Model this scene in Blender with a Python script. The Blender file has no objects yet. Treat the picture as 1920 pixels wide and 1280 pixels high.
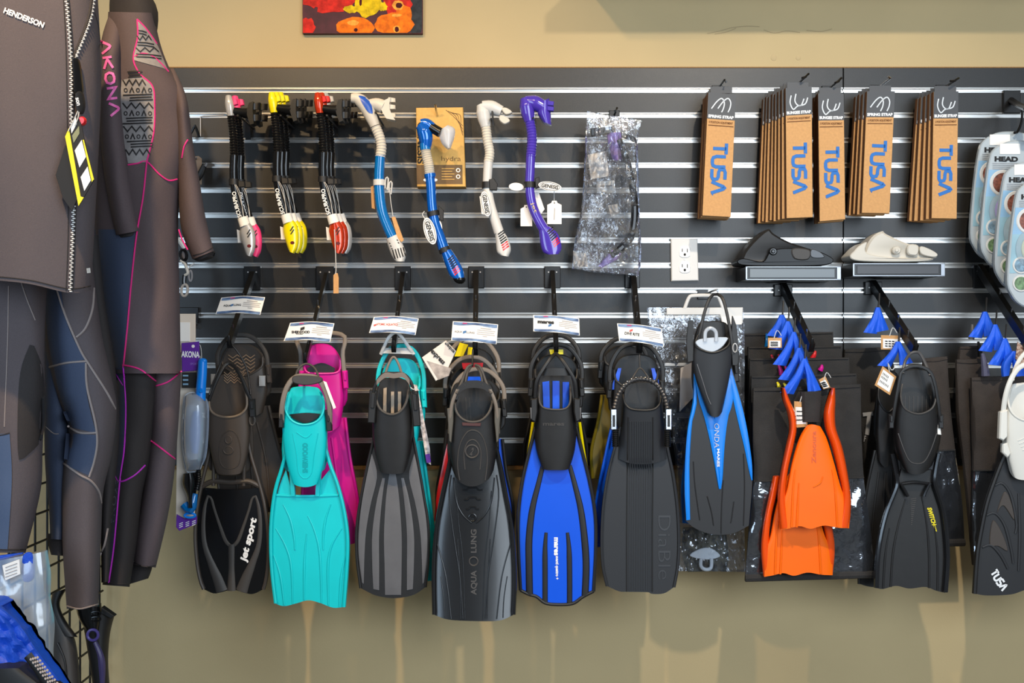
import bpy, bmesh, math, random
from mathutils import Vector, noise
from mathutils.bvhtree import BVHTree
from mathutils.geometry import tessellate_polygon
SC = bpy.context.scene
COL = SC.collection
rnd = random.Random(7)
# ---------------------------------------------------------------- camera, light, exposure
D = 3.4          # camera to slatwall face (m)
K = 1.626e-3     # metres per photo pixel on the slatwall face
ZC = 1.45        # eye height
def P(px, py, d=0.0):
    """world point seen at photo pixel (px,py) that stands d metres in front of the slatwall"""
    s = K * (D - d) / D
    return Vector(((px - 960) * s, -d, ZC - (py - 640) * s))
cam = bpy.data.objects.new('camera', bpy.data.cameras.new('camera'))
COL.objects.link(cam)
cam.location = (0, -D, ZC); cam.rotation_euler = (math.pi / 2, 0, 0)
cam.data.sensor_width = 36; cam.data.lens = 36 * D / (1920 * K); cam.data.clip_start = 0.05
SC.camera = cam
def lin(c): return tuple((x / 12.92 if x <= .04045 else ((x + .055) / 1.055) ** 2.4) for x in (v / 255 for v in c))
w = bpy.data.worlds.new('room'); SC.world = w; w.use_nodes = True
w.node_tree.nodes['Background'].inputs[0].default_value = (.80, .89, 1.0, 1)
w.node_tree.nodes['Background'].inputs[1].default_value = .15
def area(name, loc, aim, sx, sy, power, col):
    l = bpy.data.lights.new(name, 'AREA'); l.shape = 'RECTANGLE'; l.size = sx; l.size_y = sy; l.energy = power; l.color = col
    o = bpy.data.objects.new(name, l); COL.objects.link(o); o.location = loc
    o.rotation_euler = (Vector(aim) - Vector(loc)).to_track_quat('-Z', 'Y').to_euler(); return o
def spot(name, loc, aim, power, col, deg, blend=.6, r=.035):
    l = bpy.data.lights.new(name, 'SPOT'); l.energy = power; l.color = col; l.spot_size = math.radians(deg); l.spot_blend = blend; l.shadow_soft_size = r
    o = bpy.data.objects.new(name, l); COL.objects.link(o); o.location = loc
    o.rotation_euler = (Vector(aim) - Vector(loc)).to_track_quat('-Z', 'Y').to_euler(); return o
WARM = (1.0, .70, .38); MID = (1.0, .86, .68)
spot('track_light_left', (-1.0, -1.95, 3.2), (-.9, 0, .75), 165, WARM, 88, 1)
spot('track_light_middle', (-.25, -1.6, 3.15), (-.18, 0, 2.0), 46, WARM, 62, .9)
spot('track_light_right', (.85, -1.9, 3.2), (.9, 0, .8), 150, MID, 92, 1)
area('window_daylight_left', (-2.7, -4.4, 1.9), (-.7, 0, 1.2), 1.6, 2.2, 62, (.60, .79, 1.0))
area('window_daylight_right', (1.7, -4.4, 2.1), (.6, 0, 1.2), 2.4, 2.2, 118, (.76, .88, 1.0))
SC.view_settings.view_transform = 'Standard'; SC.view_settings.look = 'None'
SC.view_settings.exposure = 0.12; SC.view_settings.gamma = 1; SC.view_settings.use_curve_mapping = False

# ---------------------------------------------------------------- materials
MATS = {}
def mat(name, rgb, rough=.5, metal=0, spec=.5, bump=0, scale=400, vary=0, vscale=60, coat=0, trans=0, alpha=1, rgb2=None, stretch=None):
    if name in MATS: return MATS[name]
    m = bpy.data.materials.new(name); m.use_nodes = True; nt = m.node_tree; b = nt.nodes['Principled BSDF']
    c = lin(rgb) + (1,)
    b.inputs['Base Color'].default_value = c; b.inputs['Roughness'].default_value = rough; b.inputs['Metallic'].default_value = metal
    b.inputs['Specular IOR Level'].default_value = spec; b.inputs['Coat Weight'].default_value = coat; b.inputs['Coat Roughness'].default_value = .08
    b.inputs['Transmission Weight'].default_value = trans; b.inputs['Alpha'].default_value = alpha
    tc = None
    def coord():
        nonlocal tc
        if tc is None:
            tc = nt.nodes.new('ShaderNodeTexCoord')
            if stretch:
                mp = nt.nodes.new('ShaderNodeMapping'); mp.inputs['Scale'].default_value = stretch
                nt.links.new(tc.outputs['Object'], mp.inputs[0]); tc = mp
        return tc.outputs['Vector'] if stretch else tc.outputs['Object']
    if vary or rgb2:
        n = nt.nodes.new('ShaderNodeTexNoise'); n.inputs['Scale'].default_value = vscale; n.inputs['Detail'].default_value = 4
        nt.links.new(coord(), n.inputs['Vector'])
        r = nt.nodes.new('ShaderNodeValToRGB'); nt.links.new(n.outputs['Fac'], r.inputs[0])
        r.color_ramp.elements[0].position = .35; r.color_ramp.elements[1].position = .65
        hi = lin(rgb2) + (1,) if rgb2 else tuple(min(1, x * (1 + vary)) for x in c[:3]) + (1,)
        lo = c if rgb2 else tuple(x * (1 - vary) for x in c[:3]) + (1,)
        r.color_ramp.elements[0].color = lo; r.color_ramp.elements[1].color = hi
        nt.links.new(r.outputs[0], b.inputs['Base Color'])
    if bump:
        n = nt.nodes.new('ShaderNodeTexNoise'); n.inputs['Scale'].default_value = scale; n.inputs['Detail'].default_value = 3
        nt.links.new(coord(), n.inputs['Vector'])
        bp = nt.nodes.new('ShaderNodeBump'); bp.inputs['Strength'].default_value = bump; bp.inputs['Distance'].default_value = .004
        nt.links.new(n.outputs['Fac'], bp.inputs['Height']); nt.links.new(bp.outputs[0], b.inputs['Normal'])
    MATS[name] = m; return m
def film(name, tint=(235, 240, 245), dens=.10, rough=.12, bump=.6, scale=60, spec=.9, ior=2.0):
    """thin clear plastic: mostly see-through with glossy wrinkles"""
    if name in MATS: return MATS[name]
    m = mat(name, tint, rough=rough, spec=spec, bump=bump, scale=scale, coat=.5)
    m.node_tree.nodes['Principled BSDF'].inputs['Alpha'].default_value = dens
    nt = m.node_tree; out = [n for n in nt.nodes if n.type == 'OUTPUT_MATERIAL'][0]
    gl = nt.nodes.new('ShaderNodeBsdfGlossy'); gl.inputs['Roughness'].default_value = rough; gl.inputs['Color'].default_value = (.9, .93, 1, 1)
    bp = [n for n in nt.nodes if n.type == 'BUMP'][0]; nt.links.new(bp.outputs[0], gl.inputs['Normal'])
    mx = nt.nodes.new('ShaderNodeMixShader'); fr = nt.nodes.new('ShaderNodeFresnel'); fr.inputs[0].default_value = ior
    nt.links.new(bp.outputs[0], fr.inputs['Normal'])
    nt.links.new(fr.outputs[0], mx.inputs[0]); nt.links.new(nt.nodes['Principled BSDF'].outputs[0], mx.inputs[1]); nt.links.new(gl.outputs[0], mx.inputs[2])
    nt.links.new(mx.outputs[0], out.inputs[0]); return m
PAINT = mat('beige_paint', (190, 168, 124), rough=.75, vary=.03, vscale=3, bump=.08, scale=180)
LAM = mat('charcoal_laminate', (25, 24, 23), rough=.38, spec=.5, rgb2=(34, 33, 32), vscale=420, bump=.10, scale=500)
ALU = mat('brushed_aluminium', (206, 204, 200), rough=.28, metal=.9, vary=.05, vscale=30, stretch=(.1, 3, 8))
WOODEDGE = mat('particle_board_edge', (150, 112, 66), rough=.8, vary=.2, vscale=300)
BLACK = mat('black_rubber', (27, 26, 26), rough=.5, bump=.06, scale=700, vary=.10, vscale=40)
BLACKG = mat('black_gloss', (16, 16, 17), rough=.2, spec=.45)
BLACKS = mat('black_satin_metal', (22, 21, 21), rough=.34, metal=.2)
DKGREY = mat('dark_grey_rubber', (62, 59, 57), rough=.55, bump=.05, scale=700)
GREY = mat('grey_composite', (94, 93, 95), rough=.5, bump=.05, scale=500, vary=.06, vscale=20)
SILV = mat('silver_plastic', (186, 184, 182), rough=.28, metal=.25, coat=.4)
CHROME = mat('chrome', (196, 198, 202), rough=.22, metal=1)
WHITE = mat('white_plastic', (206, 204, 200), rough=.35)
BONE = mat('bone_silicone', (204, 197, 184), rough=.45)
PAPER = mat('white_card', (240, 236, 230), rough=.7)
GREYINK = mat('grey_ink', (140, 138, 140), rough=.8)
INK = mat('black_ink', (22, 22, 24), rough=.7)
WINK = mat('white_ink', (242, 242, 242), rough=.6)
RED = mat('red_plastic', (206, 26, 32), rough=.3, coat=.3)
ORANGE = mat('orange_blade', (255, 108, 0), rough=.42, spec=.3, vary=.04, vscale=8)
ORANGER = mat('orange_red_rail', (240, 80, 6), rough=.22, coat=.5)
YEL = mat('yellow_plastic', (240, 222, 0), rough=.28, coat=.3)
TURQ = mat('turquoise_rubber', (0, 200, 206), rough=.42, vary=.03, vscale=10)
MAGENTA = mat('magenta_rubber', (206, 0, 140), rough=.42, vary=.03, vscale=10)
BLUE = mat('cobalt_blade', (0, 84, 222), rough=.34, vary=.03, vscale=8)
AZURE = mat('azure_blade', (0, 128, 232), rough=.33, vary=.03, vscale=8)
STRAPB = mat('blue_nylon', (22, 92, 224), rough=.55, bump=.2, scale=500)
SBLUE = mat('snorkel_blue', (0, 104, 176), rough=.14, coat=.6)
MBLUE = mat('metallic_blue', (0, 92, 190), rough=.15, coat=.7, metal=.25)
PURP = mat('purple_plastic', (72, 52, 168), rough=.16, coat=.6)
LILAC = mat('lilac_plastic', (150, 122, 205), rough=.3)
ORM = mat('metallic_orange', (206, 58, 16), rough=.16, metal=.35, coat=.6)
PINK = mat('pink_plastic', (255, 66, 128), rough=.4)
KRAFT = mat('kraft_card', (200, 150, 96), rough=.8, vary=.06, vscale=140, bump=.1, scale=300)
KRAFTD = mat('kraft_shade_and_ink', (112, 70, 36), rough=.85, vary=.08, vscale=90)
KRAFTY = mat('kraft_yellow', (214, 168, 92), rough=.75, vary=.05, vscale=120)
KRAFTB = mat('printed_brown', (112, 88, 58), rough=.75)
CHAR = mat('charcoal_print', (66, 68, 72), rough=.55)
NEO = mat('charcoal_neoprene', (88, 80, 82), rough=.82, bump=.25, scale=900, vary=.10, vscale=700, spec=.25)
NEO2 = mat('plum_grey_neoprene', (90, 78, 80), rough=.82, bump=.25, scale=900, vary=.10, vscale=700, spec=.25)
NEOB = mat('black_neoprene', (50, 46, 46), rough=.8, bump=.25, scale=900, vary=.10, vscale=700, spec=.3)
NAVY = mat('navy_neoprene', (62, 72, 94), rough=.7, bump=.25, scale=900, vary=.10, vscale=700, spec=.3)
CHEST = mat('grey_printed_panel', (142, 137, 136), rough=.5, bump=.2, scale=500, vary=.10, vscale=90)
PINKT = mat('pink_thread', (232, 40, 132), rough=.7)
MAGT = mat('violet_thread', (188, 40, 190), rough=.7)
GREYT = mat('grey_piping', (142, 130, 126), rough=.7)
MESHB = mat('black_mesh_fabric', (44, 42, 41), rough=.9, bump=.5, scale=420, vary=.12, vscale=25)
MESHBR = mat('brown_black_fabric', (58, 50, 45), rough=.85, bump=.5, scale=420, vary=.12, vscale=25)
VINYL = film('smoky_clear_vinyl', (70, 72, 76), .35, .07, .8, 26)
CLEAR = film('clear_crinkle_film', (236, 240, 245), .07, .07, 1.0, 45)
FROST = mat('frosted_clear_plastic', (206, 214, 224), rough=.25, alpha=.62, coat=.3)
CLEARB = film('clear_blue_case', (205, 220, 240), .46, .12, .15, 20, ior=1.5)
PACKBLUE = mat('pale_blue_pack', (128, 166, 196), rough=.3, coat=.3, vary=.12, vscale=9)
PACKGREY = mat('pale_grey_pack', (172, 180, 184), rough=.3, coat=.3)
BLUEINK = mat('blue_ink', (38, 108, 184), rough=.7)
NAVYINK = mat('navy_wave_ink', (36, 62, 104), rough=.6, rgb2=(120, 150, 190), vscale=30, stretch=(1, 1, 5))
LINEINK = mat('faint_line_ink', (176, 170, 166), rough=.8)
YELINK = mat('yellow_ink', (238, 216, 10), rough=.5)
PURPINK = mat('purple_ink', (92, 36, 150), rough=.5)
GREENINK = mat('green_ink', (104, 134, 96), rough=.5, vary=.4, vscale=120)
REDINK = mat('dark_red_ink', (140, 40, 44), rough=.5)
BLUEBAG = mat('royal_blue_nylon', (10, 70, 190), rough=.5, bump=.3, scale=160, vary=.08, vscale=20)
WIREM = mat('black_wire', (20, 19, 18), rough=.45, metal=.3)
PLY = film('milky_polythene', (190, 208, 226), .42, .18, .35, 22, ior=1.5)
CONCRETE = mat('grey_carpet', (96, 92, 86), rough=.95, vary=.15, vscale=200)
CEILM = mat('off_white_ceiling', (196, 190, 178), rough=.9)

# ---------------------------------------------------------------- mesh kit
def cr(pts, closed=False, k=10):
    pts = [tuple(map(float, p)) for p in pts]; n = len(pts); out = []
    if n == 2 and not closed: 
        return [tuple(a + (b - a) * i / k for a, b in zip(*pts)) for i in range(k + 1)]
    segs = n if closed else n - 1
    for i in range(segs):
        if closed: p0, p1, p2, p3 = (pts[(i + j - 1) % n] for j in range(4))
        else: p0, p1, p2, p3 = pts[max(i - 1, 0)], pts[i], pts[i + 1], pts[min(i + 2, n - 1)]
        for s in range(k):
            t = s / k
            out.append(tuple(.5 * ((2 * b) + (c - a) * t + (2 * a - 5 * b + 4 * c - e) * t * t + (3 * b - a - 3 * c + e) * t ** 3) for a, b, c, e in zip(p0, p1, p2, p3)))
    if not closed: out.append(pts[-1])
    return out
def E(pts, smooth=True):
    """arc-length evaluator of a polyline / Catmull-Rom curve"""
    q = cr(pts) if smooth else [tuple(map(float, p)) for p in pts]
    L = [0]
    for a, b in zip(q, q[1:]): L.append(L[-1] + math.dist(a, b))
    T = L[-1] or 1
    def f(t):
        s = min(max(t, 0), 1) * T; lo, hi = 0, len(L) - 1
        while hi - lo > 1:
            m = (lo + hi) // 2
            if L[m] <= s: lo = m
            else: hi = m
        r = (s - L[lo]) / ((L[hi] - L[lo]) or 1)
        return tuple(x + (y - x) * r for x, y in zip(q[lo], q[hi]))
    return f
def ev(pts, n, smooth=True):
    f = E(pts, smooth); return [f(i / (n - 1)) for i in range(n)]
def ruled(L, R, smooth=True):
    l, r = E(L, smooth), E(R, smooth)
    return lambda u, v: tuple(a + (b - a) * u for a, b in zip(l(v), r(v)))
def rows(rr):
    """(py, xl, xr) stations -> ruled map"""
    f = E([(y, a, b) for y, a, b in rr]); 
    def g(u, v):
        y, a, b = f(v); return (a + (b - a) * u, y)
    return g
def coons(T, B, L, R, st=True):
    t, b, l, r = E(T, st), E(B, st), E(L), E(R)
    c00, c10, c01, c11 = t(0), t(1), b(0), b(1)
    def g(u, v):
        return tuple((1 - v) * t(u)[i] + v * b(u)[i] + (1 - u) * l(v)[i] + u * r(v)[i]
                     - ((1 - u) * (1 - v) * c00[i] + u * (1 - v) * c10[i] + (1 - u) * v * c01[i] + u * v * c11[i]) for i in range(2))
    return g
def ell(u, p=.5): return max(.0, 1 - (2 * u - 1) ** 2) ** p
class B:
    def __init__(s): s.v, s.f = [], []
    def add(s, v, f):
        o = len(s.v); s.v += [Vector(x) for x in v]; s.f += [tuple(i + o for i in q) for q in f]; return s
    def solid(s, fn, nu, nv, df, db, rounded=False):
        """closed body between a front skin and a back skin over the map fn(u,v)->pixel"""
        if not callable(df): c1 = df; df = lambda u, v: c1
        if not callable(db): c2 = db; db = lambda u, v: c2
        V = []; W = nv + 1
        for i in range(nu + 1):
            for j in range(W):
                u, v = i / nu, j / nv; x, y = fn(u, v); V.append(P(x, y, df(u, v)))
        for i in range(nu + 1):
            for j in range(W):
                q = V[i * W + j]; u, v = i / nu, j / nv; V.append(P(*fn(u, v), db(u, v)) if rounded else Vector((q.x, -db(u, v), q.z)))
        N = (nu + 1) * W; F = []
        g = lambda i, j: i * W + j
        for i in range(nu):
            for j in range(nv):
                F.append((g(i, j), g(i, j + 1), g(i + 1, j + 1), g(i + 1, j)))
                F.append((N + g(i, j), N + g(i + 1, j), N + g(i + 1, j + 1), N + g(i, j + 1)))
        for i in range(nu):
            for j in (0, nv): F.append((g(i, j), g(i + 1, j), N + g(i + 1, j), N + g(i, j)))
        for j in range(nv):
            for i in (0, nu): F.append((g(i, j), g(i, j + 1), N + g(i, j + 1), N + g(i, j)))
        return s.add(V, F)
    def limb(s, fn, d, th0, nu=14, nv=30, wr=0, wf=.02, back=1.0, taper=0):
        T = lambda v: th0 * (min(1, .1 + (v * taper) ** .6) if taper else 1)
        def off(u, v):
            x, y = fn(u, v)
            return noise.noise((x * wf, y * wf * .5, d * 9)) * wr * ell(u) if wr else 0
        return s.solid(fn, nu, nv, lambda u, v: d - (th0 - T(v)) + T(v) * max(.03, ell(u)) + off(u, v), lambda u, v: d - (th0 - T(v)) - T(v) * back * max(.03, ell(u)), True)
    def plate(s, pts, d, t, bev=1.0, smooth=False, closed_k=6):
        """outline plate in pixels with a chamfered front edge; d may be a function of the pixel"""
        q = cr(pts, True, closed_k) if smooth else [tuple(map(float, p)) for p in pts]
        q = [(a, b) for a, b in q]; n = len(q)
        A = sum(q[i][0] * q[(i + 1) % n][1] - q[(i + 1) % n][0] * q[i][1] for i in range(n))
        sg = 1 if A > 0 else -1; ins = []
        for i in range(n):
            (x0, y0), (x1, y1), (x2, y2) = q[i - 1], q[i], q[(i + 1) % n]
            a = (x1 - x0, y1 - y0); b = (x2 - x1, y2 - y1)
            la, lb = math.hypot(*a) or 1, math.hypot(*b) or 1
            nx, ny = -(a[1] / la + b[1] / lb), (a[0] / la + b[0] / lb); l = math.hypot(nx, ny) or 1
            m = min(1.6, 2 / max(l, .8)); ins.append((x1 + sg * nx / l * bev * m, y1 + sg * ny / l * bev * m))
        f = d if callable(d) else (lambda x, y: d)
        bz = min(t * .6, bev * K)
        V = [P(x, y, f(x, y)) for x, y in ins] + [P(x, y, f(x, y)) + Vector((0, bz, 0)) for x, y in q] + [P(x, y, f(x, y)) + Vector((0, t, 0)) for x, y in q]
        tri = tessellate_polygon([[Vector((x, y, 0)) for x, y in q]]); F = [tuple(t3) for t3 in tri]
        for i in range(n):
            j = (i + 1) % n
            F += [(i, j, n + j, n + i), (n + i, n + j, 2 * n + j, 2 * n + i)]
        F += [tuple(2 * n + k for k in t3) for t3 in tri]
        return s.add(V, F)
    def tubew(s, W, r, seg=8, closed=False, flat=1.0, caps=True):
        n = len(W); R = r if isinstance(r, (list, tuple)) else [r] * n
        V, F = [], []
        for i in range(n):
            a, b = (W[i - 1], W[(i + 1) % n]) if closed else (W[max(i - 1, 0)], W[min(i + 1, n - 1)])
            t = (b - a).normalized() if (b - a).length > 1e-9 else Vector((0, 0, 1))
            e = t.cross(Vector((0, 1, 0)))
            if e.length < .25: e = t.cross(Vector((0, 0, 1)))
            e.normalize(); g = t.cross(e).normalized()
            for k in range(seg):
                an = 2 * math.pi * k / seg; V.append(W[i] + e * (math.cos(an) * R[i]) + g * (math.sin(an) * R[i] * flat))
        for i in range(n if closed else n - 1):
            for k in range(seg):
                a, b = i * seg + k, i * seg + (k + 1) % seg; c, dd = ((i + 1) % n) * seg + k, ((i + 1) % n) * seg + (k + 1) % seg
                F.append((a, b, dd, c))
        if caps and not closed: F += [tuple(range(seg)), tuple((n - 1) * seg + k for k in range(seg))]
        return s.add(V, F)
    def tube(s, pts, r, n=None, seg=8, closed=False, flat=1.0, smooth=True, ring=0, amp=.12):
        """pts (px,py,d); r in photo pixels (scalar or list over the length); ring>0 makes a corrugated hose"""
        n = n or max(6, len(pts) * 5)
        if ring: n = ring * 4 + 1
        q = cr(pts, True, max(2, n // len(pts))) if closed else ev(pts, n, smooth)
        W = [P(*p) for p in q]; m = len(W)
        if isinstance(r, (list, tuple)):
            rf = E([(x, 0) for x in r], False) if False else None
            rr = []
            for i in range(m):
                x = i / (m - 1) * (len(r) - 1); k = min(int(x), len(r) - 2); rr.append(r[k] + (r[k + 1] - r[k]) * (x - k))
        else: rr = [r] * m
        if ring: rr = [a * (1 + amp * (1, 0, -1, 0)[i % 4]) for i, a in enumerate(rr)]
        return s.tubew(W, [a * K * (D - p[2]) / D for a, p in zip(rr, q)], seg, closed, flat)
    def box(s, x0, x1, y0, y1, d, t, bev=1.0): return s.plate([(x0, y0), (x1, y0), (x1, y1), (x0, y1)], d, t, bev)
    def boxw(s, x0, x1, d0, d1, z0, z1):
        V = [(x, -d, z) for x in (x0, x1) for d in (d0, d1) for z in (z0, z1)]
        return s.add(V, [(0, 1, 3, 2), (4, 6, 7, 5), (0, 4, 5, 1), (2, 3, 7, 6), (0, 2, 6, 4), (1, 5, 7, 3)])
    def disc(s, cx, cy, rx, ry, d, t, n=20, bev=1.0, rot=0):
        c, sn = math.cos(rot), math.sin(rot); pts = []
        for i in range(n):
            a = 2 * math.pi * i / n; x, y = rx * math.cos(a), ry * math.sin(a); pts.append((cx + x * c - y * sn, cy + x * sn + y * c))
        return s.plate(pts, d, t, bev)
    def ring(s, cx, cy, rx, ry, d, r, n=24, flat=1.0, rot=0):
        c, sn = math.cos(rot), math.sin(rot); pts = []
        for i in range(n):
            a = 2 * math.pi * i / n; x, y = rx * math.cos(a), ry * math.sin(a); pts.append((cx + x * c - y * sn, cy + x * sn + y * c, d))
        W = [P(*p) for p in pts]; return s.tubew(W, r * K, 7, True, flat)
    def blob(s, cx, cy, rx, ry, d, dd, nu=12, nv=10, rot=0):
        """ellipsoid; rx,ry in pixels, dd its half depth in metres"""
        c, sn = math.cos(rot), math.sin(rot); V, F = [], []
        for j in range(nv + 1):
            ph = math.pi * j / nv
            for i in range(nu):
                th = 2 * math.pi * i / nu
                x, y, z = rx * math.sin(ph) * math.cos(th), -ry * math.cos(ph), dd * math.sin(ph) * math.sin(th)
                V.append(P(cx + x * c - y * sn, cy + x * sn + y * c, d + z))
        for j in range(nv):
            for i in range(nu):
                a, b = j * nu + i, j * nu + (i + 1) % nu; F.append((a, b, b + nu, a + nu))
        return s.add(V, F)
    def out(s, name, m, parent=None, label=None, kind=None, noise_amp=0):
        loc = parent['_w'] if parent is not None else None
        org = Vector(loc) if loc is not None else Vector((0, 0, 0))
        me = bpy.data.meshes.new(name); me.from_pydata([v - org for v in s.v], [], s.f)
        bm = bmesh.new(); bm.from_mesh(me); bmesh.ops.remove_doubles(bm, verts=bm.verts, dist=1e-6)
        bmesh.ops.recalc_face_normals(bm, faces=bm.faces)
        for f in bm.faces: f.smooth = True
        if any(len(e.link_faces) == 1 for e in bm.edges) and sum(f.normal.y * f.calc_area() for f in bm.faces) > 0: bmesh.ops.reverse_faces(bm, faces=bm.faces)
        for e in bm.edges:
            if len(e.link_faces) == 2 and e.calc_face_angle(0) > .62: e.smooth = False
        bm.to_mesh(me); bm.free()
        me.materials.append(m); o = bpy.data.objects.new(name, me); COL.objects.link(o)
        if parent is not None: o.parent = parent
        o['_w'] = list(org)
        if label: o['label'] = label
        if kind: o['kind'] = kind
        return o
def thing(name, label, cat, px, py, d, group=None):
    o = bpy.data.objects.new(name, None); COL.objects.link(o); p = P(px, py, d); o.location = p; o['_w'] = list(p)
    o.empty_display_size = .02; o['label'] = label; o['category'] = cat
    if group: o['group'] = group
    return o
def single(b, name, m, label, cat, group=None):
    o = b.out(name, m); o['label'] = label; o['category'] = cat
    if group: o['group'] = group
    return o
def struct(b, name, m, label):
    o = b.out(name, m); o['kind'] = 'structure'; o['label'] = label; o['category'] = name.split('_')[0]; return o
def dup(root, dx=0, dd=0, dz=0, label=None, roll=0, yaw=0):
    def cp(o, par):
        c = o.copy(); COL.objects.link(c)
        if par is not None: c.parent = par
        for ch in list(o.children): cp(ch, c)
        return c
    r = cp(root, None); r.location = root.location + Vector((dx, -dd, dz)); r.rotation_euler = (0, roll, yaw)
    if label: r['label'] = label
    return r
CAMP = Vector((0, -D, ZC))
def surf(*bs, fallback=None):
    v, f = [], []
    for b in bs:
        o = len(v); v += b.v; f += [tuple(i + o for i in q) for q in b.f]
    t = BVHTree.FromPolygons(v, f); dm = -min(q.y for q in v)
    def g(px, py):
        h = t.ray_cast(CAMP, (P(px, py, 0) - CAMP).normalized())[0]
        if h is None: h = t.find_nearest(P(px, py, dm))[0]
        return -h.y
    return g
def seam(b, pts, S, r=1.3, n=None, lift=.4):
    q = ev(pts, n or max(8, int(len(pts) * 7)))
    c = K * r * lift
    return b.tube([(x, y, S(x, y) + c) for x, y in q], r, n=len(q), seg=6, smooth=False)
def ribbon(b, pts, S, wd, off=.0012, smooth=False, n=None):
    """flat printed stroke of width wd px lying on S"""
    q = ev(pts, n or (len(pts) * 6 if smooth else 2 * len(pts)), True) if smooth else [tuple(p) for p in pts]
    if callable(S) and not smooth:
        z = [q[0]]
        for a, c in zip(q, q[1:]):
            k = max(1, int(math.dist(a, c) / 3)); z += [(a[0] + (c[0] - a[0]) * i / k, a[1] + (c[1] - a[1]) * i / k) for i in range(1, k + 1)]
        q = z
    V, F = [], []; m = len(q)
    for i in range(m):
        a, c = q[max(i - 1, 0)], q[min(i + 1, m - 1)]
        tx, ty = c[0] - a[0], c[1] - a[1]; l = math.hypot(tx, ty) or 1; nx, ny = -ty / l * wd / 2, tx / l * wd / 2
        if 0 < i < m - 1:
            p0, p1, p2 = q[i - 1], q[i], q[i + 1]; a1 = math.atan2(p1[1] - p0[1], p1[0] - p0[0]); a2 = math.atan2(p2[1] - p1[1], p2[0] - p1[0])
            k = 1 / max(.5, math.cos((a2 - a1) / 2) if abs(a2 - a1) < 3 else 1); nx *= k; ny *= k
        for sgn in (1, -1):
            x, y = q[i][0] + sgn * nx, q[i][1] + sgn * ny; V.append(P(x, y, (S(x, y) if callable(S) else S) + off))
    for i in range(m - 1): F.append((2 * i, 2 * i + 1, 2 * i + 3, 2 * i + 2))
    return b.add(V, F)
def quadprint(b, pts, S, off=.001, n=1):
    """flat print over a 4-corner patch, subdivided n times"""
    (a, c, e, g) = pts; V, F = [], []
    for i in range(n + 1):
        for j in range(n + 1):
            u, v = i / n, j / n
            x = (1 - v) * ((1 - u) * a[0] + u * c[0]) + v * ((1 - u) * g[0] + u * e[0]); y = (1 - v) * ((1 - u) * a[1] + u * c[1]) + v * ((1 - u) * g[1] + u * e[1])
            V.append(P(x, y, (S(x, y) if callable(S) else S) + off))
    for i in range(n):
        for j in range(n): k = i * (n + 1) + j; F.append((k, k + 1, k + n + 2, k + n + 1))
    return b.add(V, F)
_tc = {}
def glyphs(s, bold=0):
    key = (s, bold)
    if key not in _tc:
        c = bpy.data.curves.new('type', 'FONT'); c.body = s; c.size = 1; c.offset = bold; c.resolution_u = 3
        o = bpy.data.objects.new('type', c); me = o.to_mesh(); v = [(q.co.x, q.co.y) for q in me.vertices]; f = [tuple(p.vertices) for p in me.polygons]
        o.to_mesh_clear(); bpy.data.objects.remove(o); bpy.data.curves.remove(c)
        x0, x1 = min(q[0] for q in v), max(q[0] for q in v)
        _tc[key] = ([((x - x0), y / .70) for x, y in v], f, x1 - x0)
    return _tc[key]
def place(cx, cy, h, ang, W, wl, shear=0):
    c, s = math.cos(math.radians(ang)), math.sin(math.radians(ang)); k = (W / wl) if W else h * .70
    def g(x, y):
        X = (x - wl / 2) * k + shear * y * h; Y = (y - .5) * h
        return (cx + X * c + Y * s, cy + X * s - Y * c)
    return g
def text(b, s, cx, cy, h, S, ang=0, W=None, bold=.02, shear=0, off=.0014, path=None):
    v, f, wl = glyphs(s, bold)
    if path:
        e = E(path); 
        def g(x, y):
            t = .02 + .96 * x / wl; p, q = e(t - .01), e(t + .01); o = e(t); l = math.dist(p, q) or 1
            return (o[0] + (q[1] - p[1]) / l * (y - .5) * h, o[1] - (q[0] - p[0]) / l * (y - .5) * h)
    else: g = place(cx, cy, h, ang, W, wl, shear)
    V = []
    for x, y in v:
        a = g(x, y); V.append(P(a[0], a[1], (S(*a) if callable(S) else S) + off))
    return b.add(V, f)
STROKE = {'T': [[(0, 1), (1, 1)], [(.5, 1), (.5, 0)]], 'U': [[(0, 1), (0, .28), (.12, .06), (.3, 0), (.65, 0), (.85, .06), (.95, .28), (.95, 1)]],
          'S': [[(.92, 1), (.25, 1), (.06, .93), (0, .76), (.06, .58), (.25, .51), (.7, .49), (.88, .42), (.95, .25), (.88, .07), (.7, 0), (0, 0)]],
          'A': [[(0, 0), (.42, .93), (.52, 1), (.62, .93), (1.04, 0)]], 'K': [[(0, 0), (0, 1)], [(.9, 1), (.12, .5), (.9, 0)]],
          'O': [[(.45, 1), (.12, .88), (0, .5), (.12, .12), (.45, 0), (.78, .12), (.9, .5), (.78, .88), (.45, 1)]], 'N': [[(0, 0), (0, 1), (.85, 0), (.85, 1)]]}
def strokes(b, s, cx, cy, h, S, ang=0, W=None, wd=2, gap=.28, off=.0014):
    wl = sum(max(p[0] for q in STROKE[c] for p in q) + gap for c in s) - gap
    k = W / wl if W else h
    c_, s_ = math.cos(math.radians(ang)), math.sin(math.radians(ang)); x0 = 0
    for ch in s:
        for q in STROKE[ch]:
            pts = []
            for x, y in q:
                X = (x0 + x - wl / 2) * k; Y = (y - .5) * h; pts.append((cx + X * c_ + Y * s_, cy + X * s_ - Y * c_))
            ribbon(b, pts, S, wd, off)
        x0 += max(p[0] for q in STROKE[ch] for p in q) + gap
    return b
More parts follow.
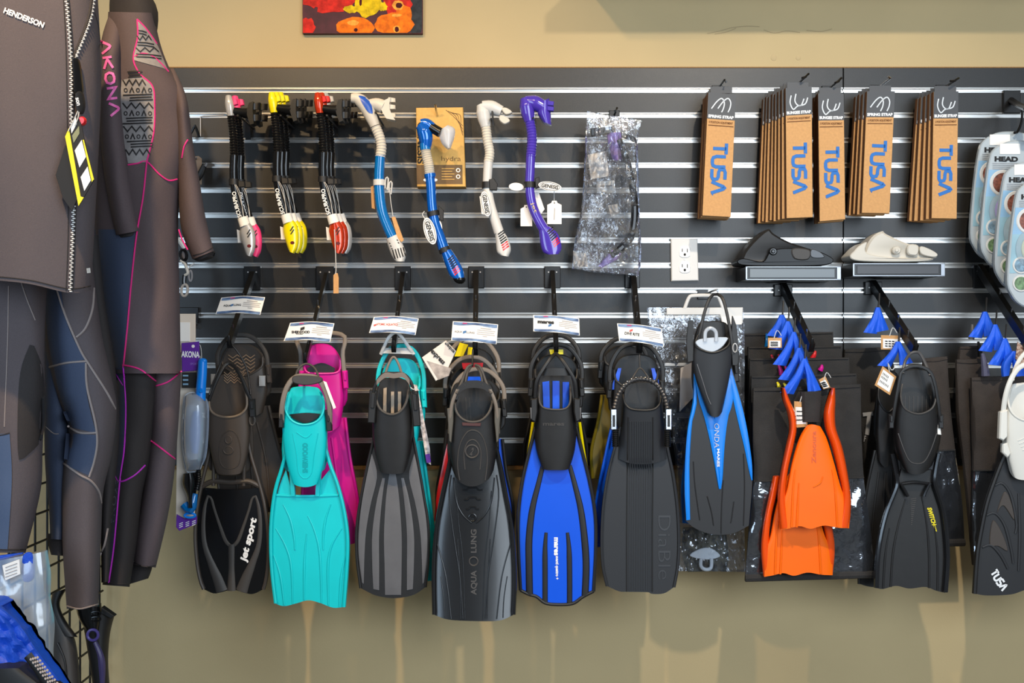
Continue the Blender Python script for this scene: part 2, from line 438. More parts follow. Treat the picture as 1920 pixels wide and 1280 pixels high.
# ---------------------------------------------------------------- setting
struct(B().boxw(-3.2, 3.2, -.14, -.022, 0, 3.4), 'wall_back', PAINT, 'beige painted wall behind the slatted display panels')
struct(B().boxw(-3.2, 3.2, -.14, 6.0, -.08, 0), 'floor', CONCRETE, 'grey shop floor below the display wall')
struct(B().boxw(-3.2, 3.2, -.14, 2.6, 3.4, 3.46), 'ceiling', CEILM, 'off white ceiling above the display wall')
# unseen ledge above the frame, added to throw the long wall shadow at the top right
t = thing('shadow_ledge', 'unseen ledge added above the kraft boxes to shade the wall', 'shelf', 1500, -10, .1)
B().boxw(.23, 2.6, -.022, .31, 2.535, 2.58).out('shadow_board', PAINT, t)
for x in (.6, 1.5, 2.4): B().boxw(x, x + .03, -.022, .2, 2.512, 2.535).out('bracket', BLACKS, t)
# scuffs and filled screw holes on the wall band
b = B()
for pts in ([(1326, 63), (1350, 58), (1372, 52), (1400, 49), (1424, 50)], [(1340, 64), (1362, 60), (1380, 53)], [(1432, 56), (1452, 62), (1475, 58), (1500, 61)], [(1512, 57), (1540, 59), (1560, 54)]):
    ribbon(b, pts, -.022, 1.5, .0008, True)
o = b.out('trim_1', mat('wall_scuff', (164, 144, 106), .8)); o['kind'] = 'structure'; o['label'] = 'faint brown scuff marks on the beige wall near the top'; o['category'] = 'scuff mark'
b = B(); b.disc(1451, 108, 6, 6, -.0205, .0016); b.disc(1497, 108, 5, 5, -.0205, .0016)
o = b.out('trim_2', mat('filler', (190, 168, 126), .8)); o['kind'] = 'structure'; o['label'] = 'two filled screw holes on the wall band above the kraft boxes'; o['category'] = 'filler spot'

# ---------------------------------------------------------------- slatwall
GY = [169.3 + 46.86 * i for i in range(15)]           # groove centres (pixel rows of the slat face)
zf = lambda py: ZC - (py - 640) * K
xf = lambda px: (px - 960) * K
EDGES = [127] + [v for g in GY for v in (g - 4.6, g + 4.6)] + [872]
def panel(x0, x1, label):
    t = thing('slatwall_panel', label, 'wall panel', (x0 + x1) / 2, 872, 0)
    proto = {}
    B().boxw(xf(x0), xf(x1), -.0215, -.0165, zf(874), zf(125)).out('backing_board', LAM, t)
    for i in range(16):
        a, c = zf(EDGES[2 * i + 1]), zf(EDGES[2 * i]); X0, X1 = xf(x0) + .0006, xf(x1) - .0006; e = .0012
        V = [(X0, .0165, a), (X1, .0165, a), (X1, .0165, c), (X0, .0165, c), (X0, e, a), (X1, e, a), (X1, e, c), (X0, e, c),
             (X0 + e, 0, a + e), (X1 - e, 0, a + e), (X1 - e, 0, c - e), (X0 + e, 0, c - e)]
        F = [(0, 1, 2, 3), (8, 11, 10, 9)] + [(k, (k + 1) % 4, (k + 1) % 4 + 4, k + 4) for k in range(4)] + [(k + 4, (k + 1) % 4 + 4, (k + 1) % 4 + 8, k + 8) for k in range(4)]
        B().add(V, F).out('slat', LAM, t)
    for g in GY:
        b = B(); X0, X1 = xf(x0) + .001, xf(x1) - .001
        prof = [(-4.9, .0016), (-3.2, .0016), (-3.0, -.010), (2.0, -.011), (2.2, .0018), (4.9, .0018), (4.9, .0004), (2.7, .0004), (2.6, -.0125), (-3.6, -.0125), (-3.7, .0004), (-4.9, .0004)]
        n = len(prof); V = [(x, -d, zf(g + y)) for x in (X0, X1) for y, d in prof]
        F = [(k, (k + 1) % n, n + (k + 1) % n, n + k) for k in range(n)] + [tuple(range(n)), tuple(range(n, 2 * n))]
        b.add(V, F).out('groove_insert', ALU, t)
    B().boxw(xf(x0), xf(x1), -.0215, -.002, zf(880), zf(873)).out('bottom_edge', WOODEDGE, t)
    B().boxw(xf(x0), xf(x1), -.0215, -.003, zf(126.6), zf(124.6)).out('top_edge', WOODEDGE, t)
    return t
panel(110, 1581, 'charcoal slatted wall panel with aluminium grooves, carrying the snorkels and the outlet')
panel(1581.6, 2080, 'charcoal slatted wall panel with aluminium grooves, behind the white display fin on its shelf')

# picture on the wall
t = thing('coral_picture', 'unframed picture of red and yellow sea life on the beige wall', 'picture', 680, 60, -.01)
B().boxw(xf(567), xf(792), -.022, -.004, zf(62), zf(-70)).out('canvas', mat('picture_dark', (70, 22, 34), .7, vary=.25, vscale=30), t)
fd = -.004; R_ = random.Random(3)
def splat(m, items, lvl):
    for k2, (cx, cy, rx, ry, jag) in enumerate(items):
        b = B(); lv = lvl + .00005 * k2; n = 22; pts = []
        for i in range(n):
            a = 2 * math.pi * i / n; k = 1 + R_.uniform(-jag, jag); x, y = cx + rx * k * math.cos(a), cy + ry * k * math.sin(a)
            pts.append((min(max(x, 568), 791), min(max(y, -68), 61.5)))
        pts = [p for k, p in enumerate(pts) if math.dist(p, pts[k - 1]) > .3]
        b.add([P(x, y, fd + lv) for x, y in pts], [tuple(q) for q in tessellate_polygon([[Vector((x, y, 0)) for x, y in pts]])]).out('print', m, t)
pr = lambda n, c: mat(n, c, .7, spec=.2, vary=.28, vscale=70)
splat(pr('print_teal', (48, 52, 56)), [(780, 20, 14, 60, .05), (775, -30, 18, 40, .05)], .0004)
splat(pr('print_red', (196, 40, 30)), [(576, 50, 16, 16, .2), (620, 5, 34, 20, .18), (650, -15, 40, 26, .18), (745, 8, 26, 26, .12), (585, -25, 24, 40, .2)], .0007)
splat(pr('print_orange', (234, 112, 18)), [(666, 52, 36, 20, .05), (740, 46, 36, 22, .07), (757, 30, 16, 20, .1), (700, -50, 50, 16, .2)], .0010)
splat(pr('print_yellow', (216, 180, 16)), [(690, 8, 26, 24, .10), (658, 17, 14, 7, .25), (718, 12, 8, 9, .2), (690, -28, 34, 20, .15)], .0013)
splat(pr('print_pale_orange', (244, 156, 60)), [(662, 43, 11, 5, .1), (746, 10, 11, 9, .1), (744, 29, 9, 3, .2), (744, 55, 7, 7, .1)], .0016)
splat(pr('print_dark_spot', (70, 14, 20)), [(667, 56, 3.5, 3.5, .1), (748, 10, 6, 5, .1), (744, 55, 4, 5, .1), (676, 4, 2.5, 7, .2)], .0019)

# electrical outlet
t = thing('wall_outlet', 'white duplex electrical outlet set in the slatted wall', 'outlet', 1284, 487, .008)
B().plate([(1258, 447), (1308, 447), (1310, 526), (1259, 527)], .012, .014, 1.5).out('cover_plate', WHITE, t)
for cy in (472, 501):
    o = B().plate([(1275, cy - 8), (1279, cy - 12), (1289, cy - 12), (1294, cy - 8), (1295, cy), (1294, cy + 8), (1289, cy + 11), (1279, cy + 11), (1274, cy + 8), (1273, cy)], .0145, .006, 1).out('receptacle', mat('outlet_white', (238, 237, 234), .3), t)
    b = B(); b.box(1278.5, 1280, cy - 6, cy, .0149, .001, .1); b.box(1288, 1289.5, cy - 6, cy + 1, .0149, .001, .1); b.disc(1284, cy + 5, 2.4, 2.6, .0149, .001, 10, .1)
    b.out('socket_hole', INK, o)
B().disc(1284, 486.5, 1.8, 1.8, .0132, .002, 10, .3).out('screw', SILV, t)

# ---------------------------------------------------------------- waterfall arms on back plates
def arm(pl, path, label, d1=.285, wpx=6.5, tall=1.7, plate=True):
    x0, x1, y0, y1 = pl
    t = thing('waterfall_bracket', label, 'bracket', (x0 + x1) / 2, y0, .0, 'slanted arms along the fin row')
    b = B(); b.box(x0, x1, y0, y1, .012, .0105, 1); b.out('mounting_plate', BLACKS, t)
    for k in (.25, .75): B().disc(x0 + (x1 - x0) * k, y0 + 11, 1.6, 1.6, .0135, .002, 8, .4).out('set_screw', SILV, t)
    pts = [P(*p) for p in path]; b = B()
    for a, c in zip(pts, pts[1:]):
        ax = (c - a).normalized(); side = Vector((1, 0, 0)); up = ax.cross(side).normalized(); side = up.cross(ax).normalized()
        hw, hh = wpx * K / 2, wpx * K * tall / 2
        V = [q + side * sx * hw + up * sy * hh for q in (a, c) for sx, sy in ((-1, -1), (1, -1), (1, 1), (-1, 1))]
        b.add(V, [(0, 1, 2, 3), (4, 5, 6, 7), (0, 1, 5, 4), (1, 2, 6, 5), (2, 3, 7, 6), (3, 0, 4, 7)])
    b.out('arm', BLACKS, t)
    e = Vector(pts[-1]); ax = (pts[-1] - pts[0]).normalized()
    B().tubew([e - ax * .002, e + Vector((0, -.004, .012)), e + Vector((0, -.006, .026))], [.0045, .005, .0042], 8).out('end_stop', BLACKS, t)
    for k in (.4, .62, .84):
        q = pts[0].lerp(pts[-1], k); u = Vector((0, -.004, .014)); B().tubew([q, q + u, q + u * 1.7], [.002, .002, .003], 6).out('retaining_pin', CHROME, t)
    return t
arm((457, 488, 499, 544), [(474, 515, .01), (430, 646, .285)], 'black slanted arm holding the brown-black fins beside the blue snorkel case', wpx=9)
arm((592, 626, 499, 544), [(612, 515, .01), (572, 678, .285)], 'black slanted arm holding the turquoise and magenta fins', wpx=6.5)
arm((740, 770, 499, 544), [(756, 515, .01), (738, 655, .285)], 'black slanted arm holding the grey striped fin', wpx=8)
arm((878, 908, 499, 540), [(893, 512, .01), (891, 660, .285)], 'black slanted arm holding the long glossy black fin', wpx=9)
arm((1021, 1051, 499, 540), [(1036, 512, .01), (1043, 655, .285)], 'black slanted arm holding the cobalt blue fin', wpx=8)
arm((1172, 1200, 507, 540), [(1187, 518, .01), (1199, 655, .285)], 'black slanted arm holding the black fin with steel spring strap', wpx=10)
arm((1452, 1486, 533, 555), [(1468, 536, .01), (1522, 652, .27)], 'black slanted arm carrying the mesh bags with orange fins', wpx=10)
arm((1622, 1654, 528, 552), [(1636, 532, .01), (1716, 655, .285)], 'black slanted arm carrying the black fin with yellow lettering', wpx=10)
arm((1826, 1856, 497, 540), [(1836, 502, .01), (1935, 655, .30)], 'black slanted arm carrying the white and black fin', wpx=10)

# ---------------------------------------------------------------- sign cards on the arms
def card(q, bow, d, label, logo):
    """q: TL,TR,BR,BL pixels; the top edge is bowed"""
    (tl, tr, br, bl) = q; t = thing('sign_card', label, 'sign card', (bl[0] + br[0]) / 2, bl[1], d, 'brand cards clipped to the fin arms')
    mid = lambda a, c: ((a[0] + c[0]) / 2, (a[1] + c[1]) / 2 - bow)
    fn = coons([tl, mid(tl, tr), tr], [bl, mid(bl, br), br], [tl, bl], [tr, br])
    b = B(); df = lambda u, v: d + .006 * ell(u, 1) + .012 * v; b.solid(fn, 12, 4, df, lambda u, v: df(u, v) - .0012); b.out('card', PAPER, t)
    S = surf(b)
    def band(v0, v1, m, nm, u0=.02, u1=.985, wav=0):
        bb = B(); n = 16; V = []
        for i in range(n + 1):
            u = u0 + (u1 - u0) * i / n; wv = wav * math.sin(u * 9)
            for v in (v0, v1 + wv): x, y = fn(u, v); V.append(P(x, y, S(x, y) + .0008))
        bb.add(V, [(2 * i, 2 * i + 1, 2 * i + 3, 2 * i + 2) for i in range(n)]); bb.out(nm, m, t)
    band(.03, .17, NAVYINK, 'header_print', wav=.03); band(.84, .97, NAVYINK, 'footer_print', wav=.02)
    band(.05, .12, mat('card_pink', (170, 50, 110), .6), 'accent_print', .22, .32)
    bb = B()
    for k, (u0, u1) in enumerate([(.62, .86), (.55, .95), (.55, .93), (.55, .95), (.68, .78)]):
        v = .28 + .10 * k; a, c = fn(u0, v), fn(u1, v); ribbon(bb, [a, ((a[0] + c[0]) / 2, (a[1] + c[1]) / 2), c], S, 1.4 if k else 2, .0008)
    bb.out('fine_print', LINEINK, t)
    logo(t, fn, S)
def logo_text(s, m, u=.29, v=.52, h=7, W=44, ang=0, bold=.03):
    def g(t, fn, S):
        x, y = fn(u, v); b = B(); text(b, s, x, y, h, S, ang, W, bold, 0, .001); b.out('lettering', m, t)
    return g
def logos(*gs):
    def g(t, fn, S):
        for q in gs: q(t, fn, S)
    return g
def mark(m, u, v, r):
    def g(t, fn, S):
        x, y = fn(u, v); b = B(); quadprint(b, [(x - r, y - r * .4), (x + r, y - r), (x + r * .9, y + r * .3), (x - r * 1.1, y + r)], S, .0012); b.out('logo_mark', m, t)
    return g
CI = mat('card_blue_ink', (60, 110, 160), .6); CR = mat('card_red_ink', (196, 80, 76), .6)
card([(415, 558), (497, 557), (488, 590), (404, 589)], 3, .262, 'small white card on the arm of the brown-black fin, hung highest of the cards', logos(logo_text('AQUA', INK, .20, .52, 3.6, 14, 0), logo_text('LUNG', INK, .43, .52, 3.6, 14, 0), mark(CI, .31, .52, 2.6)))
card([(544, 605), (627, 606), (619, 641), (532, 639)], 3, .285, 'small white card with bold black name above the turquoise fin', logos(logo_text('SHERWOOD', INK, .31, .56, 4.6, 34, 0, .05), logo_text('SCUBA', INK, .30, .66, 2.2, 13, 0), mark(INK, .33, .38, 4)))
card([(701, 594), (785, 597), (779, 628), (692, 624)], 3, .285, 'small white card with faint red name above the grey striped fin', logos(logo_text('ATOMIC AQUATICS', CR, .34, .5, 4, 40, 1), mark(CR, .08, .52, 2.4)))
card([(849, 602), (934, 608), (931, 645), (846, 638)], 1, .30, 'small white card with pale blue name above the long glossy black fin', logos(logo_text('AQUA', GREYINK, .14, .52, 3.6, 15, 4), logo_text('LUNG', GREYINK, .41, .54, 3.6, 15, 4), mark(CI, .28, .53, 3.2)))
card([(1000, 590), (1086, 597), (1087, 629), (1000, 621)], 2, .29, 'small white card with heavy black name above the cobalt blue fin', logos(logo_text('mares', INK, .27, .40, 6, 31, 3, .07), mark(CI, .36, .6, 3)))
card([(1157, 606), (1240, 615), (1245, 650), (1161, 639)], 2, .30, 'small white tilted card above the fin with the spring strap', logos(logo_text('DIVE RITE', INK, .31, .55, 5, 28, 7, .03), mark(CR, .3, .36, 3)))
# ---------------------------------------------------------------- kraft strap boxes on wire hooks
def hook(px, py, d0, d1, tip, label, col=BLACKS):
    """wire display hook: back plate in a groove, prong, upturned tip (tip = pixel of its end)"""
    t = thing('wire_hook', label, 'hook', px, py, 0)
    B().box(px - 10, px + 10, py - 9, py + 9, .006, .005, 1).out('back_plate', BLACKS, t)
    a = Vector(P(px, py, .004)); c = Vector((a.x, -d1, a.z + .004)); e = P(tip[0], tip[1], d1 + .03)
    B().tubew([a, a.lerp(c, .5), c, c.lerp(e, .5) + Vector((0, -.004, -.004)), e], .0032, 8).out('prong', col, t)
    return t
def strapbox(q, d, label, art, word, group, hy):
    """q: TL,TR,BR,BL of the front face"""
    tl, tr, br, bl = q; L = lambda a, c, k: (a[0] + (c[0] - a[0]) * k, a[1] + (c[1] - a[1]) * k)
    hx = (tl[0] + tr[0]) / 2
    t = thing('strap_box', label, 'box', hx, hy, d, group); th = .017
    b = B(); b.plate([tl, tr, br, bl], d, th, .6); b.out('carton', KRAFT, t)
    h = .212
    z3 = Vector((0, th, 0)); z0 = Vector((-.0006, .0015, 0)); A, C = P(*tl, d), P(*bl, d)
    B().add([A + z0, A + z0 + z3, C + z0 + z3, C + z0], [(0, 1, 2, 3)]).out('side_shade', KRAFTD, t)  # shade on the carton's left side, put in as a darker brown face
    a0, a1 = L(tl, bl, h), L(tr, br, h)
    quadprint(B(), [tl, tr, a1, a0], d, .0006).out('header_print', CHAR, t)
    B().plate([(hx - 22, tl[1] - 11), (hx + 19, tl[1] - 11), (hx + 19, tl[1] + 2), (hx - 22, tl[1] + 2)], d - th + .004, .002, .3).out('hang_tab', CHAR, t)
    cx, cy = (tl[0] + tr[0]) / 2, (tl[1] + a0[1]) / 2; wd = tr[0] - tl[0]
    ang = math.degrees(math.atan2(tr[1] - tl[1], tr[0] - tl[0]))
    b = B()
    if art == 'spring':
        for dx in (-6, 6):
            ribbon(b, [(cx + dx - 14, cy + 6), (cx + dx - 4, cy - 7), (cx + dx + 5, cy - 13), (cx + dx + 10, cy - 6), (cx + dx + 9, cy + 4), (cx + dx + 5, cy + 13)], d, 2.2, .0010, True)
    else:
        ribbon(b, [(cx - 14, cy - 12), (cx - 16, cy + 2), (cx - 10, cy + 14), (cx - 2, cy + 8), (cx + 12, cy + 4), (cx + 17, cy - 8)], d, 2.2, .0010, True)
        ribbon(b, [(cx - 5, cy - 15), (cx - 7, cy - 2), (cx - 2, cy + 6), (cx + 5, cy + 6), (cx + 10, cy - 6)], d, 2.2, .0010, True)
    b.out('strap_picture', mat('print_light_grey', (206, 210, 214), .5), t)
    text(B(), word, (a0[0] + a1[0]) / 2, (a0[1] + a1[1]) / 2 - 5, 5, d, ang, wd * .92, .05, 0, .0012).out('header_lettering', WINK, t)
    b = B(); text(b, '5 POSITION ADJUSTMENT', (a0[0] + a1[0]) / 2, (a0[1] + a1[1]) / 2 + 6, 4, d, ang, wd * .86, .02, 0, .0010)
    ribbon(b, [L(a0, a1, .05), L(a0, a1, .95)], lambda x, y: d, .01, 0); o1, o2 = L(a0, a1, .05), L(a0, a1, .95)
    ribbon(b, [(o1[0], o1[1] + 12), (o2[0], o2[1] + 12)], d, 1.6, .001); b.out('small_lettering', KRAFTD, t)
    m0 = L(tl, bl, .60); m1 = L(tr, br, .60); vang = math.degrees(math.atan2(bl[1] - tl[1], bl[0] - tl[0]))
    strokes(B(), 'TUSA', (m0[0] + m1[0]) / 2, (m0[1] + m1[1]) / 2 + (2 if word[0] == 'S' else 4), wd * .48, d, vang, 94, 6.2, .22, .0012).out('logo_lettering', BLUEINK, t)
    o = B(); o.disc((m0[0] + m1[0]) / 2 - wd * .22, (m0[1] + m1[1]) / 2 + 52, 1.2, 1.2, d + .0009, .0006, 8, .2); o.out('logo_dot', BLUEINK, t)
    return t
def boxes(q, d, art, word, n, step, names, hy, roll=0, spread=0):
    t = strapbox(q, d, names[0], art, word, names[-1], hy)
    for k in range(1, n): dup(t, spread * k + rnd.uniform(-.0012, .0012), -step * k, rnd.uniform(-.003, .003), names[k], roll=math.radians(roll * k))
ORD = ['front', 'second', 'third', 'fourth', 'fifth', 'sixth', 'seventh', 'eighth']
def nm(kind, n, where): return [f'kraft {kind} box, {ORD[k]} from the front{where}' for k in range(n)] + [f'kraft {kind} boxes{where}']
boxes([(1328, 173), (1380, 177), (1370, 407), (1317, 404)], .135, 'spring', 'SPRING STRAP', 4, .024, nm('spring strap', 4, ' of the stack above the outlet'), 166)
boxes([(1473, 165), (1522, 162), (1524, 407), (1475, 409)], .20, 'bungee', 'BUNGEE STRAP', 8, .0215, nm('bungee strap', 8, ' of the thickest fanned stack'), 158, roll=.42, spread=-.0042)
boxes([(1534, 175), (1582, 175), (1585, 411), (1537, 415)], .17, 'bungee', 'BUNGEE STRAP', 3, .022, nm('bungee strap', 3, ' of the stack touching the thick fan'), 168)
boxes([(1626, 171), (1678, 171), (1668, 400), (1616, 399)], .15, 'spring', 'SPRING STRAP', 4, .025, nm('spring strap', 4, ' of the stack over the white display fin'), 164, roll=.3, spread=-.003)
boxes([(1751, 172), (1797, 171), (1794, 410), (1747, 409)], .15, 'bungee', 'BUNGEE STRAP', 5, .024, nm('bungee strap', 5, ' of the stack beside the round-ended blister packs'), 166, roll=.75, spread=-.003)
for px, py, d1, tip, lb in ((1345, 169, .14, (1362, 153), 'wire hook holding the kraft boxes above the outlet'), (1487, 167, .20, (1504, 146), 'wire hook holding the thickest fan of kraft boxes'),
                            (1551, 170, .17, (1566, 155), 'wire hook holding the three kraft boxes beside the thick fan'), (1642, 168, .155, (1665, 143), 'shiny wire hook holding the kraft boxes over the white display fin'),
                            (1765, 168, .155, (1782, 152), 'wire hook holding the kraft boxes nearest the blister packs')):
    hook(px, py, 0, d1 - .02, tip, lb, CHROME if 'shiny' in lb else BLACKS)

# ---------------------------------------------------------------- snorkels
def mouthpiece(t, m, x, y, d, s=1.0, name='mouthpiece', cone=True):
    """rubber mouthpiece pointing right: elbow cone, flange, two bite tabs"""
    b = B(); b.tube([(x, y, d), (x + 14 * s, y + 2 * s, d + .004), (x + 24 * s, y + 3 * s, d + .006)], [7 * s, 8 * s, 10 * s], n=8, seg=12); o = b.out(name, m, t)
    b = B(); b.solid(ruled([(x + 24 * s, y - 15 * s), (x + 20 * s, y + 2 * s), (x + 26 * s, y + 22 * s)], [(x + 31 * s, y - 17 * s), (x + 30 * s, y + 2 * s), (x + 32 * s, y + 20 * s)]), 4, 10, d + .022, d - .016); b.out('lip_flange', m, o)
    for dy in (-9, 10):
        b = B(); b.solid(ruled([(x + 30 * s, y + (dy - 5) * s), (x + 30 * s, y + (dy + 6) * s)], [(x + 44 * s, y + (dy - 5) * s), (x + 43 * s, y + (dy + 5) * s)]), 5, 4, lambda u, v: d + .016 - .004 * ell(u), d + .006); b.out('bite_tab', m, o)
    return o
def louvres(t, c, ang, n, pitch, wd, d, m, m2, nred=3, name='louvre_slot'):
    a = math.radians(ang)
    for i in range(n):
        k = (i - (n - 1) / 2) * pitch; x, y = c[0] + k * math.cos(a), c[1] + k * math.sin(a)
        ux, uy = math.cos(a + 1.25), math.sin(a + 1.25)
        b = B(); ribbon(b, [(x - ux * wd / 2, y - uy * wd / 2), (x + ux * wd / 2, y + uy * wd / 2)], d, 2.4, .0008); b.out(name, m2 if i >= n - nred else m, t)
def pricetag(par, pts, d, m, string=None, lines=True, name='price_tag'):
    o = B().plate(pts, d, .001, .2).out(name, m, par)
    if string: B().tube(string, .7, n=10, seg=5).out('tag_string', WHITE, par)
    return o
def black_snorkel(dx, dy, d, cm, tm, label, k=0, tag=False):
    """corrugated black snorkel hung upside down: coloured top clip, black mouthpiece, coloured vented cap at the bottom"""
    t = thing('snorkel', label, 'snorkel', 446 + dx, 214 + dy, d, 'black snorkels with coloured caps')
    q = lambda pts: [(x + dx, y + dy, d + z) for x, y, z in pts]; X = lambda pts: [(x + dx, y + dy) for x, y in pts]
    B().tube(q([(428.5, 180, .004), (429, 186, .005), (431, 200, .005), (433, 217, .002)]), [5.5, 8.5, 8.5, 7], n=14, seg=12).out('top_clip', cm, t)
    b = B(); b.plate(X([(436, 184), (443, 185), (445, 195), (438, 197)]), d + .01, .014, 1); b.out('release_button', tm, t)
    mouthpiece(t, mat('deep_black_rubber', (12, 12, 12), .35, spec=.4), 440 + dx, 209 + dy, d, 1.12)
    B().tube(q([(433, 216, 0), (436, 240, 0), (438, 266, 0), (439, 292, 0)]), [7.2, 7.4], ring=15, seg=12).out('corrugated_hose', BLACKG, t)
    B().tube(q([(439, 291, 0), (438, 320, 0), (439, 345, 0), (443, 370, 0), (451, 395, 0), (458, 416, 0)]), [8, 8, 7.6, 7.4], n=22, seg=12).out('barrel', BLACKG, t)
    o = B().tube(q([(438.5, 336, 0), (438.6, 347, 0)]), 9.4, n=4, seg=12).out('keeper_ring', BLACK, t)
    B().plate(X([(446, 338), (458, 340), (459, 350), (447, 351)]), d + .008, .012, 1).out('keeper_clip', BLACK, o)
    S = lambda x, y: d + 8 * K
    text(B(), 'SCUBAPRO', 0, 0, 7, S, bold=.03, path=[(450 + dx, 408 + dy), (444 + dx, 390 + dy), (440 + dx, 372 + dy), (438.5 + dx, 358 + dy)]).out('lettering', WINK, t)
    B().tube(q([(455, 408, 0), (460, 424, 0)]), [10, 10.5], n=5, seg=12).out('paper_band', PAPER, t)
    # vented bottom cap
    b = B(); fn = ruled(X([(452, 420), (450, 436), (454, 456), (459, 472), (462, 478)]), X([(466, 415), (476, 430), (479, 450), (477, 470), (470, 481)]))
    fr = lambda u, v: d + .013 * max(.1, ell(u)) ; b.solid(fn, 12, 14, fr, lambda u, v: d - .012 * max(.1, ell(u))); o = b.out('dry_top', cm, t)
    S2 = surf(b)
    for a in ([(463, 439), (469, 430)], [(464, 445), (470, 436)]):
        bb = B(); ribbon(bb, X([a[0], ((a[0][0] + a[1][0]) / 2, (a[0][1] + a[1][1]) / 2), a[1]]), S2, 2.2, .001); bb.out('vent_slot', INK, o)
    bb = B(); bb.disc(467 + dx, 461 + dy, 4, 3.2, d + .0135, .002, 10, .3); bb.out('purge_hole', mat('dark_red_valve', (96, 16, 22), .4), o)
    pricetag(t, X([(444, 430), (455, 434), (462, 455), (446, 455)]), d - .012, PAPER)
    for j in range(2): B().tube(q([(440 + 2 * j, 346, .012), (447 + 3 * j, 362, .013), (455, 392 + 4 * j, .012), (458 + j, 420, .010)]), .55, n=12, seg=5).out('tag_string', WHITE, t)
    return t
Dk = [.165, .115, .065]
black_snorkel(0, 0, .16, SILV, PINK, 'black snorkel with silver cap, nearest the wetsuits')
black_snorkel(12, 1, .095, PINK, PINK, 'black snorkel with pink cap behind the silver-capped one')
for k, lb in enumerate(['black snorkel with yellow cap, in front of its two yellow twins', 'black snorkel with yellow cap, between its two yellow twins', 'black snorkel with yellow cap, closest to the wall of the three yellow ones']):
    black_snorkel(81 + 8 * k, -6, .18 - .06 * k, YEL, YEL, lb)
for k, (c, lb) in enumerate([(ORM, 'black snorkel with glossy orange-red cap, front one with a kraft tag on a string'), (ORM, 'black snorkel with orange-red cap behind the one with the hanging kraft tag'), (SILV, 'black snorkel with silver cap behind the two orange-red ones')]):
    o = black_snorkel(167 + 7 * k, -5, .19 - .06 * k, c, RED if k < 2 else SILV, lb)
    if k == 0:
        B().tube([(627, 430, .205), (629, 470, .206), (630, 505, .206), (629, 514, .206)], .9, n=14, seg=6).out('hanging_string', WHITE, o)
        B().plate([(625, 516), (629, 511), (633, 512), (635, 520), (635, 550), (625, 550)], .206, .0015, .3).out('kraft_tag', KRAFT, o)
for nme, px, tip in (('silver-capped', 462, (470, 262)), ('yellow-capped', 541, (545, 256)), ('orange-red-capped', 626, (630, 256))):
    t = thing('snorkel_peg', f'thin black peg carrying the {nme} snorkels', 'peg', px, 214, 0, 'pegs behind the snorkels')
    q = P(px - 7, 224, .14); B().tubew([Vector((q.x, y, q.z)) for y in (-.002, -.1, -.2)], .003, 8).out('prong', BLACKS, t)
    B().plate([(px - 2, 222), (px + 8, 222), (px + 8, tip[1]), (px - 2, tip[1])], .012, .002, .4).out('price_plate', BLACKS, t)

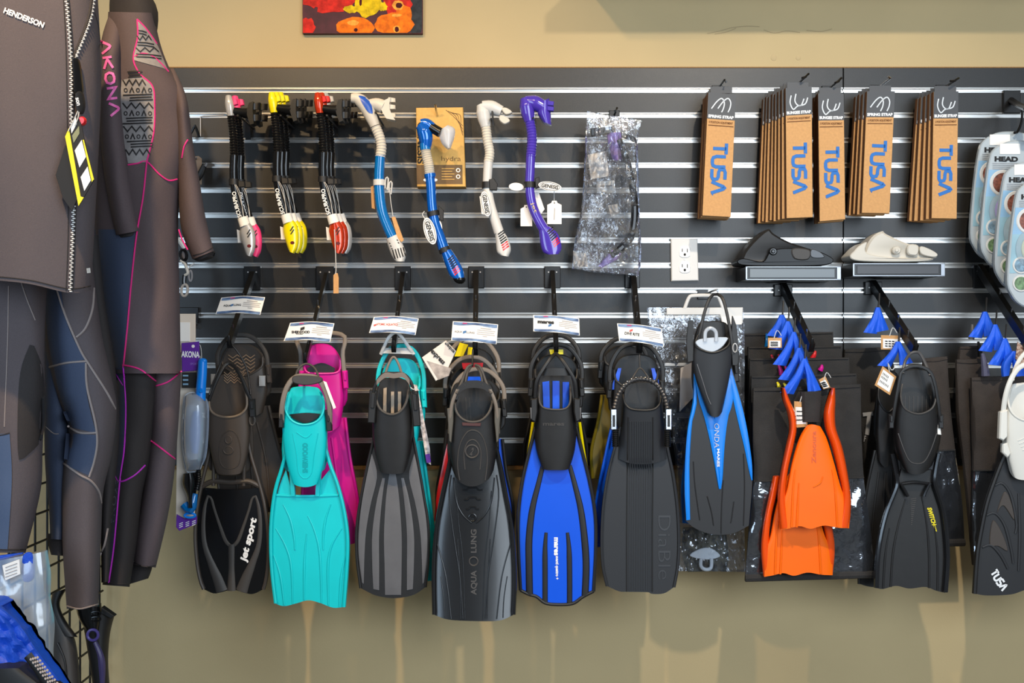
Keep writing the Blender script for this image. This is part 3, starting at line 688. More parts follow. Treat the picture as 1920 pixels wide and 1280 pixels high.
def white_blue_snorkel(d, label, tags):
    t = thing('snorkel', label, 'snorkel', 712, 205, d, 'white and blue snorkels')
    q = lambda pts: [(x, y, d + z) for x, y, z in pts]
    b = B(); b.tube(q([(659, 184, .004), (672, 186, .004), (686, 200, .004), (697, 222, .002), (703, 236, 0)]), [9, 12.5, 13, 11.5, 9.5], n=20, seg=14); b.out('elbow', BONE, t)
    S = surf(b)
    bb = B(); V = []; L = ev([(672, 180), (680, 195), (690, 210), (698, 213)], 9); R = ev([(674, 179), (688, 183), (697, 198), (699, 212)], 9)
    for a, c in zip(L, R): V += [P(a[0], a[1], S(*a) + .001), P(c[0], c[1], S(*c) + .001)]
    V = []
    for a, c in zip(L, R): V += [P(a[0] + (c[0] - a[0]) * k / 6, a[1] + (c[1] - a[1]) * k / 6, S(a[0] + (c[0] - a[0]) * k / 6, a[1] + (c[1] - a[1]) * k / 6) + .0016) for k in range(7)]
    bb.add(V, [(7 * i + k, 7 * i + k + 1, 7 * i + k + 8, 7 * i + k + 7) for i in range(8) for k in range(6)]); bb.out('blue_inlay', mat('inlay_blue', (36, 84, 176), .3), t)
    B().tube(q([(690, 196, 0), (706, 195, .002), (720, 201, .004)]), [9, 11.5, 13], n=8, seg=12).out('mouth_tube', BONE, t)
    o = B().solid(ruled([(716, 190), (714, 203), (724, 222)], [(732, 182), (730, 203), (741, 225)]), 6, 10, d + .02, d - .014).out('lip_flange', BONE, t)
    for yy in (186, 199, 215): B().solid(ruled([(728, yy - 4), (728, yy + 5)], [(741, yy - 2), (741, yy + 5)]), 4, 4, lambda u, v: d + .016 - .004 * ell(u), d + .004).out('bite_tab', BONE, o)
    B().tube(q([(704, 238, 0), (712, 258, 0), (715, 276, 0), (713, 294, 0)]), [9.6, 9.4, 9.6], ring=11, seg=12, amp=.06).out('corrugated_hose', BONE, t)
    B().tube(q([(713, 292, 0), (711, 325, 0), (711, 355, 0), (716, 395, 0), (727, 425, 0), (736, 444, 0)]), [9.6, 9.6, 10, 10], n=26, seg=14).out('barrel', SBLUE, t)
    o = B().tube(q([(711, 337, 0), (711, 348, 0)]), 11.4, n=4, seg=14).out('keeper_ring', WHITE, t)
    for x, y in ((724, 342), (731, 350)): B().tube([(x - 2, y + 10, d + .006), (x - 1, y - 6, d + .008), (x + 2, y - 10, d + .008), (x + 4, y - 5, d + .008), (x + 2, y + 14, d + .006)], 1.5, n=14, seg=6).out('keeper_clip', WHITE, o)
    b = B(); fn = ruled([(724, 448), (728, 462), (735, 480), (742, 490)], [(746, 438), (754, 455), (761, 475), (758, 490)])
    b.solid(fn, 12, 12, lambda u, v: d + .018 * max(.1, ell(u)), lambda u, v: d - .016 * max(.1, ell(u))); o = b.out('slotted_cap', WHITE, t); S = surf(b)
    for i in range(5):
        x = 738 + i * 5; y = 476 - i * 1.2; bb = B(); ribbon(bb, [(x - 2, y - 8), (x, y), (x + 3, y + 9)], S, 2.2, .001); bb.out('slot', INK, o)
    for x, y in ((731, 456), (733, 461), (735, 466), (745, 450), (747, 455)): B().disc(x, y, 1.8, 1.2, S(x, y) + .001, .001, 8, .2, .6).out('pin_hole', INK, o)
    if tags:
        B().tube(q([(730, 352, .01), (733, 380, .012), (737, 406, .012)]), .7, n=8, seg=5).out('tag_string', WHITE, t)
        B().plate([(734, 407), (741, 406), (757, 450), (753, 454), (745, 446)], d + .012, .0015, .3).out('kraft_tag', KRAFT, t)
        B().plate([(695, 350), (700, 348), (703, 392), (697, 390)], d - .012, .0015, .3).out('side_tag', KRAFT, t)
    return t
white_blue_snorkel(.17, 'white and blue snorkel with slotted white cap, front of its pair', True)
white_blue_snorkel(.115, 'white and blue snorkel behind its identical front twin', False)
t = thing('snorkel_peg', 'thin black peg carrying the white and blue snorkels', 'peg', 708, 214, 0, 'pegs behind the snorkels')
q = P(708, 217, .14); B().tubew([Vector((q.x, y, q.z)) for y in (-.002, -.1, -.19)], .003, 8).out('prong', BLACKS, t)

# kraft snorkel box on a wire hook
t = thing('snorkel_box', 'flat kraft snorkel carton with brown printed foot, behind the metallic blue snorkel', 'box', 826, 210, .055)
b = B(); b.plate([(780, 202), (868, 201), (873, 350), (782, 350)], .055, .05, 1); b.out('carton', KRAFTY, t)
quadprint(B(), [(780.6, 309), (867, 309), (867.5, 345), (782, 345)], .055, .0006).out('foot_print', KRAFTB, t)
text(B(), 'GENESIS', 789, 268, 12, .055, 90, 78, .03, 0, .0012).out('side_lettering', INK, t)
text(B(), 'hydra', 846, 297, 9, .055, 0, 36, -.01, 0, .0012).out('lettering', mat('brown_ink', (110, 78, 44), .7), t)
b = B()
for i in range(5): ribbon(b, [(828, 316 + i * 5), (852 - 4 * (i % 2), 316 + i * 5)], .055, 1.5, .0012)
b.out('fine_print', KRAFTY, t)
for y in (319, 331): B().ring(859, y, 3.2, 3.2, .056, .9, 16, .4).out('round_mark', PAPER, t)
b = B()
for k in range(4): ribbon(b, [(836 + 4 * k, 206 + 2 * k), (848 + 5 * k, 216), (858 + 2 * k, 226 + 4 * k), (868, 236 + 6 * k)], .055, .8, .0012, True)
b.out('line_art', mat('brown_ink', (110, 78, 44), .7), t)
t = thing('wire_hook', 'thin shiny wire hook coming out of the flat kraft carton', 'hook', 818, 214, .056); B().tube([(820, 216, .0575), (818, 208, .075), (816, 194, .10)], 2, n=10, seg=8).out('prong', CHROME, t)

def slim_snorkel(pts_hose, pts_bar, elbow, mouth, cap, capc, d, m, mc, label, ringn, rr, seglouv, mred=3, clear=None):
    t = thing('snorkel', label, 'snorkel', elbow[0][0], elbow[0][1], d)
    q = lambda pts: [(x, y, d) for x, y in pts]
    B().tube(q(elbow), [rr * 1.0, rr * 1.5, rr * 1.4, rr * 1.05], n=16, seg=14).out('elbow', m, t)
    B().tube(q(pts_hose), [rr, rr, rr * 1.02], ring=ringn, seg=12, amp=.05).out('corrugated_hose', clear or mc, t)
    b = B(); b.tube(q(pts_bar), [rr, rr * .95, rr, rr * 1.1], n=26, seg=14); b.out('barrel', m, t)
    L, R = cap; b = B(); b.solid(ruled(L, R), 12, 14, lambda u, v: d + .015 * max(.15, ell(u, .4)), lambda u, v: d - .014 * max(.15, ell(u, .4))); o = b.out('dry_top', m, t)
    S = surf(b); louvres(o, seglouv[0], seglouv[1], 8, 4.4, 14, S, INK, RED, mred)
    return t, S
# metallic blue snorkel in front of the carton
d = .135
t, S = slim_snorkel([(797, 275), (800, 292), (804, 310), (806, 331)], [(806, 329), (808, 350), (810, 385), (815, 415), (825, 445), (832, 466)],
    [(787, 234), (792, 240), (798, 254), (799, 276)], None, ([(826, 470), (834, 494), (843, 516), (850, 522)], [(845, 467), (856, 482), (868, 505), (871, 522)]), None, d, MBLUE, MBLUE,
    'metallic blue snorkel with clear hose, hung before the kraft carton', 14, 9.5, ((851, 497), 66), 3, mat('clear_hose', (222, 218, 206), .12, alpha=.55, coat=.5))
B().tube([(789, 231, d), (800, 231, d), (812, 240, d + .004)], [8, 9.5, 9], n=8, seg=12).out('elbow_cap', MBLUE, t)
B().tube([(808, 238, d + .004), (826, 249, d + .008)], [9, 9.5], n=5, seg=12).out('swivel_joint', BLACKG, t)
fn = ruled([(826, 243), (823, 252), (828, 268), (838, 278)], [(840, 234), (852, 240), (852, 254), (845, 276)])
B().solid(fn, 6, 10, lambda u, v: d + .024 * max(.3, ell(u)), d - .008).out('clear_mouthpiece', FROST, t)
B().tube([(797, 269, d), (798, 281, d)], [10.5, 10.5], n=4, seg=14).out('hose_collar', SBLUE, t)
B().tube([(806, 326, d), (807, 333, d)], 11, n=4, seg=14).out('lower_collar', MBLUE, t)
B().ring(807, 337.5, 12, 2.2, d + .003, 1.5, 20).out('paper_ring', PAPER, t)
o = B().tube([(811, 396, d), (813, 405, d)], [11.5, 11.5], n=4, seg=14).out('keeper_ring', BLACK, t)
B().plate([(822, 385), (832, 394), (831, 414), (824, 412)], d + .006, .012, 1).out('keeper_clip', BLACK, o)
B().tube([(832, 464, d), (835, 473, d)], 10.8, n=4, seg=14).out('lower_band', BLACK, t)
B().blob(861, 523, 12, 9, d, .016, rot=.3).out('black_tip', BLACKG, t)
def oval(t, c, ang, d, w=26, h=11, word='GENESIS'):
    a = math.radians(ang); o = B().disc(c[0], c[1], w, h, d, .0015, 26, .5, a).out('oval_tag', PAPER, t)
    B().ring(c[0], c[1], w * .86, h * .78, d + .0004, .4, 26, .4, a).out('oval_line', INK, o)
    text(B(), word, c[0], c[1], h * .75, d, ang, w * 1.45, .03, 0, .0009).out('oval_lettering', INK, o)
oval(t, (806, 433), 74, d + .022); B().tube([(798, 412, d + .012), (792, 402, d + .012), (796, 396, d + .012)], .9, n=8, seg=5).out('tag_string', WHITE, t)
B().disc(825, 425, 4, 11, d + .004, .0015, 16, .3, -.12).out('back_tag', PAPER, t)
# white slim snorkel
d = .12
t, S = slim_snorkel([(911, 236), (914, 262), (918, 285), (916, 303)], [(916, 301), (914, 330), (914, 352), (920, 385), (930, 418), (936, 436)],
    [(902, 196), (905, 206), (908, 222), (911, 238)], None, ([(928, 436), (930, 456), (932, 472), (938, 478)], [(941, 428), (953, 448), (958, 468), (953, 481)]), None, d, WHITE, BONE,
    'all white slim snorkel with an oval name tag', 13, 8.8, ((944, 450), 72))
B().tube([(904, 200, d), (920, 201, d), (940, 209, d)], [11, 13.5, 10.5], n=8, seg=12).out('mouth_tube', WHITE, t)
for pts in ([(940, 203), (950, 202), (960, 210), (948, 214)], [(938, 216), (948, 218), (956, 226), (946, 232), (936, 224)]): B().plate(pts, d + .016, .022, 1.2, True).out('bite_tab', BONE, t)
B().tube([(923, 206, d + .014), (924, 222, d + .014), (925, 236, d + .012)], 1.8, n=8, seg=6).out('clip_pin', BLACK, t)
o = B().tube([(914, 341, d), (914, 353, d)], 10.5, n=4, seg=14).out('keeper_ring', BLACK, t)
B().plate([(917, 336), (926, 334), (933, 345), (932, 356), (918, 356)], d + .018, .014, 1).out('keeper_clip', BLACK, o)
B().plate([(899, 368), (909, 366), (913, 404), (903, 401)], d + .015, .0015, .3).out('square_tag', PAPER, t)
oval(t, (911, 382), 80, d + .019, 24, 9.5)
# purple slim snorkel
d = .13
t, S = slim_snorkel([(993, 226), (997, 250), (997, 272), (995, 294)], [(995, 291), (994, 320), (993, 350), (998, 385), (1011, 415), (1024, 436)],
    [(984, 184), (987, 196), (990, 214), (993, 228)], None, ([(1010, 430), (1013, 456), (1018, 472), (1026, 477)], [(1030, 424), (1046, 438), (1053, 464), (1048, 476)]), None, d, PURP, PURP,
    'glossy purple snorkel with hanging white tags', 13, 9.2, ((1038, 444), 66))
B().tube([(984, 190, d), (1003, 193, d), (1019, 202, d)], [10, 14.5, 13], n=8, seg=12).out('mouth_tube', PURP, t)
B().solid(ruled([(1012, 192), (1008, 210), (1018, 228)], [(1030, 184), (1032, 206), (1034, 234)]), 8, 10, lambda u, v: d + .02 * max(.3, ell(u)), d - .012).out('lip_flange', PURP, t)
for yy in (193, 203): B().plate([(1026, yy - 5), (1039, yy - 3), (1038, yy + 5), (1026, yy + 4)], d + .02, .02, 1).out('bite_tab', PURP, t)
o = B().tube([(993, 341, d), (993, 352, d)], 11, n=4, seg=14).out('keeper_ring', BLACK, t)
B().plate([(1003, 334), (1011, 331), (1012, 351), (1004, 353)], d + .012, .014, 1).out('keeper_clip', BLACK, o)
oval(t, (1031, 349), 9, d + .02, 22, 8.5)
B().disc(968, 350, 14, 7.5, d - .004, .0015, 20, .3, .06).out('blank_oval_tag', PAPER, t)
def shirttag(t, x0, y0, w, h, d, rot=0):
    o = B().plate([(x0 + w * .35, y0), (x0 + w * .65, y0), (x0 + w * .72, y0 + h * .1), (x0 + w, y0 + h * .18), (x0 + w, y0 + h), (x0, y0 + h), (x0, y0 + h * .18), (x0 + w * .28, y0 + h * .1)], d, .0015, .3).out('white_tag', PAPER, t)
    B().disc(x0 + w / 2, y0 + h * .1, 1.3, 1.3, d + .0008, .0006, 8, .2).out('tag_hole', INK, o); return o
o = shirttag(t, 1026, 376, 27, 44, d - .01); ribbon(B(), [(1040, 390), (1039, 412)], d - .01, 1.6, .0012).out('tag_print', LINEINK, o)
B().tube([(1039, 358, d - .004), (1039, 380, d - .01)], .6, n=5, seg=5).out('tag_string', WHITE, t)
shirttag(t, 976, 384, 22, 40, d - .016)
B().plate([(1000, 360), (1010, 360), (1021, 392), (1014, 402), (1000, 398)], d - .012, .0015, .3).out('kraft_white_tag', PAPER, t)
text(B(), 'jet', 1002, 389, 6, d + .0165, 70, 20, .0).out('lettering', mat('gold_ink', (206, 180, 110), .5), t)
for px, py, tx, lb in ((925, 206, 946, 'thin black peg carrying the all white snorkel'), (1004, 204, 1010, 'thin black peg carrying the purple snorkel')):
    t = thing('snorkel_peg', lb, 'peg', px, py, 0, 'pegs behind the snorkels'); B().tube([(px - 2, py + 20, .002), (px - 3, py + 18, .08), (px - 4, py + 17, .15)], 2, n=8, seg=8).out('prong', BLACKS, t)
t = thing('snorkel_box_peg', 'thin black peg from which the metallic blue snorkel hangs', 'peg', 800, 245, .06); B().tube([(804, 258, .058), (804, 257, .09), (803, 256, .12)], 2, n=6, seg=8).out('prong', BLACKS, t)

# ---------------------------------------------------------------- bagged snorkel
d = .085
t = thing('bagged_snorkel', 'clear crinkled bag holding a black and lilac snorkel, beside the outlet', 'snorkel pack', 1152, 215, d)
fn = ruled([(1101, 208), (1099, 232), (1096, 300), (1090, 390), (1078, 450), (1073, 503)], [(1204, 226), (1196, 262), (1198, 340), (1200, 420), (1203, 470), (1198, 517)])
def crk(amp, f):  # ridged crumple
    def g(u, v):
        x, y = fn(u, v); return amp * (1 - 2 * abs(noise.noise((x * f, y * f * .45, 1.3)))) + amp * .7 * (1 - 2 * abs(noise.noise((x * f * 2.2, y * f * 1.1, 5)))) - amp
    return g
g1 = crk(.018, .05)
b = B(); b.solid(fn, 60, 150, lambda u, v: d + .012 + .02 * ell(u) * min(1, v * 4) + g1(u, v) * min(1, v * 5), lambda u, v: d - .02 * ell(u) * min(1, v * 4) - .002); b.out('clear_bag', CLEAR, t)
B().tube([(1160, 262, d + .01), (1175, 300, d + .01), (1186, 350, d + .01), (1190, 400, d + .01), (1184, 440, d + .01), (1165, 465, d + .01), (1145, 480, d + .01)], [6, 6, 6.5, 7, 7, 8, 9], n=30, seg=10).out('snorkel_tube', BLACKG, t)
B().plate([(1122, 498), (1148, 468), (1165, 474), (1158, 486), (1128, 502)], d + .02, .02, 1.5).out('lilac_mouthpiece', LILAC, t)
B().solid(ruled([(1138, 248), (1142, 275), (1150, 300)], [(1165, 248), (1168, 280), (1166, 300)]), 6, 8, lambda u, v: d + .016 * max(.3, ell(u)), d - .01).out('lilac_cap', LILAC, t)
B().plate([(1108, 240), (1150, 237), (1154, 248), (1109, 255)], d + .014, .014, 1).out('black_clip', BLACKG, t)
B().plate([(1164, 246), (1192, 258), (1196, 268), (1166, 256)], d + .012, .012, 1).out('black_clip', BLACKG, t)
B().plate([(1102, 290), (1136, 283), (1142, 330), (1108, 336)], d + .008, .001, .2).out('instruction_sheet', PAPER, t)
o = B().plate([(1120, 340), (1152, 338), (1154, 358), (1120, 359)], d + .012, .001, .2).out('barcode_label', PAPER, t)
ribbon(B(), [(1125, 349), (1148, 348)], d + .012, 2, .0012).out('label_print', GREYINK, o)
B().plate([(1075, 470), (1100, 475), (1102, 500), (1074, 500)], d + .008, .001, .2).out('paper_slip', PAPER, t)
B().plate([(1140, 385), (1158, 382), (1160, 400), (1146, 406)], d + .01, .001, .2).out('paper_slip', PAPER, t)
B().tube([(1130, 300, d + .012), (1136, 285, d + .013), (1152, 262, d + .012), (1160, 300, d + .014), (1140, 330, d + .014), (1136, 350, d + .014)], 1.2, n=24, seg=6).out('lanyard', GREYINK, t)
text(B(), 'AKONA', 1178, 320, 6, d + .022, 82, 24, .02).out('lettering', WINK, t)
hook(1152, 216, 0, .09, (1153, 208), 'black wire hook through the top of the crinkled clear bag')

# ---------------------------------------------------------------- two little shelves with display fins
def shelf(x0, x1, y0, y1, label, face):
    t = thing('display_shelf', label, 'shelf', (x0 + x1) / 2, y1, .1)
    b = B(); b.box(x0, x1, y0, y1, .155, .15, 1); b.out('tray', BLACKS, t)
    b = B(); b.box(x0 - 2, x1 + 2, y0 - 1, y0 + 1.6, .158, .004, .6); b.box(x0 - 2, x1 + 2, y1 - 1.6, y1 + 1, .158, .004, .6); b.box(x0 - 2, x0 + 1.5, y0, y1, .158, .004, .5); b.box(x1 - 6, x1 + 2, y0, y1, .158, .004, .5); b.out('chrome_frame', mat('dull_chrome', (128, 130, 134), .3, metal=1), t)
    B().box(x0 + 6, x1 - 10, y0 + 4, y1 - 4, .157, .002, .3).out('front_strip', face, t)
    B().plate([(x0 + 30, y1), (x1 - 30, y1), (x1 - 40, y1 + 6), (x0 + 40, y1 + 6)], .02, .018, 1).out('bracket', BLACKS, t)
    return t
shelf(1400, 1575, 500, 524, 'small chrome-edged shelf under the black display fin', mat('pale_metal_strip', (120, 130, 138), .5))
shelf(1601, 1770, 494, 517, 'small chrome-edged shelf under the white display fin', mat('dark_metal_strip', (66, 66, 68), .4, metal=.4))
def displayfin(outl, sole, d, m, msole, label, btn, patch, cuff):
    t = thing('display_fin', label, 'swim fin', (outl[0][0] + outl[-1][0]) / 2, outl[-1][1], d)
    xs = [p[0] for p in outl]; cx = (min(xs) + max(xs)) / 2; hw = (max(xs) - min(xs)) / 2
    b = B(); b.plate(outl, lambda x, y: d - .012 * abs((x - cx) / hw) ** 2, .085, 4, True, 5); b.out('foot_pocket', m, t)
    b = B(); b.plate(sole, d + .004, .09, 1.6, True, 5); b.out('sole', msole, t)
    o = B().disc(btn[0], btn[1], 8, 7.5, d + .008, .01, 18, 2).out('strap_button', m if msole is m else BLACKG, t); B().disc(btn[0], btn[1], 4, 4, d + .012, .006, 14, 1.5).out('button_cap', m if msole is m else BLACKG, o)
    o = B().plate(patch, d + .008, .012, 2, True, 4).out('buckle', m if msole is m else DKGREY, t)
    b = B(); b.plate(cuff, d + .006, .012, 1.2, True, 4); b.out('buckle_lever', m if msole is m else mat('lever_grey', (70, 72, 76), .35, metal=.3), t)
    return t
displayfin([(1393, 490), (1396, 472), (1416, 448), (1440, 429), (1452, 438), (1480, 453), (1525, 468), (1548, 476), (1560, 484), (1555, 493), (1500, 497), (1420, 497)],
           [(1382, 490), (1395, 484), (1430, 490), (1446, 470), (1480, 465), (1530, 470), (1552, 478), (1563, 487), (1552, 496), (1500, 499), (1400, 498)], .135, BLACK, mat('sole_black', (13, 13, 14), .3, spec=.22), 'glossy black closed-heel display fin on the chrome-edged shelf', (1450, 471), [(1486, 466), (1518, 468), (1516, 486), (1490, 485)], [(1522, 467), (1538, 472), (1546, 482), (1530, 484), (1520, 480)])
displayfin([(1620, 484), (1623, 466), (1636, 444), (1655, 433), (1664, 439), (1700, 455), (1738, 466), (1756, 477), (1752, 484), (1700, 489), (1640, 489)],
           [(1594, 481), (1602, 470), (1612, 460), (1626, 454), (1626, 474), (1680, 483), (1745, 484), (1740, 489), (1680, 491), (1610, 489)], .135, BONE, BONE, 'white closed-heel display fin on the chrome-edged shelf', (1682, 469), [(1704, 459), (1722, 460), (1720, 478), (1703, 476)], [(1726, 462), (1742, 466), (1758, 476), (1752, 482), (1728, 476)])

# ---------------------------------------------------------------- round-ended blister packs
def blister(x, y, d, label, k, eye):
    t = thing('blister_pack', label, 'goggle pack', x + 70, y + 6, d, 'swim goggle packs')
    pts = [(x + 0, y + 190), (x + 6, y + 110), (x + 16, y + 38), (x + 26, y + 16), (x + 48, y + 3), (x + 72, y), (x + 100, y + 3), (x + 122, y + 18), (x + 132, y + 45), (x + 134, y + 110), (x + 128, y + 195), (x + 116, y + 226), (x + 90, y + 246), (x + 60, y + 248), (x + 26, y + 238), (x + 8, y + 218)]
    b = B(); b.plate(pts, d, .016, 2, True, 4); b.out('pack_shell', PACKGREY, t)
    f = d
    quadprint(B(), [(x + 15, y + 55), (x + 131, y + 57), (x + 131, y + 105), (x + 9, y + 105)], f, .0008).out('blue_print', PACKBLUE, t)
    quadprint(B(), [(x + 9, y + 105), (x + 131, y + 105), (x + 126, y + 175), (x + 4, y + 178)], f, .0008).out('aqua_print', mat('aqua_pack', (140, 176, 190), .25, coat=.5, vary=.10, vscale=12), t)
    text(B(), 'HEAD', x + 48, y + 35, 8.5, f, 1, 44, .06, 0, .0016).out('lettering', INK, t)
    b = B()
    for i in range(4): ribbon(b, [(x + 22, y + 43 + 3.4 * i), (x + 90 - 10 * (i % 2), y + 44 + 3.4 * i)], f, .9, .0014)
    b.out('fine_print', GREYINK, t)
    B().box(x + 36, x + 74, y + 6, y + 26, f + .002, .002, .3).out('price_sticker', PAPER, t)
    o = B().disc(x + 42, y + 80, 25, 25, f + .003, .003, 28, 1.5).out('photo_ring', WHITE, t)
    B().disc(x + 42, y + 80, 19, 19, f + .0042, .0012, 24, .3).out('photo_print', mat('photo_brown', (120, 70, 56), .5, vary=.6, vscale=90), o)
    o = B().disc(x + 50, y + 132, 32, 38, f + .012, .012, 28, 6).out('blister_window', mat('clear_blister', (190, 198, 204), .15, alpha=.35, coat=.5), t)
    B().blob(x + 50, y + 132, 24, 28, f + .004, .007).out('goggle_lens', eye, o)
    for j, yy in enumerate((163, 203 - 6)):
        o = B().disc(x + 26, y + yy, 16, 16, f + .003, .003, 24, 1).out('round_badge', WHITE, t)
        B().disc(x + 26, y + yy, 12.5, 12.5, f + .0042, .0012, 20, .2).out('badge_print', GREENINK if j else mat('badge_blue', (120, 150, 170), .5, vary=.4, vscale=120), o)
    return t
blister(1820, 246, .10, 'pale blue goggle pack at the back of the hooked row, mostly hidden', 0, GREYINK)
blister(1839, 263, .15, 'pale blue goggle pack second from the wall with a purple lens', 1, LILAC)
blister(1866, 302, .21, 'pale blue goggle pack third from the wall with a green lens', 2, GREENINK)
blister(1889, 334, .27, 'pale blue goggle pack at the front of the row, cut by the frame', 3, mat('pale_lens', (206, 210, 170), .3))
t = thing('waterfall_bracket', 'black arm with hooked tip carrying the round-ended blister packs', 'bracket', 1896, 180, 0)
B().box(1882, 1914, 169, 212, .012, .0115, 1).out('mounting_plate', BLACKS, t)
B().tube([(1896, 188, .01), (1908, 196, .10), (1925, 204, .28)], 6, n=10, seg=8).out('arm', BLACKS, t)
for x0, y0, dd in ((1890, 225, .10), (1916, 238, .17)): B().tube([(x0 + 26, y0 - 30, dd), (x0 + 26, y0, dd + .005), (x0 + 18, y0 + 22, dd + .01), (x0 + 12, y0 + 24, dd + .02)], 2.4, n=12, seg=6).out('hanging_hook', BLACKS, t)
# ---------------------------------------------------------------- swim fins
def shell(rim, bottom, L, R, d, h, nu=22, nv=16, th=.006, p=.6, tip=.35):
    """bulged foot pocket front: top edge is the U-shaped opening"""
    fn = coons(rim, bottom, L, R); hv = lambda v: h * (1 - tip * v)
    b = B(); b.solid(fn, nu, nv, lambda u, v: d + .006 + hv(v) * ell(u, p), lambda u, v: d + .006 + hv(v) * ell(u, p) * .86 - th)
    return b, fn
def rimtube(t, rim, S, m, r=2.2, name='opening_rim'):
    b = B(); q = ev(rim, 26); b.tube([(x, y, S(x, y + 2)) for x, y in q], r, n=26, seg=8, smooth=False); return b.out(name, m, t)
def bed(t, pts, d, m, name='footbed', ribs=None, rm=None):
    b = B(); b.plate(pts, d - .012, .012, 2, True, 5); o = b.out(name, m, t)
    if ribs:
        for L, R in ribs: B().solid(ruled(L, R), 3, 6, d - .006, d - .012).out('footbed_rib', rm, o)
    return o
def chev(o, x0, x1, y0, y1, d, m, n=9):
    i = 0
    for r in range(n):
        y = y0 + (y1 - y0) * r / n; bb = B(); k = 6; pts = [(x0 + (x1 - x0) * j / k, y + (3 if j % 2 else -3)) for j in range(k + 1)]
        ribbon(bb, pts, d - .012, 1.5, .0012); bb.out('tread_line', m, o)
def blade(T, Bt, L, R, d, t=.010, nu=24, nv=30, crown=0, tilt=None):
    fn = coons(T, Bt, L, R); b = B()
    df = lambda u, v: d + crown * ell(u) + (tilt(fn(u, v)[1]) if tilt else 0)
    b.solid(fn, nu, nv, df, lambda u, v: df(u, v) - t); return b, fn
def rib(t, pts, S, w, m, h=.004, n=16, name='rib', flat=.7):
    """raised rounded rib along a path; w = width px (scalar or list)"""
    q = ev(pts, n); r = [x / 2 for x in w] if isinstance(w, (list, tuple)) else w / 2
    b = B(); b.tube([(x, y, S(x, y) + h * .25) for x, y in q], r, n=n, seg=8, smooth=False, flat=flat); return b.out(name, m, t)
def panelr(t, L, R, S, m, h=.003, nv=16, nu=4, name='blade_panel', lbl=None):
    """raised flat panel between two edge curves, following S"""
    fn = ruled(L, R); b = B(); e = lambda u, v: h if .02 < u < .98 and .01 < v < .99 else h * .6
    def df(u, v): x, y = fn(u, v); return S(x, y) + e(u, v)
    b.solid(fn, nu, nv, df, lambda u, v: df(u, v) - h - .002); return b.out(name, m, t, lbl)
def edge(t, pts, d, r, m, name='side_rail', n=26, flat=1.3):
    return B().tube([(x, y, d(y) if callable(d) else d) for x, y in pts], r, n=n, seg=8, flat=flat).out(name, m, t)
def buckle(t, x, y, w, h, d, m, rot=0, m2=None):
    c, s = math.cos(math.radians(rot)), math.sin(math.radians(rot)); R = lambda X, Y: (x + X * c - Y * s, y + X * s + Y * c)
    o = B().plate([R(-w / 2, -h / 2), R(w / 2, -h / 2), R(w / 2 * .9, h / 2), R(-w / 2 * .9, h / 2)], d, .014, 1.6).out('buckle', m, t)
    B().plate([R(-w * .28, -h * .42), R(w * .28, -h * .42), R(w * .22, h * .05), R(-w * .22, h * .05)], d + .004, .006, 1).out('buckle_lever', m2 or m, o); return o
def loop(t, pts, r, m, name='heel_strap', n=30, flat=.6, seg=8): return B().tube(pts, r, n=n, seg=seg, flat=flat).out(name, m, t)
def gfin(cx, y0, y1, w, d, label, m, mp, mstrap, lean=0, strap=True, rail=None, oy=.16, ribs=3, wt=.60, sw=.3):
    """plain open-heel fin (used for the ones mostly hidden behind): cx heel centre, y0 heel top, y1 tip, w blade width"""
    H = y1 - y0; X = lambda v, k: cx + lean * v + k * w / 2; Y = lambda v: y0 + H * v
    t = thing('swim_fin', label, 'swim fin', cx, y0, d, 'swim fins on the display arms')
    bed(t, [(X(0, -.35), Y(.0)), (X(0, .35), Y(0)), (X(.1, wt), Y(.10)), (X(.3, wt), Y(.3)), (X(.3, -wt), Y(.3)), (X(.1, -wt), Y(.1))], d, mp)
    L = [(X(.36, -wt), Y(.36)), (X(.55, -.8), Y(.55)), (X(.78, -1), Y(.78)), (X(1, -.93), Y(.985))]; R = [(2 * (cx + lean * v) - x, y) for (x, y), v in zip(L, (.36, .55, .78, 1))]
    b, fn = blade([L[0], R[0]], [L[-1], (X(1, -.4), Y(1)), (X(1, .4), Y(1)), R[-1]], L, R, d, .010); b.out('blade', m, t); S = surf(b)
    rim = [(X(.08, -wt * .9), Y(.07)), (X(.12, -wt * .8), Y(.13)), (X(oy, 0), Y(oy + .02)), (X(.12, wt * .8), Y(.13)), (X(.08, wt * .9), Y(.07))]
    b, fn = shell(rim, [(X(.42, -wt * .7), Y(.40)), (X(.43, 0), Y(.44)), (X(.42, wt * .7), Y(.40))], [rim[0], (X(.25, -wt), Y(.25)), (X(.42, -wt * .7), Y(.40))], [rim[-1], (X(.25, wt), Y(.25)), (X(.42, wt * .7), Y(.40))], d, .020)
    b.out('foot_pocket', mp, t); S2 = surf(b); rimtube(t, rim, S2, mp)
    for q in (L, R): edge(t, q, d + .002, 3.2, rail or mp)
    for k in range(ribs):
        u = (k + 1) / (ribs + 1) * 2 - 1; rib(t, [(X(.46, u * .55), Y(.46)), (X(.7, u * .9), Y(.7)), (X(.97, u * .9), Y(.97))], S, 4, rail or mp)
    if strap:
        loop(t, [(X(.15, -wt * 1.1), Y(.16), d + .018), (X(.05, -wt * 1.05), Y(.04), d + .018), (X(-.04, -sw), Y(-.055), d + .012), (X(-.04, sw), Y(-.055), d + .012), (X(.05, wt * 1.05), Y(.04), d + .018), (X(.15, wt * 1.1), Y(.16), d + .018)], 4.2, mstrap)
        for s in (-1, 1): buckle(t, X(.17, s * wt * 1.1), Y(.17), 10, 34, d + .024, mp, s * -4)
    return t
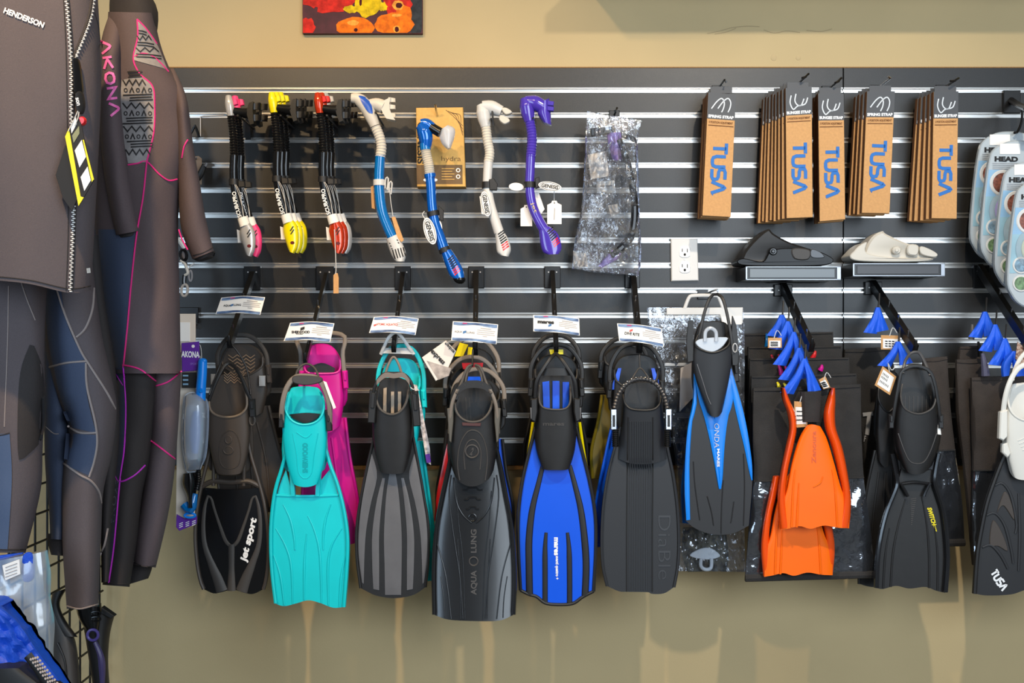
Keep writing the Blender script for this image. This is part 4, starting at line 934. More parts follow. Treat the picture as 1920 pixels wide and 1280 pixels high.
# 1 --- brown-black fin with silver lettering, and its black companion behind
BRN = mat('brown_black_rubber', (66, 58, 52), .5, bump=.06, scale=700)
t = gfin(452, 648, 960, 128, .185, 'black fin with chevron footbed behind the brown-black lettered fin', BRN, BRN, DKGREY, lean=26, wt=.66)
chev(t, 428, 478, 668, 735, .192, mat('tread_tan', (150, 122, 96), .6), 10)
for x, y in ((401, 712), (491, 715)): B().box(x - 6, x + 6, y - 11, y + 9, .222, .008, 1).out('metal_buckle', SILV, t)
d = .252
t = thing('swim_fin', 'brown-black fin with white italic lettering on its glossy blade, leftmost of the front row', 'swim fin', 428, 650, d, 'swim fins on the display arms')
o = bed(t, [(408, 706), (425, 700), (445, 702), (462, 716), (470, 770), (468, 880), (392, 880), (390, 780), (396, 730)], d, BRN)
chev(o, 420, 458, 700, 720, d + .002, mat('tread_tan', (150, 122, 96), .6), 4)
rim = [(397, 734), (392, 752), (395, 769), (408, 779), (428, 782), (448, 778), (461, 766), (463, 750), (460, 730)]
b, fn = shell(rim, [(402, 872), (408, 887), (432, 890), (452, 886), (458, 872)], [(397, 734), (389, 790), (394, 840), (402, 872)], [(460, 730), (469, 790), (466, 840), (458, 872)], d, .042, nu=26, nv=20); b.out('foot_pocket', BRN, t); S = surf(b)
rimtube(t, rim, S, mat('rim_tan', (104, 92, 80), .5), 2.4)
o = B(); q = [(x, y, S(x, y)) for x, y in ev([(417, 816), (412, 835), (412, 862), (420, 876), (434, 878), (446, 872), (451, 855), (449, 830), (442, 812), (430, 806), (417, 816)], 40)]; o.tube(q, 1.1, n=40, seg=6, smooth=False); o.out('embossed_frame', BRN, t)
b = B(); b.ring(428, 824, 6, 7, S(428, 824), 1.1); b.ring(428, 844, 9, 7, S(428, 844), 1.1); b.out('embossed_emblem', BRN, t)
edge(t, [(398, 812), (392, 850), (380, 900), (370, 950), (366, 1000), (369, 1050), (375, 1085), (382, 1104)], d + .002, 3.6, BRN)
edge(t, [(464, 812), (470, 850), (484, 898), (496, 945), (503, 1000), (503, 1050), (499, 1085), (494, 1104)], d + .002, 3.6, BRN)
B().tube([(378, 912, d), (400, 902, d + .004), (432, 904, d + .005), (465, 902, d + .004), (486, 911, d)], 5, n=20, seg=8).out('cross_bar', BRN, t)
for x in (401, 458): B().tube([(x, 858, d + .012), (x - .5, 885, d + .008), (x - 1, 910, d + .004)], 3.6, n=8, seg=8).out('strut', BRN, t)
L = [(378, 914), (370, 960), (367, 1010), (371, 1060), (382, 1104)]; R = [(486, 914), (497, 960), (503, 1010), (501, 1060), (494, 1104)]
b, fn = blade([(378, 914), (432, 918), (486, 914)], [(382, 1104), (400, 1112), (415, 1110), (436, 1105), (458, 1111), (475, 1113), (494, 1104)], L, R, d, .010); b.out('blade', BLACKG, t); S = surf(b)
for s in (1, -1):
    X = lambda pts: pts if s == 1 else [(868 - x + 1, y) for x, y in pts]
    rib(t, X([(390, 929), (384, 950), (381, 985), (384, 1022), (396, 1056), (408, 1085), (416, 1108)]), S, [4, 7, 8, 9, 12, 18, 22], DKGREY, .004, 24, 'raised_loop', .35)
    rib(t, X([(389, 930), (396, 934), (402, 955), (412, 985), (422, 1012), (430, 1022)]), S, [4, 5, 5, 6, 7, 7], DKGREY, .004, 20, 'raised_loop', .45)
rib(t, [(434, 1020), (434, 1060), (434, 1107)], S, [12, 11, 16], DKGREY, .004, 12, 'raised_stem', .4)
text(B(), 'jet sport', 465, 1012, 12, S, -76, 84, .045, .18, .0012).out('lettering', WINK, t)
loop(t, [(386, 768, d + .03), (398, 732, d + .035), (412, 700, d + .03), (424, 682, d + .015), (436, 683, d + .015), (450, 703, d + .03), (464, 735, d + .035), (474, 758, d + .03)], 3.6, BLACK)
loop(t, [(392, 740, d + .04), (410, 690, d + .02), (428, 650, .275), (440, 652, .275), (462, 690, d + .02), (470, 740, d + .04)], 1.8, BLACK, 'hanging_cord', flat=1)
buckle(t, 472, 765, 12, 34, d + .04, BLACK, -4); B().ring(473, 788, 5, 9, d + .036, 1.6).out('buckle_loop', DKGREY, t)
# 2 --- magenta and turquoise
t = gfin(602, 648, 1022, 104, .21, 'magenta open-heel fin behind the turquoise fin', MAGENTA, MAGENTA, mat('grey_strap', (122, 112, 102), .5), lean=22, wt=.72, oy=.12, ribs=2, sw=.78)
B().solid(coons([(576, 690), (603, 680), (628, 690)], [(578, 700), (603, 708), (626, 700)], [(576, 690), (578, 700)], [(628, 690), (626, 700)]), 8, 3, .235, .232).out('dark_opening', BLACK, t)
d = .28
t = thing('swim_fin', 'turquoise one-colour fin with grey heel strap', 'swim fin', 570, 680, d, 'swim fins on the display arms')
bed(t, [(543, 732), (556, 725), (585, 725), (600, 733), (608, 770), (608, 880), (534, 880), (533, 770)], d, TURQ)
rim = [(541, 736), (534, 750), (535, 768), (545, 786), (558, 794), (572, 796), (588, 793), (600, 784), (607, 768), (607, 750), (601, 735)]
b, fn = shell(rim, [(546, 895), (552, 908), (573, 913), (594, 907), (600, 893)], [(541, 736), (531, 790), (534, 850), (546, 895)], [(601, 735), (612, 790), (611, 850), (600, 893)], d, .042, nu=26, nv=22); b.out('foot_pocket', TURQ, t); S = surf(b)
rimtube(t, rim, S, TURQ, 2.2)
B().solid(coons([(542, 777), (572, 774), (600, 776)], [(550, 784), (573, 793), (594, 784)], [(542, 777), (550, 784)], [(600, 776), (594, 784)]), 8, 4, d + .006, d - .006).out('toe_hole', BLACK, t)
b = B(); b.tube([(x, y, S(x, y)) for x, y in ev([(549, 812), (556, 850), (560, 885), (572, 897), (584, 886), (589, 850), (596, 812)], 30)], 1.1, n=30, seg=6, smooth=False); b.out('embossed_frame', TURQ, t)
b = B(); b.tube([(x, y, S(x, y)) for x, y in ev([(556, 810), (573, 820), (584, 812)], 12)], 1.1, n=12, seg=6, smooth=False); b.out('embossed_frame', TURQ, t)
text(B(), 'SHERWOOD', 572, 858, 9, S, -90, 56, .04, 0, .0012).out('embossed_lettering', mat('turquoise_dark', (0, 166, 172), .4), t)
L = [(536, 838), (526, 876), (513, 920), (506, 975), (505, 1030), (508, 1080), (514, 1130)]; R = [(611, 830), (622, 870), (636, 908), (648, 955), (655, 1010), (653, 1070), (648, 1137)]
for q in (L, R): edge(t, [(x + (3 if q is L else -3), y) for x, y in q], d + .004, 3.6, TURQ)
for s in (-1, 1):
    x = 572 + s * 27
    B().solid(ruled([(572 + s * 22, 880), (572 + s * 19, 930)], [(572 + s * 30, 880), (572 + s * 26, 930)]), 4, 6, d + .008, d - .008).out('strut', TURQ, t)
    q = [(536, 880), (526, 905), (519, 930)] if s < 0 else [(618, 880), (628, 905), (634, 930)]
    p = [(541, 900), (545, 915), (546, 930)] if s < 0 else [(602, 900), (598, 915), (597, 930)]
    B().solid(ruled(q, p), 5, 6, d - .004, d - .010).out('web', TURQ, t)
b, fn = blade([(515, 927), (572, 929), (638, 927)], [(514, 1130), (532, 1136), (555, 1131), (578, 1125), (600, 1130), (625, 1139), (648, 1137)], [(515, 927), (507, 975), (506, 1030), (509, 1080), (514, 1130)], [(638, 927), (649, 962), (655, 1015), (653, 1075), (648, 1137)], d, .010, nu=30); b.out('blade', TURQ, t); S = surf(b)
rib(t, [(518, 928), (572, 930), (634, 928)], S, 5, TURQ, .004)
for q in ([(531, 945), (545, 975), (552, 1010), (553, 1030)], [(517, 990), (535, 1022), (546, 1060), (549, 1132)], [(513, 1040), (526, 1080), (533, 1134)], [(577, 966), (590, 995), (600, 1040), (603, 1130)], [(575, 1000), (571, 1050), (570, 1124)], [(620, 945), (610, 975), (606, 1010), (606, 1030)], [(641, 990), (622, 1022), (615, 1060), (616, 1134)], [(648, 1040), (640, 1080), (636, 1137)]):
    rib(t, q, S, [2, 4.5, 3], TURQ, .004, 18, 'blade_rib', .9)
GST = mat('grey_strap', (122, 112, 102), .5)
loop(t, [(528, 792, d + .04), (529, 760, d + .05), (537, 728, d + .05), (552, 708, d + .045), (574, 705, d + .045), (596, 710, d + .045), (611, 735, d + .05), (618, 765, d + .05), (618, 795, d + .04)], 5, GST)
B().plate([(553, 704), (598, 706), (602, 716), (575, 722), (550, 717)], d + .054, .008, 1.5, True).out('heel_pad', DKGREY, t)
loop(t, [(553, 716, d + .05), (558, 694, d + .03), (573, 682, .30), (590, 690, d + .03), (599, 712, d + .05)], 2.2, DKGREY, 'hanging_loop', flat=1)
buckle(t, 527, 785, 10, 34, d + .046, BLACK, 2); buckle(t, 616, 788, 11, 40, d + .046, BLACK, -4)
B().plate([(606, 714), (612, 716), (630, 764), (625, 767)], d + .06, .0015, .3).out('price_tag', PAPER, t)
# 3 --- grey striped fin, turquoise one behind
t = gfin(752, 676, 1094, 126, .215, 'turquoise and white fin showing only past the right edge of the grey striped fin', TURQ, TURQ, TURQ, lean=-2, wt=.62, oy=.10)
B().solid(ruled([(722, 652), (715, 662)], [(772, 652), (778, 664)]), 6, 3, .255, .24).out('white_heel_pad', WHITE, t)
loop(t, [(714, 664, .25), (721, 648, .262), (730, 631, .266), (742, 623, .266), (753, 631, .266), (766, 650, .262), (776, 664, .25)], 3.2, WHITE, 'hanging_loop')
B().plate([(774, 720), (782, 722), (806, 840), (808, 872), (800, 866)], .245, .002, .4).out('long_tag', mat('tag_print', (196, 186, 184), .7, vary=.4, vscale=110), t)
B().plate([(797, 852), (806, 850), (808, 866), (800, 868)], .247, .002, .3).out('purple_tag_end', PURPINK, t)
d = .285
t = thing('swim_fin', 'grey fin with black ribs and a black foot pocket', 'swim fin', 738, 660, d, 'swim fins on the display arms')
bed(t, [(712, 716), (730, 708), (752, 709), (768, 724), (774, 780), (770, 860), (704, 860), (700, 770)], d, BLACK, ribs=[([(719, 728), (718, 782)], [(725, 726), (724, 782)]), ([(733, 734), (733, 782)], [(739, 734), (739, 782)]), ([(746, 734), (746, 780)], [(752, 734), (752, 780)])], rm=mat('bed_tan', (170, 152, 132), .6))
rim = [(706, 724), (705, 745), (711, 764), (722, 774), (736, 777), (750, 772), (760, 758), (765, 740), (766, 722)]
b, fn = shell(rim, [(710, 874), (716, 886), (738, 888), (756, 886), (764, 872)], [(706, 724), (698, 780), (701, 836), (710, 874)], [(766, 722), (774, 780), (772, 836), (764, 872)], d, .042, nu=26, nv=20); b.out('foot_pocket', BLACK, t); S = surf(b); rimtube(t, rim, S, DKGREY, 2.6)
L = [(700, 826), (690, 868), (678, 925), (669, 985), (669, 1045), (676, 1102)]; R = [(775, 820), (784, 868), (794, 925), (803, 985), (803, 1045), (798, 1100)]
b, fn = blade([(700, 826), (738, 830), (775, 820)], [(676, 1102), (705, 1116), (740, 1121), (775, 1115), (798, 1100)], L, R, d, .010); b.out('blade', BLACK, t); S = surf(b)
for q in (L, R): edge(t, q, d + .001, 2.6, BLACK)
m = lambda pts: [(1474 - x, y) for x, y in pts]
pan = [([(697, 850), (686, 900), (676, 960), (672, 1030), (679, 1092)], [(703, 868), (707, 895), (694, 950), (685, 1010), (682, 1094)]), ([(717, 896), (706, 940), (698, 1000), (698, 1060), (700, 1104)], [(722, 896), (716, 940), (711, 1000), (711, 1060), (711, 1106)])]
for Lq, Rq in pan:
    panelr(t, Lq, Rq, S, GREY); panelr(t, m(Rq), m(Lq), S, GREY)
panelr(t, [(730, 888), (724, 930), (720, 1000), (721, 1060), (722, 1115)], [(742, 888), (748, 930), (753, 1000), (753, 1060), (752, 1115)], S, GREY)
loop(t, [(697, 750, d + .04), (704, 722, d + .05), (718, 702, d + .05), (738, 700, d + .05), (758, 702, d + .05), (772, 720, d + .05), (776, 750, d + .04)], 3.2, BLACK)
B().solid(coons([(706, 712), (722, 698), (738, 700), (756, 698), (768, 712)], [(706, 722), (722, 708), (738, 709), (756, 708), (768, 722)], [(706, 712), (706, 722)], [(768, 712), (768, 722)]), 14, 3, d + .058, d + .05).out('heel_pad', mat('heel_taupe', (116, 106, 98), .5), t)
loop(t, [(722, 704, d + .055), (728, 684, d + .03), (738, 669, .31), (748, 684, d + .03), (754, 704, d + .055)], 2.4, mat('heel_taupe', (116, 106, 98), .5), 'hanging_loop', flat=1)
buckle(t, 698, 762, 15, 62, d + .046, BLACK, 4); buckle(t, 779, 766, 15, 66, d + .046, BLACK, -5)
b = B(); b.tube([(770, 726, d + .06), (775, 730, d + .064), (780, 728, d + .06), (786, 732, d + .06)], .9, n=8, seg=5); b.out('tag_string', WHITE, t)
# 4 --- long glossy black fin with a red, a yellow-backed and a blue one behind
t = gfin(886, 656, 1000, 128, .13, 'black and yellow fin at the back of the long glossy black fin', BLACK, BLACK, GST, lean=-4, wt=.7)
B().solid(ruled([(862, 642), (852, 668)], [(878, 646), (868, 668)]), 4, 4, .172, .166).out('yellow_patch', YEL, t); B().solid(ruled([(878, 650), (876, 668)], [(892, 652), (888, 668)]), 4, 4, .172, .166).out('yellow_patch', YEL, t)
t = gfin(884, 690, 1010, 126, .185, 'red-edged fin behind the long glossy black fin', RED, BLACK, GST, lean=-2, wt=.70, ribs=1)
B().solid(ruled([(866, 680), (868, 692)], [(906, 680), (904, 692)]), 6, 3, .219, .211).out('red_heel_patch', RED, t)
panelr(t, [(843, 812), (832, 860), (820, 920), (814, 975)], [(852, 815), (842, 868), (830, 925), (818, 980)], lambda x, y: .199, RED)
t = gfin(897, 712, 1020, 124, .24, 'fin with a narrow blue edge just behind the long glossy black fin', BLUE, BLACK, GST, lean=4, wt=.70, ribs=1)
B().solid(ruled([(878, 706), (876, 716)], [(904, 706), (906, 716)]), 6, 3, .267, .259).out('blue_heel_patch', BLUE, t)
d = .295
t = thing('swim_fin', 'long glossy black fin with embossed lettering, lowest-hanging of all', 'swim fin', 888, 660, d, 'swim fins on the display arms')
bed(t, [(850, 724), (868, 716), (905, 716), (922, 722), (932, 770), (928, 880), (846, 880), (842, 770)], d, BLACK)
b = B(); 
for x in (873, 880): ribbon(b, [(x, 745), (x + 3, 790)], d - .012, 1.2, .001)
b.out('footbed_lines', DKGREY, t)
rim = [(858, 742), (853, 758), (857, 774), (868, 786), (884, 791), (902, 788), (915, 776), (922, 760), (924, 742)]
b, fn = shell(rim, [(848, 880), (860, 902), (886, 912), (914, 900), (926, 880)], [(858, 742), (844, 790), (842, 840), (848, 880)], [(924, 742), (932, 790), (932, 840), (926, 880)], d, .045, nu=28, nv=22); b.out('foot_pocket', BLACK, t); S = surf(b); rimtube(t, rim, S, DKGREY, 2.6)
b = B()
for q in ([(862, 900), (858, 870), (862, 835), (874, 812), (886, 806), (900, 812), (910, 832), (914, 862), (910, 900)], [(872, 880), (870, 850), (876, 830), (887, 824), (897, 832), (902, 850), (900, 880)]): b.tube([(x, y, S(x, y)) for x, y in ev(q, 36)], 1.4, n=36, seg=6, smooth=False)
b.out('embossed_frame', DKGREY, t); b = B(); b.ring(885, 846, 12, 12, S(885, 846) + .001, 1.6); b.out('embossed_emblem', DKGREY, t)
text(B(), '2', 885, 846, 13, S, 20, None, .06, 0, .002).out('embossed_mark', DKGREY, t)
B().plate([(866, 792), (902, 793), (901, 799), (867, 798)], S(885, 796) + .003, .004, .6).out('name_badge', mat('badge_dark_red', (74, 40, 38), .5), t)
L = [(848, 838), (842, 872), (830, 925), (819, 985), (814, 1045), (813, 1100), (814, 1152)]; R = [(930, 838), (938, 872), (948, 925), (959, 985), (964, 1045), (965, 1100), (963, 1152)]
TL = lambda y: .062 * max(0, (y - 850) / 310) ** 2
b, fn = blade([(848, 838), (888, 842), (930, 838)], [(814, 1152), (840, 1161), (888, 1164), (936, 1163), (963, 1152)], L, R, d, .010, nu=30, crown=.012, tilt=TL); b.out('blade', mat('black_glossy_rubber', (24, 25, 27), .24, coat=.12, spec=.45), t); S = surf(b)
GB = mat('black_glossy_rubber', (26, 27, 29))
for q in (L, R): edge(t, q, lambda y: d + .004 + TL(y), 4, GB)
for s in (1, -1):
    X = lambda pts: pts if s == 1 else [(1777 - x, y) for x, y in pts]
    for q, wd in (([(846, 890), (842, 930), (850, 1000), (862, 1080), (868, 1160)], 2.6), ([(850, 895), (856, 940), (868, 965), (884, 980)], 3), ([(856, 920), (860, 980), (868, 1050), (872, 1161)], 2), ([(858, 1010), (862, 1080), (864, 1160)], 2), ([(820, 1020), (836, 1080), (846, 1160)], 2.6), ([(826, 1080), (832, 1120), (834, 1158)], 2), ([(836, 905), (826, 960), (820, 1020)], 2)): rib(t, X(q), S, wd, GB, .004, 20, 'blade_rib', 1)
for k in range(4):
    y = 918 + 18 * k; w2 = 19 - 3.4 * k
    b = B(); b.tube([(x, yy, S(x, yy) + .001) for x, yy in ev([(886 - w2, y), (886 - w2 * .6, y + 1), (886 - w2 * .4, y - 4), (886 + w2 * .4, y - 4), (886 + w2 * .6, y + 1), (886 + w2, y)], 16, False)], 1.5, n=16, seg=6, smooth=False); b.out('embossed_step', GB, t)
b = B(); b.ring(886, 970, 7, 7, S(886, 970) + .001, 1.5); b.out('embossed_emblem', GB, t)
text(B(), 'LUNG', 888, 1014, 10, S, -90, 44, .03, 0, .0015).out('embossed_lettering', DKGREY, t); text(B(), 'AQUA', 888, 1092, 10, S, -90, 46, .03, 0, .0015).out('embossed_lettering', DKGREY, t)
b = B(); b.ring(888, 1052, 8, 8, S(888, 1052) + .001, 1.4); b.out('embossed_emblem', DKGREY, t)
for s in (1, -1):
    X = lambda x: x if s == 1 else 1777 - x
    loop(t, [(X(843), 812, d + .035), (X(844), 785, d + .045), (X(848), 755, d + .05), (X(858), 730, d + .05)], 3.4, GST, 'spring_strap', flat=1)
    B().plate([(X(838), 766), (X(850), 762), (X(850), 790), (X(846), 830), (X(842), 826)], d + .05, .01, 1.2).out('side_clip', mat('clip_olive_grey', (84, 80, 72), .5), t)
    loop(t, [(X(856), 738, d + .055), (X(866), 716, d + .04), (X(876), 690, d + .03), (X(886), 684, d + .02)], 3, DKGREY, 'heel_yoke', flat=.8)
    loop(t, [(X(872), 722, d + .05), (X(876), 700, d + .04), (X(884), 686, d + .02)], 2.2, DKGREY, 'heel_yoke', flat=.8)
B().solid(coons([(852, 732), (870, 716), (888, 713), (908, 716), (924, 730)], [(852, 744), (870, 730), (888, 727), (908, 730), (924, 742)], [(852, 732), (852, 744)], [(924, 730), (924, 742)]), 14, 3, d + .052, d + .04).out('heel_pad', BLACK, t)
B().tube([(886, 686, d + .025), (886, 670, .30), (887, 655, .295)], 2, n=6, seg=6).out('hanging_cord', BLACK, t)
t = thing('swing_tag', 'white folded swing tag hanging tilted beside the card over the black fin', 'tag', 830, 645, .27)
B().plate([(836, 638), (855, 658), (840, 690), (842, 700), (817, 714), (791, 670)], .275, .002, .5).out('tag_sheet', mat('tag_beige', (226, 216, 206), .6), t)
B().plate([(800, 676), (846, 690), (842, 704), (822, 712)], .2762, .001, .2).out('tag_photo', mat('tag_photo', (170, 158, 150), .6, vary=.3, vscale=50), t)
text(B(), 'express', 822, 668, 9, .277, 46, 34, .03, 0, .0006).out('lettering', INK, t); text(B(), 'aqua', 846, 652, 6, .277, 48, 20, .02, 0, .0006).out('lettering', INK, t)
B().disc(836, 644, 2, 2, .2765, .001, 10, .2).out('eyelet', INK, t); B().tube([(836, 644, .277), (848, 638, .28), (862, 640, .285)], .8, n=8, seg=5).out('tag_string', WHITE, t)
# 5 --- cobalt blue
t = gfin(1043, 668, 1010, 132, .215, 'black and yellow-edged fin behind the cobalt blue fin', BLACK, BLACK, BLACK, lean=0, wt=.66, rail=YEL)
t2 = gfin(1043, 645, 900, 118, .15, 'black fin furthest back on the cobalt blue fin arm', BLACK, BLACK, BLACK, lean=-2, wt=.66)
B().solid(ruled([(1030, 655), (1032, 664)], [(1056, 655), (1056, 664)]), 4, 3, .26, .255).out('yellow_heel_patch', YEL, t)
d = .285
t = thing('swim_fin', 'cobalt blue fin with black ribs and white lettering', 'swim fin', 1043, 665, d, 'swim fins on the display arms')
bed(t, [(1012, 704), (1028, 694), (1058, 694), (1072, 704), (1080, 770), (1076, 860), (1008, 860), (1004, 770)], d, BLACK, ribs=[([(1017, 716), (1019, 766)], [(1030, 714), (1031, 766)]), ([(1036, 714), (1036, 768)], [(1049, 714), (1049, 768)]), ([(1055, 716), (1055, 766)], [(1067, 716), (1066, 764)])], rm=BLUE)
rim = [(1012, 722), (1011, 745), (1013, 757), (1021, 765), (1042, 768), (1060, 766), (1068, 757), (1070, 742), (1069, 722)]
b, fn = shell(rim, [(1014, 872), (1020, 880), (1042, 881), (1064, 880), (1070, 872)], [(1012, 722), (1003, 780), (1004, 836), (1014, 872)], [(1069, 722), (1080, 780), (1079, 836), (1070, 872)], d, .042, nu=26, nv=20); b.out('foot_pocket', BLACK, t); S = surf(b); rimtube(t, rim, S, DKGREY, 2)
text(B(), 'mares', 1038, 794, 7, S, 0, 40, .03, 0, .0014).out('embossed_lettering', DKGREY, t)
L = [(1004, 800), (992, 848), (979, 905), (972, 965), (972, 1030), (976, 1106)]; R = [(1080, 800), (1092, 848), (1106, 905), (1116, 965), (1117, 1030), (1113, 1108)]
b, fn = blade([(1004, 800), (1043, 804), (1080, 800)], [(976, 1106), (992, 1114), (1006, 1118), (1022, 1130), (1045, 1133), (1074, 1131), (1092, 1119), (1113, 1108)], L, R, d, .010, nu=28); b.out('blade', BLUE, t); S = surf(b)
for q in (L, R): edge(t, q, d + .001, 3.4, BLACK)
b = B(); b.tube([(x, y, d + .001) for x, y in [(976, 1106), (992, 1114), (1006, 1118), (1022, 1130), (1045, 1133), (1074, 1131), (1092, 1119), (1113, 1108)]], 3.2, n=30, seg=8); b.out('tip_edge', BLACK, t)
rib(t, [(1018, 872), (1010, 905), (998, 955), (992, 1010), (992, 1060), (993, 1115)], S, [8, 10, 12, 13, 13, 13], BLACK, .005, 24, 'black_rib', .5)
rib(t, [(1068, 872), (1077, 905), (1089, 955), (1096, 1010), (1099, 1060), (1097, 1116)], S, [8, 10, 12, 13, 13, 13], BLACK, .005, 24, 'black_rib', .5)
rib(t, [(1024, 998), (1022, 1030), (1022, 1080), (1022, 1130)], S, [6, 10, 10, 10], BLACK, .005, 18, 'black_rib', .5)
rib(t, [(1064, 998), (1067, 1030), (1068, 1080), (1068, 1130)], S, [6, 10, 10, 10], BLACK, .005, 18, 'black_rib', .5)
text(B(), 'mares', 1044, 1024, 9, S, 90, 34, .05, 0, .0012).out('lettering', WINK, t); text(B(), 'avanti quattro +', 1045, 1064, 5.5, S, 90, 44, .04, 0, .0012).out('lettering', WINK, t)
for s in (1, -1):
    X = lambda x: x if s == 1 else 2084 - x
    loop(t, [(X(1003), 745, d + .04), (X(1006), 715, d + .05), (X(1018), 692, d + .05), (X(1032), 672, d + .04), (X(1042), 662, .295)], 3.4, BLACK)
    B().plate([(X(995), 748), (X(1008), 746), (X(1008), 772), (X(1004), 792), (X(996), 788)], d + .05, .014, 2).out('buckle', BLACK, t)
    B().plate([(X(994), 764), (X(997), 764), (X(997), 786), (X(995), 784)], d + .052, .006, .5).out('buckle_edge', GREY, t)
B().solid(ruled([(1014, 690), (1014, 704)], [(1072, 690), (1072, 704)]), 8, 3, lambda u, v: d + .035 + .01 * ell(u), d + .03).out('heel_pad', BLACK, t)
# 6 --- black fin with steel spring strap, blue and olive ones behind
OL = mat('olive_blade', (118, 104, 20), .4)
t = gfin(1170, 650, 900, 110, .16, 'olive yellow fin at the back of the fin with the spring strap', OL, BLACK, BLACK, lean=-8, wt=.7, rail=OL, ribs=1)
t = gfin(1193, 668, 1030, 150, .225, 'blue fin with black foot pocket behind the fin with the spring strap', BLUE, BLACK, BLACK, lean=-1, wt=.60, rail=BLUE, ribs=1)
for s in (-1, 1): B().solid(ruled([(1193 + s * 28, 690), (1193 + s * 36, 730)], [(1193 + s * 34, 690), (1193 + s * 48, 730)]), 3, 6, .24, .232).out('blue_side', BLUE, t)
d = .29
t = thing('swim_fin', 'black fin with ribbed centre and steel spring strap', 'swim fin', 1199, 665, d, 'swim fins on the display arms')
bed(t, [(1172, 726), (1190, 716), (1218, 716), (1236, 728), (1244, 770), (1240, 860), (1170, 860), (1166, 770)], d, BLACK)
rim = [(1170, 728), (1169, 744), (1172, 756), (1182, 766), (1204, 769), (1226, 767), (1237, 757), (1239, 744), (1238, 728)]
SLT = mat('slate_rubber', (38, 40, 44), .55, bump=.05, scale=700)
b, fn = shell(rim, [(1160, 860), (1180, 868), (1202, 870), (1226, 868), (1250, 860)], [(1170, 728), (1166, 780), (1162, 820), (1160, 860)], [(1238, 728), (1244, 780), (1248, 820), (1250, 860)], d, .04, nu=26, nv=20, tip=.8); b.out('foot_pocket', SLT, t); S0 = surf(b); rimtube(t, rim, S0, BLACK, 2.2)
L = [(1164, 800), (1152, 842), (1140, 890), (1131, 950), (1128, 1010), (1130, 1060), (1138, 1098)]; R = [(1246, 800), (1252, 842), (1262, 890), (1270, 950), (1273, 1010), (1271, 1060), (1264, 1100)]
b, fn = blade([(1164, 800), (1204, 804), (1246, 800)], [(1138, 1098), (1160, 1108), (1176, 1109), (1216, 1110), (1222, 1113), (1245, 1112), (1264, 1100)], L, R, d, .010, nu=28); b.out('blade', SLT, t); S1 = surf(b)
Sm = lambda x, y: max(S0(x, y) if y < 868 else -1, S1(x, y))
for q in (L, R): edge(t, q, d + .002, 2.8, SLT)
for k in range(10):
    x0 = 1182 + k * 4.3; x1 = 1180 + k * 4.5; rib(t, [(x0, 790), (x0, 830), ((x0 + x1) / 2, 900), (x1, 1000), (x1, 1107)], Sm, 2.4, mat('slate_rib', (50, 53, 57), .5), .003, 26, 'centre_rib', 1)
for x0 in (1176, 1224): rib(t, [(x0 + (2 if x0 < 1200 else 0), 782), (x0, 900), (x0 - 1, 1000), (x0 - 1, 1109)], Sm, 2.4, BLACK, .003, 26, 'groove_line', .8)
text(B(), 'DiaBle', 1246, 1026, 24, S1, 90, 120, -.01, 0, .0014).out('embossed_lettering', mat('slate_light', (58, 60, 64), .4), t)
b = [(1152, 764), (1158, 742), (1170, 724), (1186, 713), (1204, 710), (1222, 714), (1236, 726), (1246, 744), (1251, 764)]
B().tube([(x, y, d + .055) for x, y in b], 4.2, ring=26, seg=10, amp=.14).out('spring_strap', mat('spring_grey', (84, 82, 82), .35, metal=.6), t)
q = ev(b, 19)
for x, y in q[5:14]: B().blob(x, y - 3.2, 2, 1.6, d + .061, .003, 8, 6).out('steel_bead', CHROME, t)
for x, r in ((1151, 3), (1254, -3)):
    o = B().box(x - 6, x + 6, 766, 806, d + .055, .012, 1.5).out('steel_buckle', CHROME, t)
    B().box(x - 2.4, x + 2.4, 778, 800, d + .0562, .006, .6).out('buckle_slot', BLACK, o)
    B().tube([(x + r, 804, d + .046), (x + r, 836, d + .036)], 6.2, ring=9, seg=10, amp=.16).out('coil_spring', BLACKG, t)
loop(t, [(1180, 720, d + .05), (1190, 702, d + .04), (1200, 690, .31), (1212, 702, d + .04), (1222, 720, d + .05)], 1.6, DKGREY, 'hanging_cord', flat=1)
B().tube([(1200, 690, .305), (1199, 665, .295)], 1.6, n=4, seg=6).out('hanging_cord', BLACK, t)
# 7 --- azure and black fin packed with a white header
t = thing('fin_pack', 'clear crinkled hanging bag with white handle header, behind the azure blue fin', 'fin pack', 1320, 552, .20)
dd = .10
g2 = crk(.012, .05)
fn = ruled([(1216, 576), (1222, 640), (1240, 700), (1262, 800), (1272, 900), (1275, 1000), (1272, 1070)], [(1394, 577), (1396, 640), (1396, 760), (1398, 900), (1396, 1000), (1398, 1072)])
b = B(); b.solid(fn, 60, 160, lambda u, v: dd + .03 + g2(u, v) * min(1, v * 6), lambda u, v: dd - .01); b.out('clear_bag', CLEAR, t)
B().plate([(1250, 577), (1393, 576), (1393, 606), (1354, 606), (1350, 590), (1250, 590)], dd + .052, .004, .8).out('white_header', WHITE, t)
B().tube([(1284, 578, dd + .05), (1292, 558, dd + .05), (1302, 554, dd + .05), (1340, 554, dd + .05), (1348, 558, dd + .05), (1356, 578, dd + .05)], 3.4, n=30, seg=8, flat=.6).out('handle', WHITE, t)
B().plate([(1352, 594), (1390, 592), (1391, 608), (1356, 608)], dd + .0532, .001, .2).out('header_label', PAPER, t)
B().plate([(1240, 680), (1300, 680), (1300, 686), (1240, 686)], dd + .03, .004, .5).out('seal_strip', FROST, t)
o = B().plate([(1294, 1042), (1310, 1030), (1330, 1027), (1346, 1036), (1349, 1044), (1325, 1049)], dd + .04, .006, 1, True).out('frosted_insert', FROST, t)
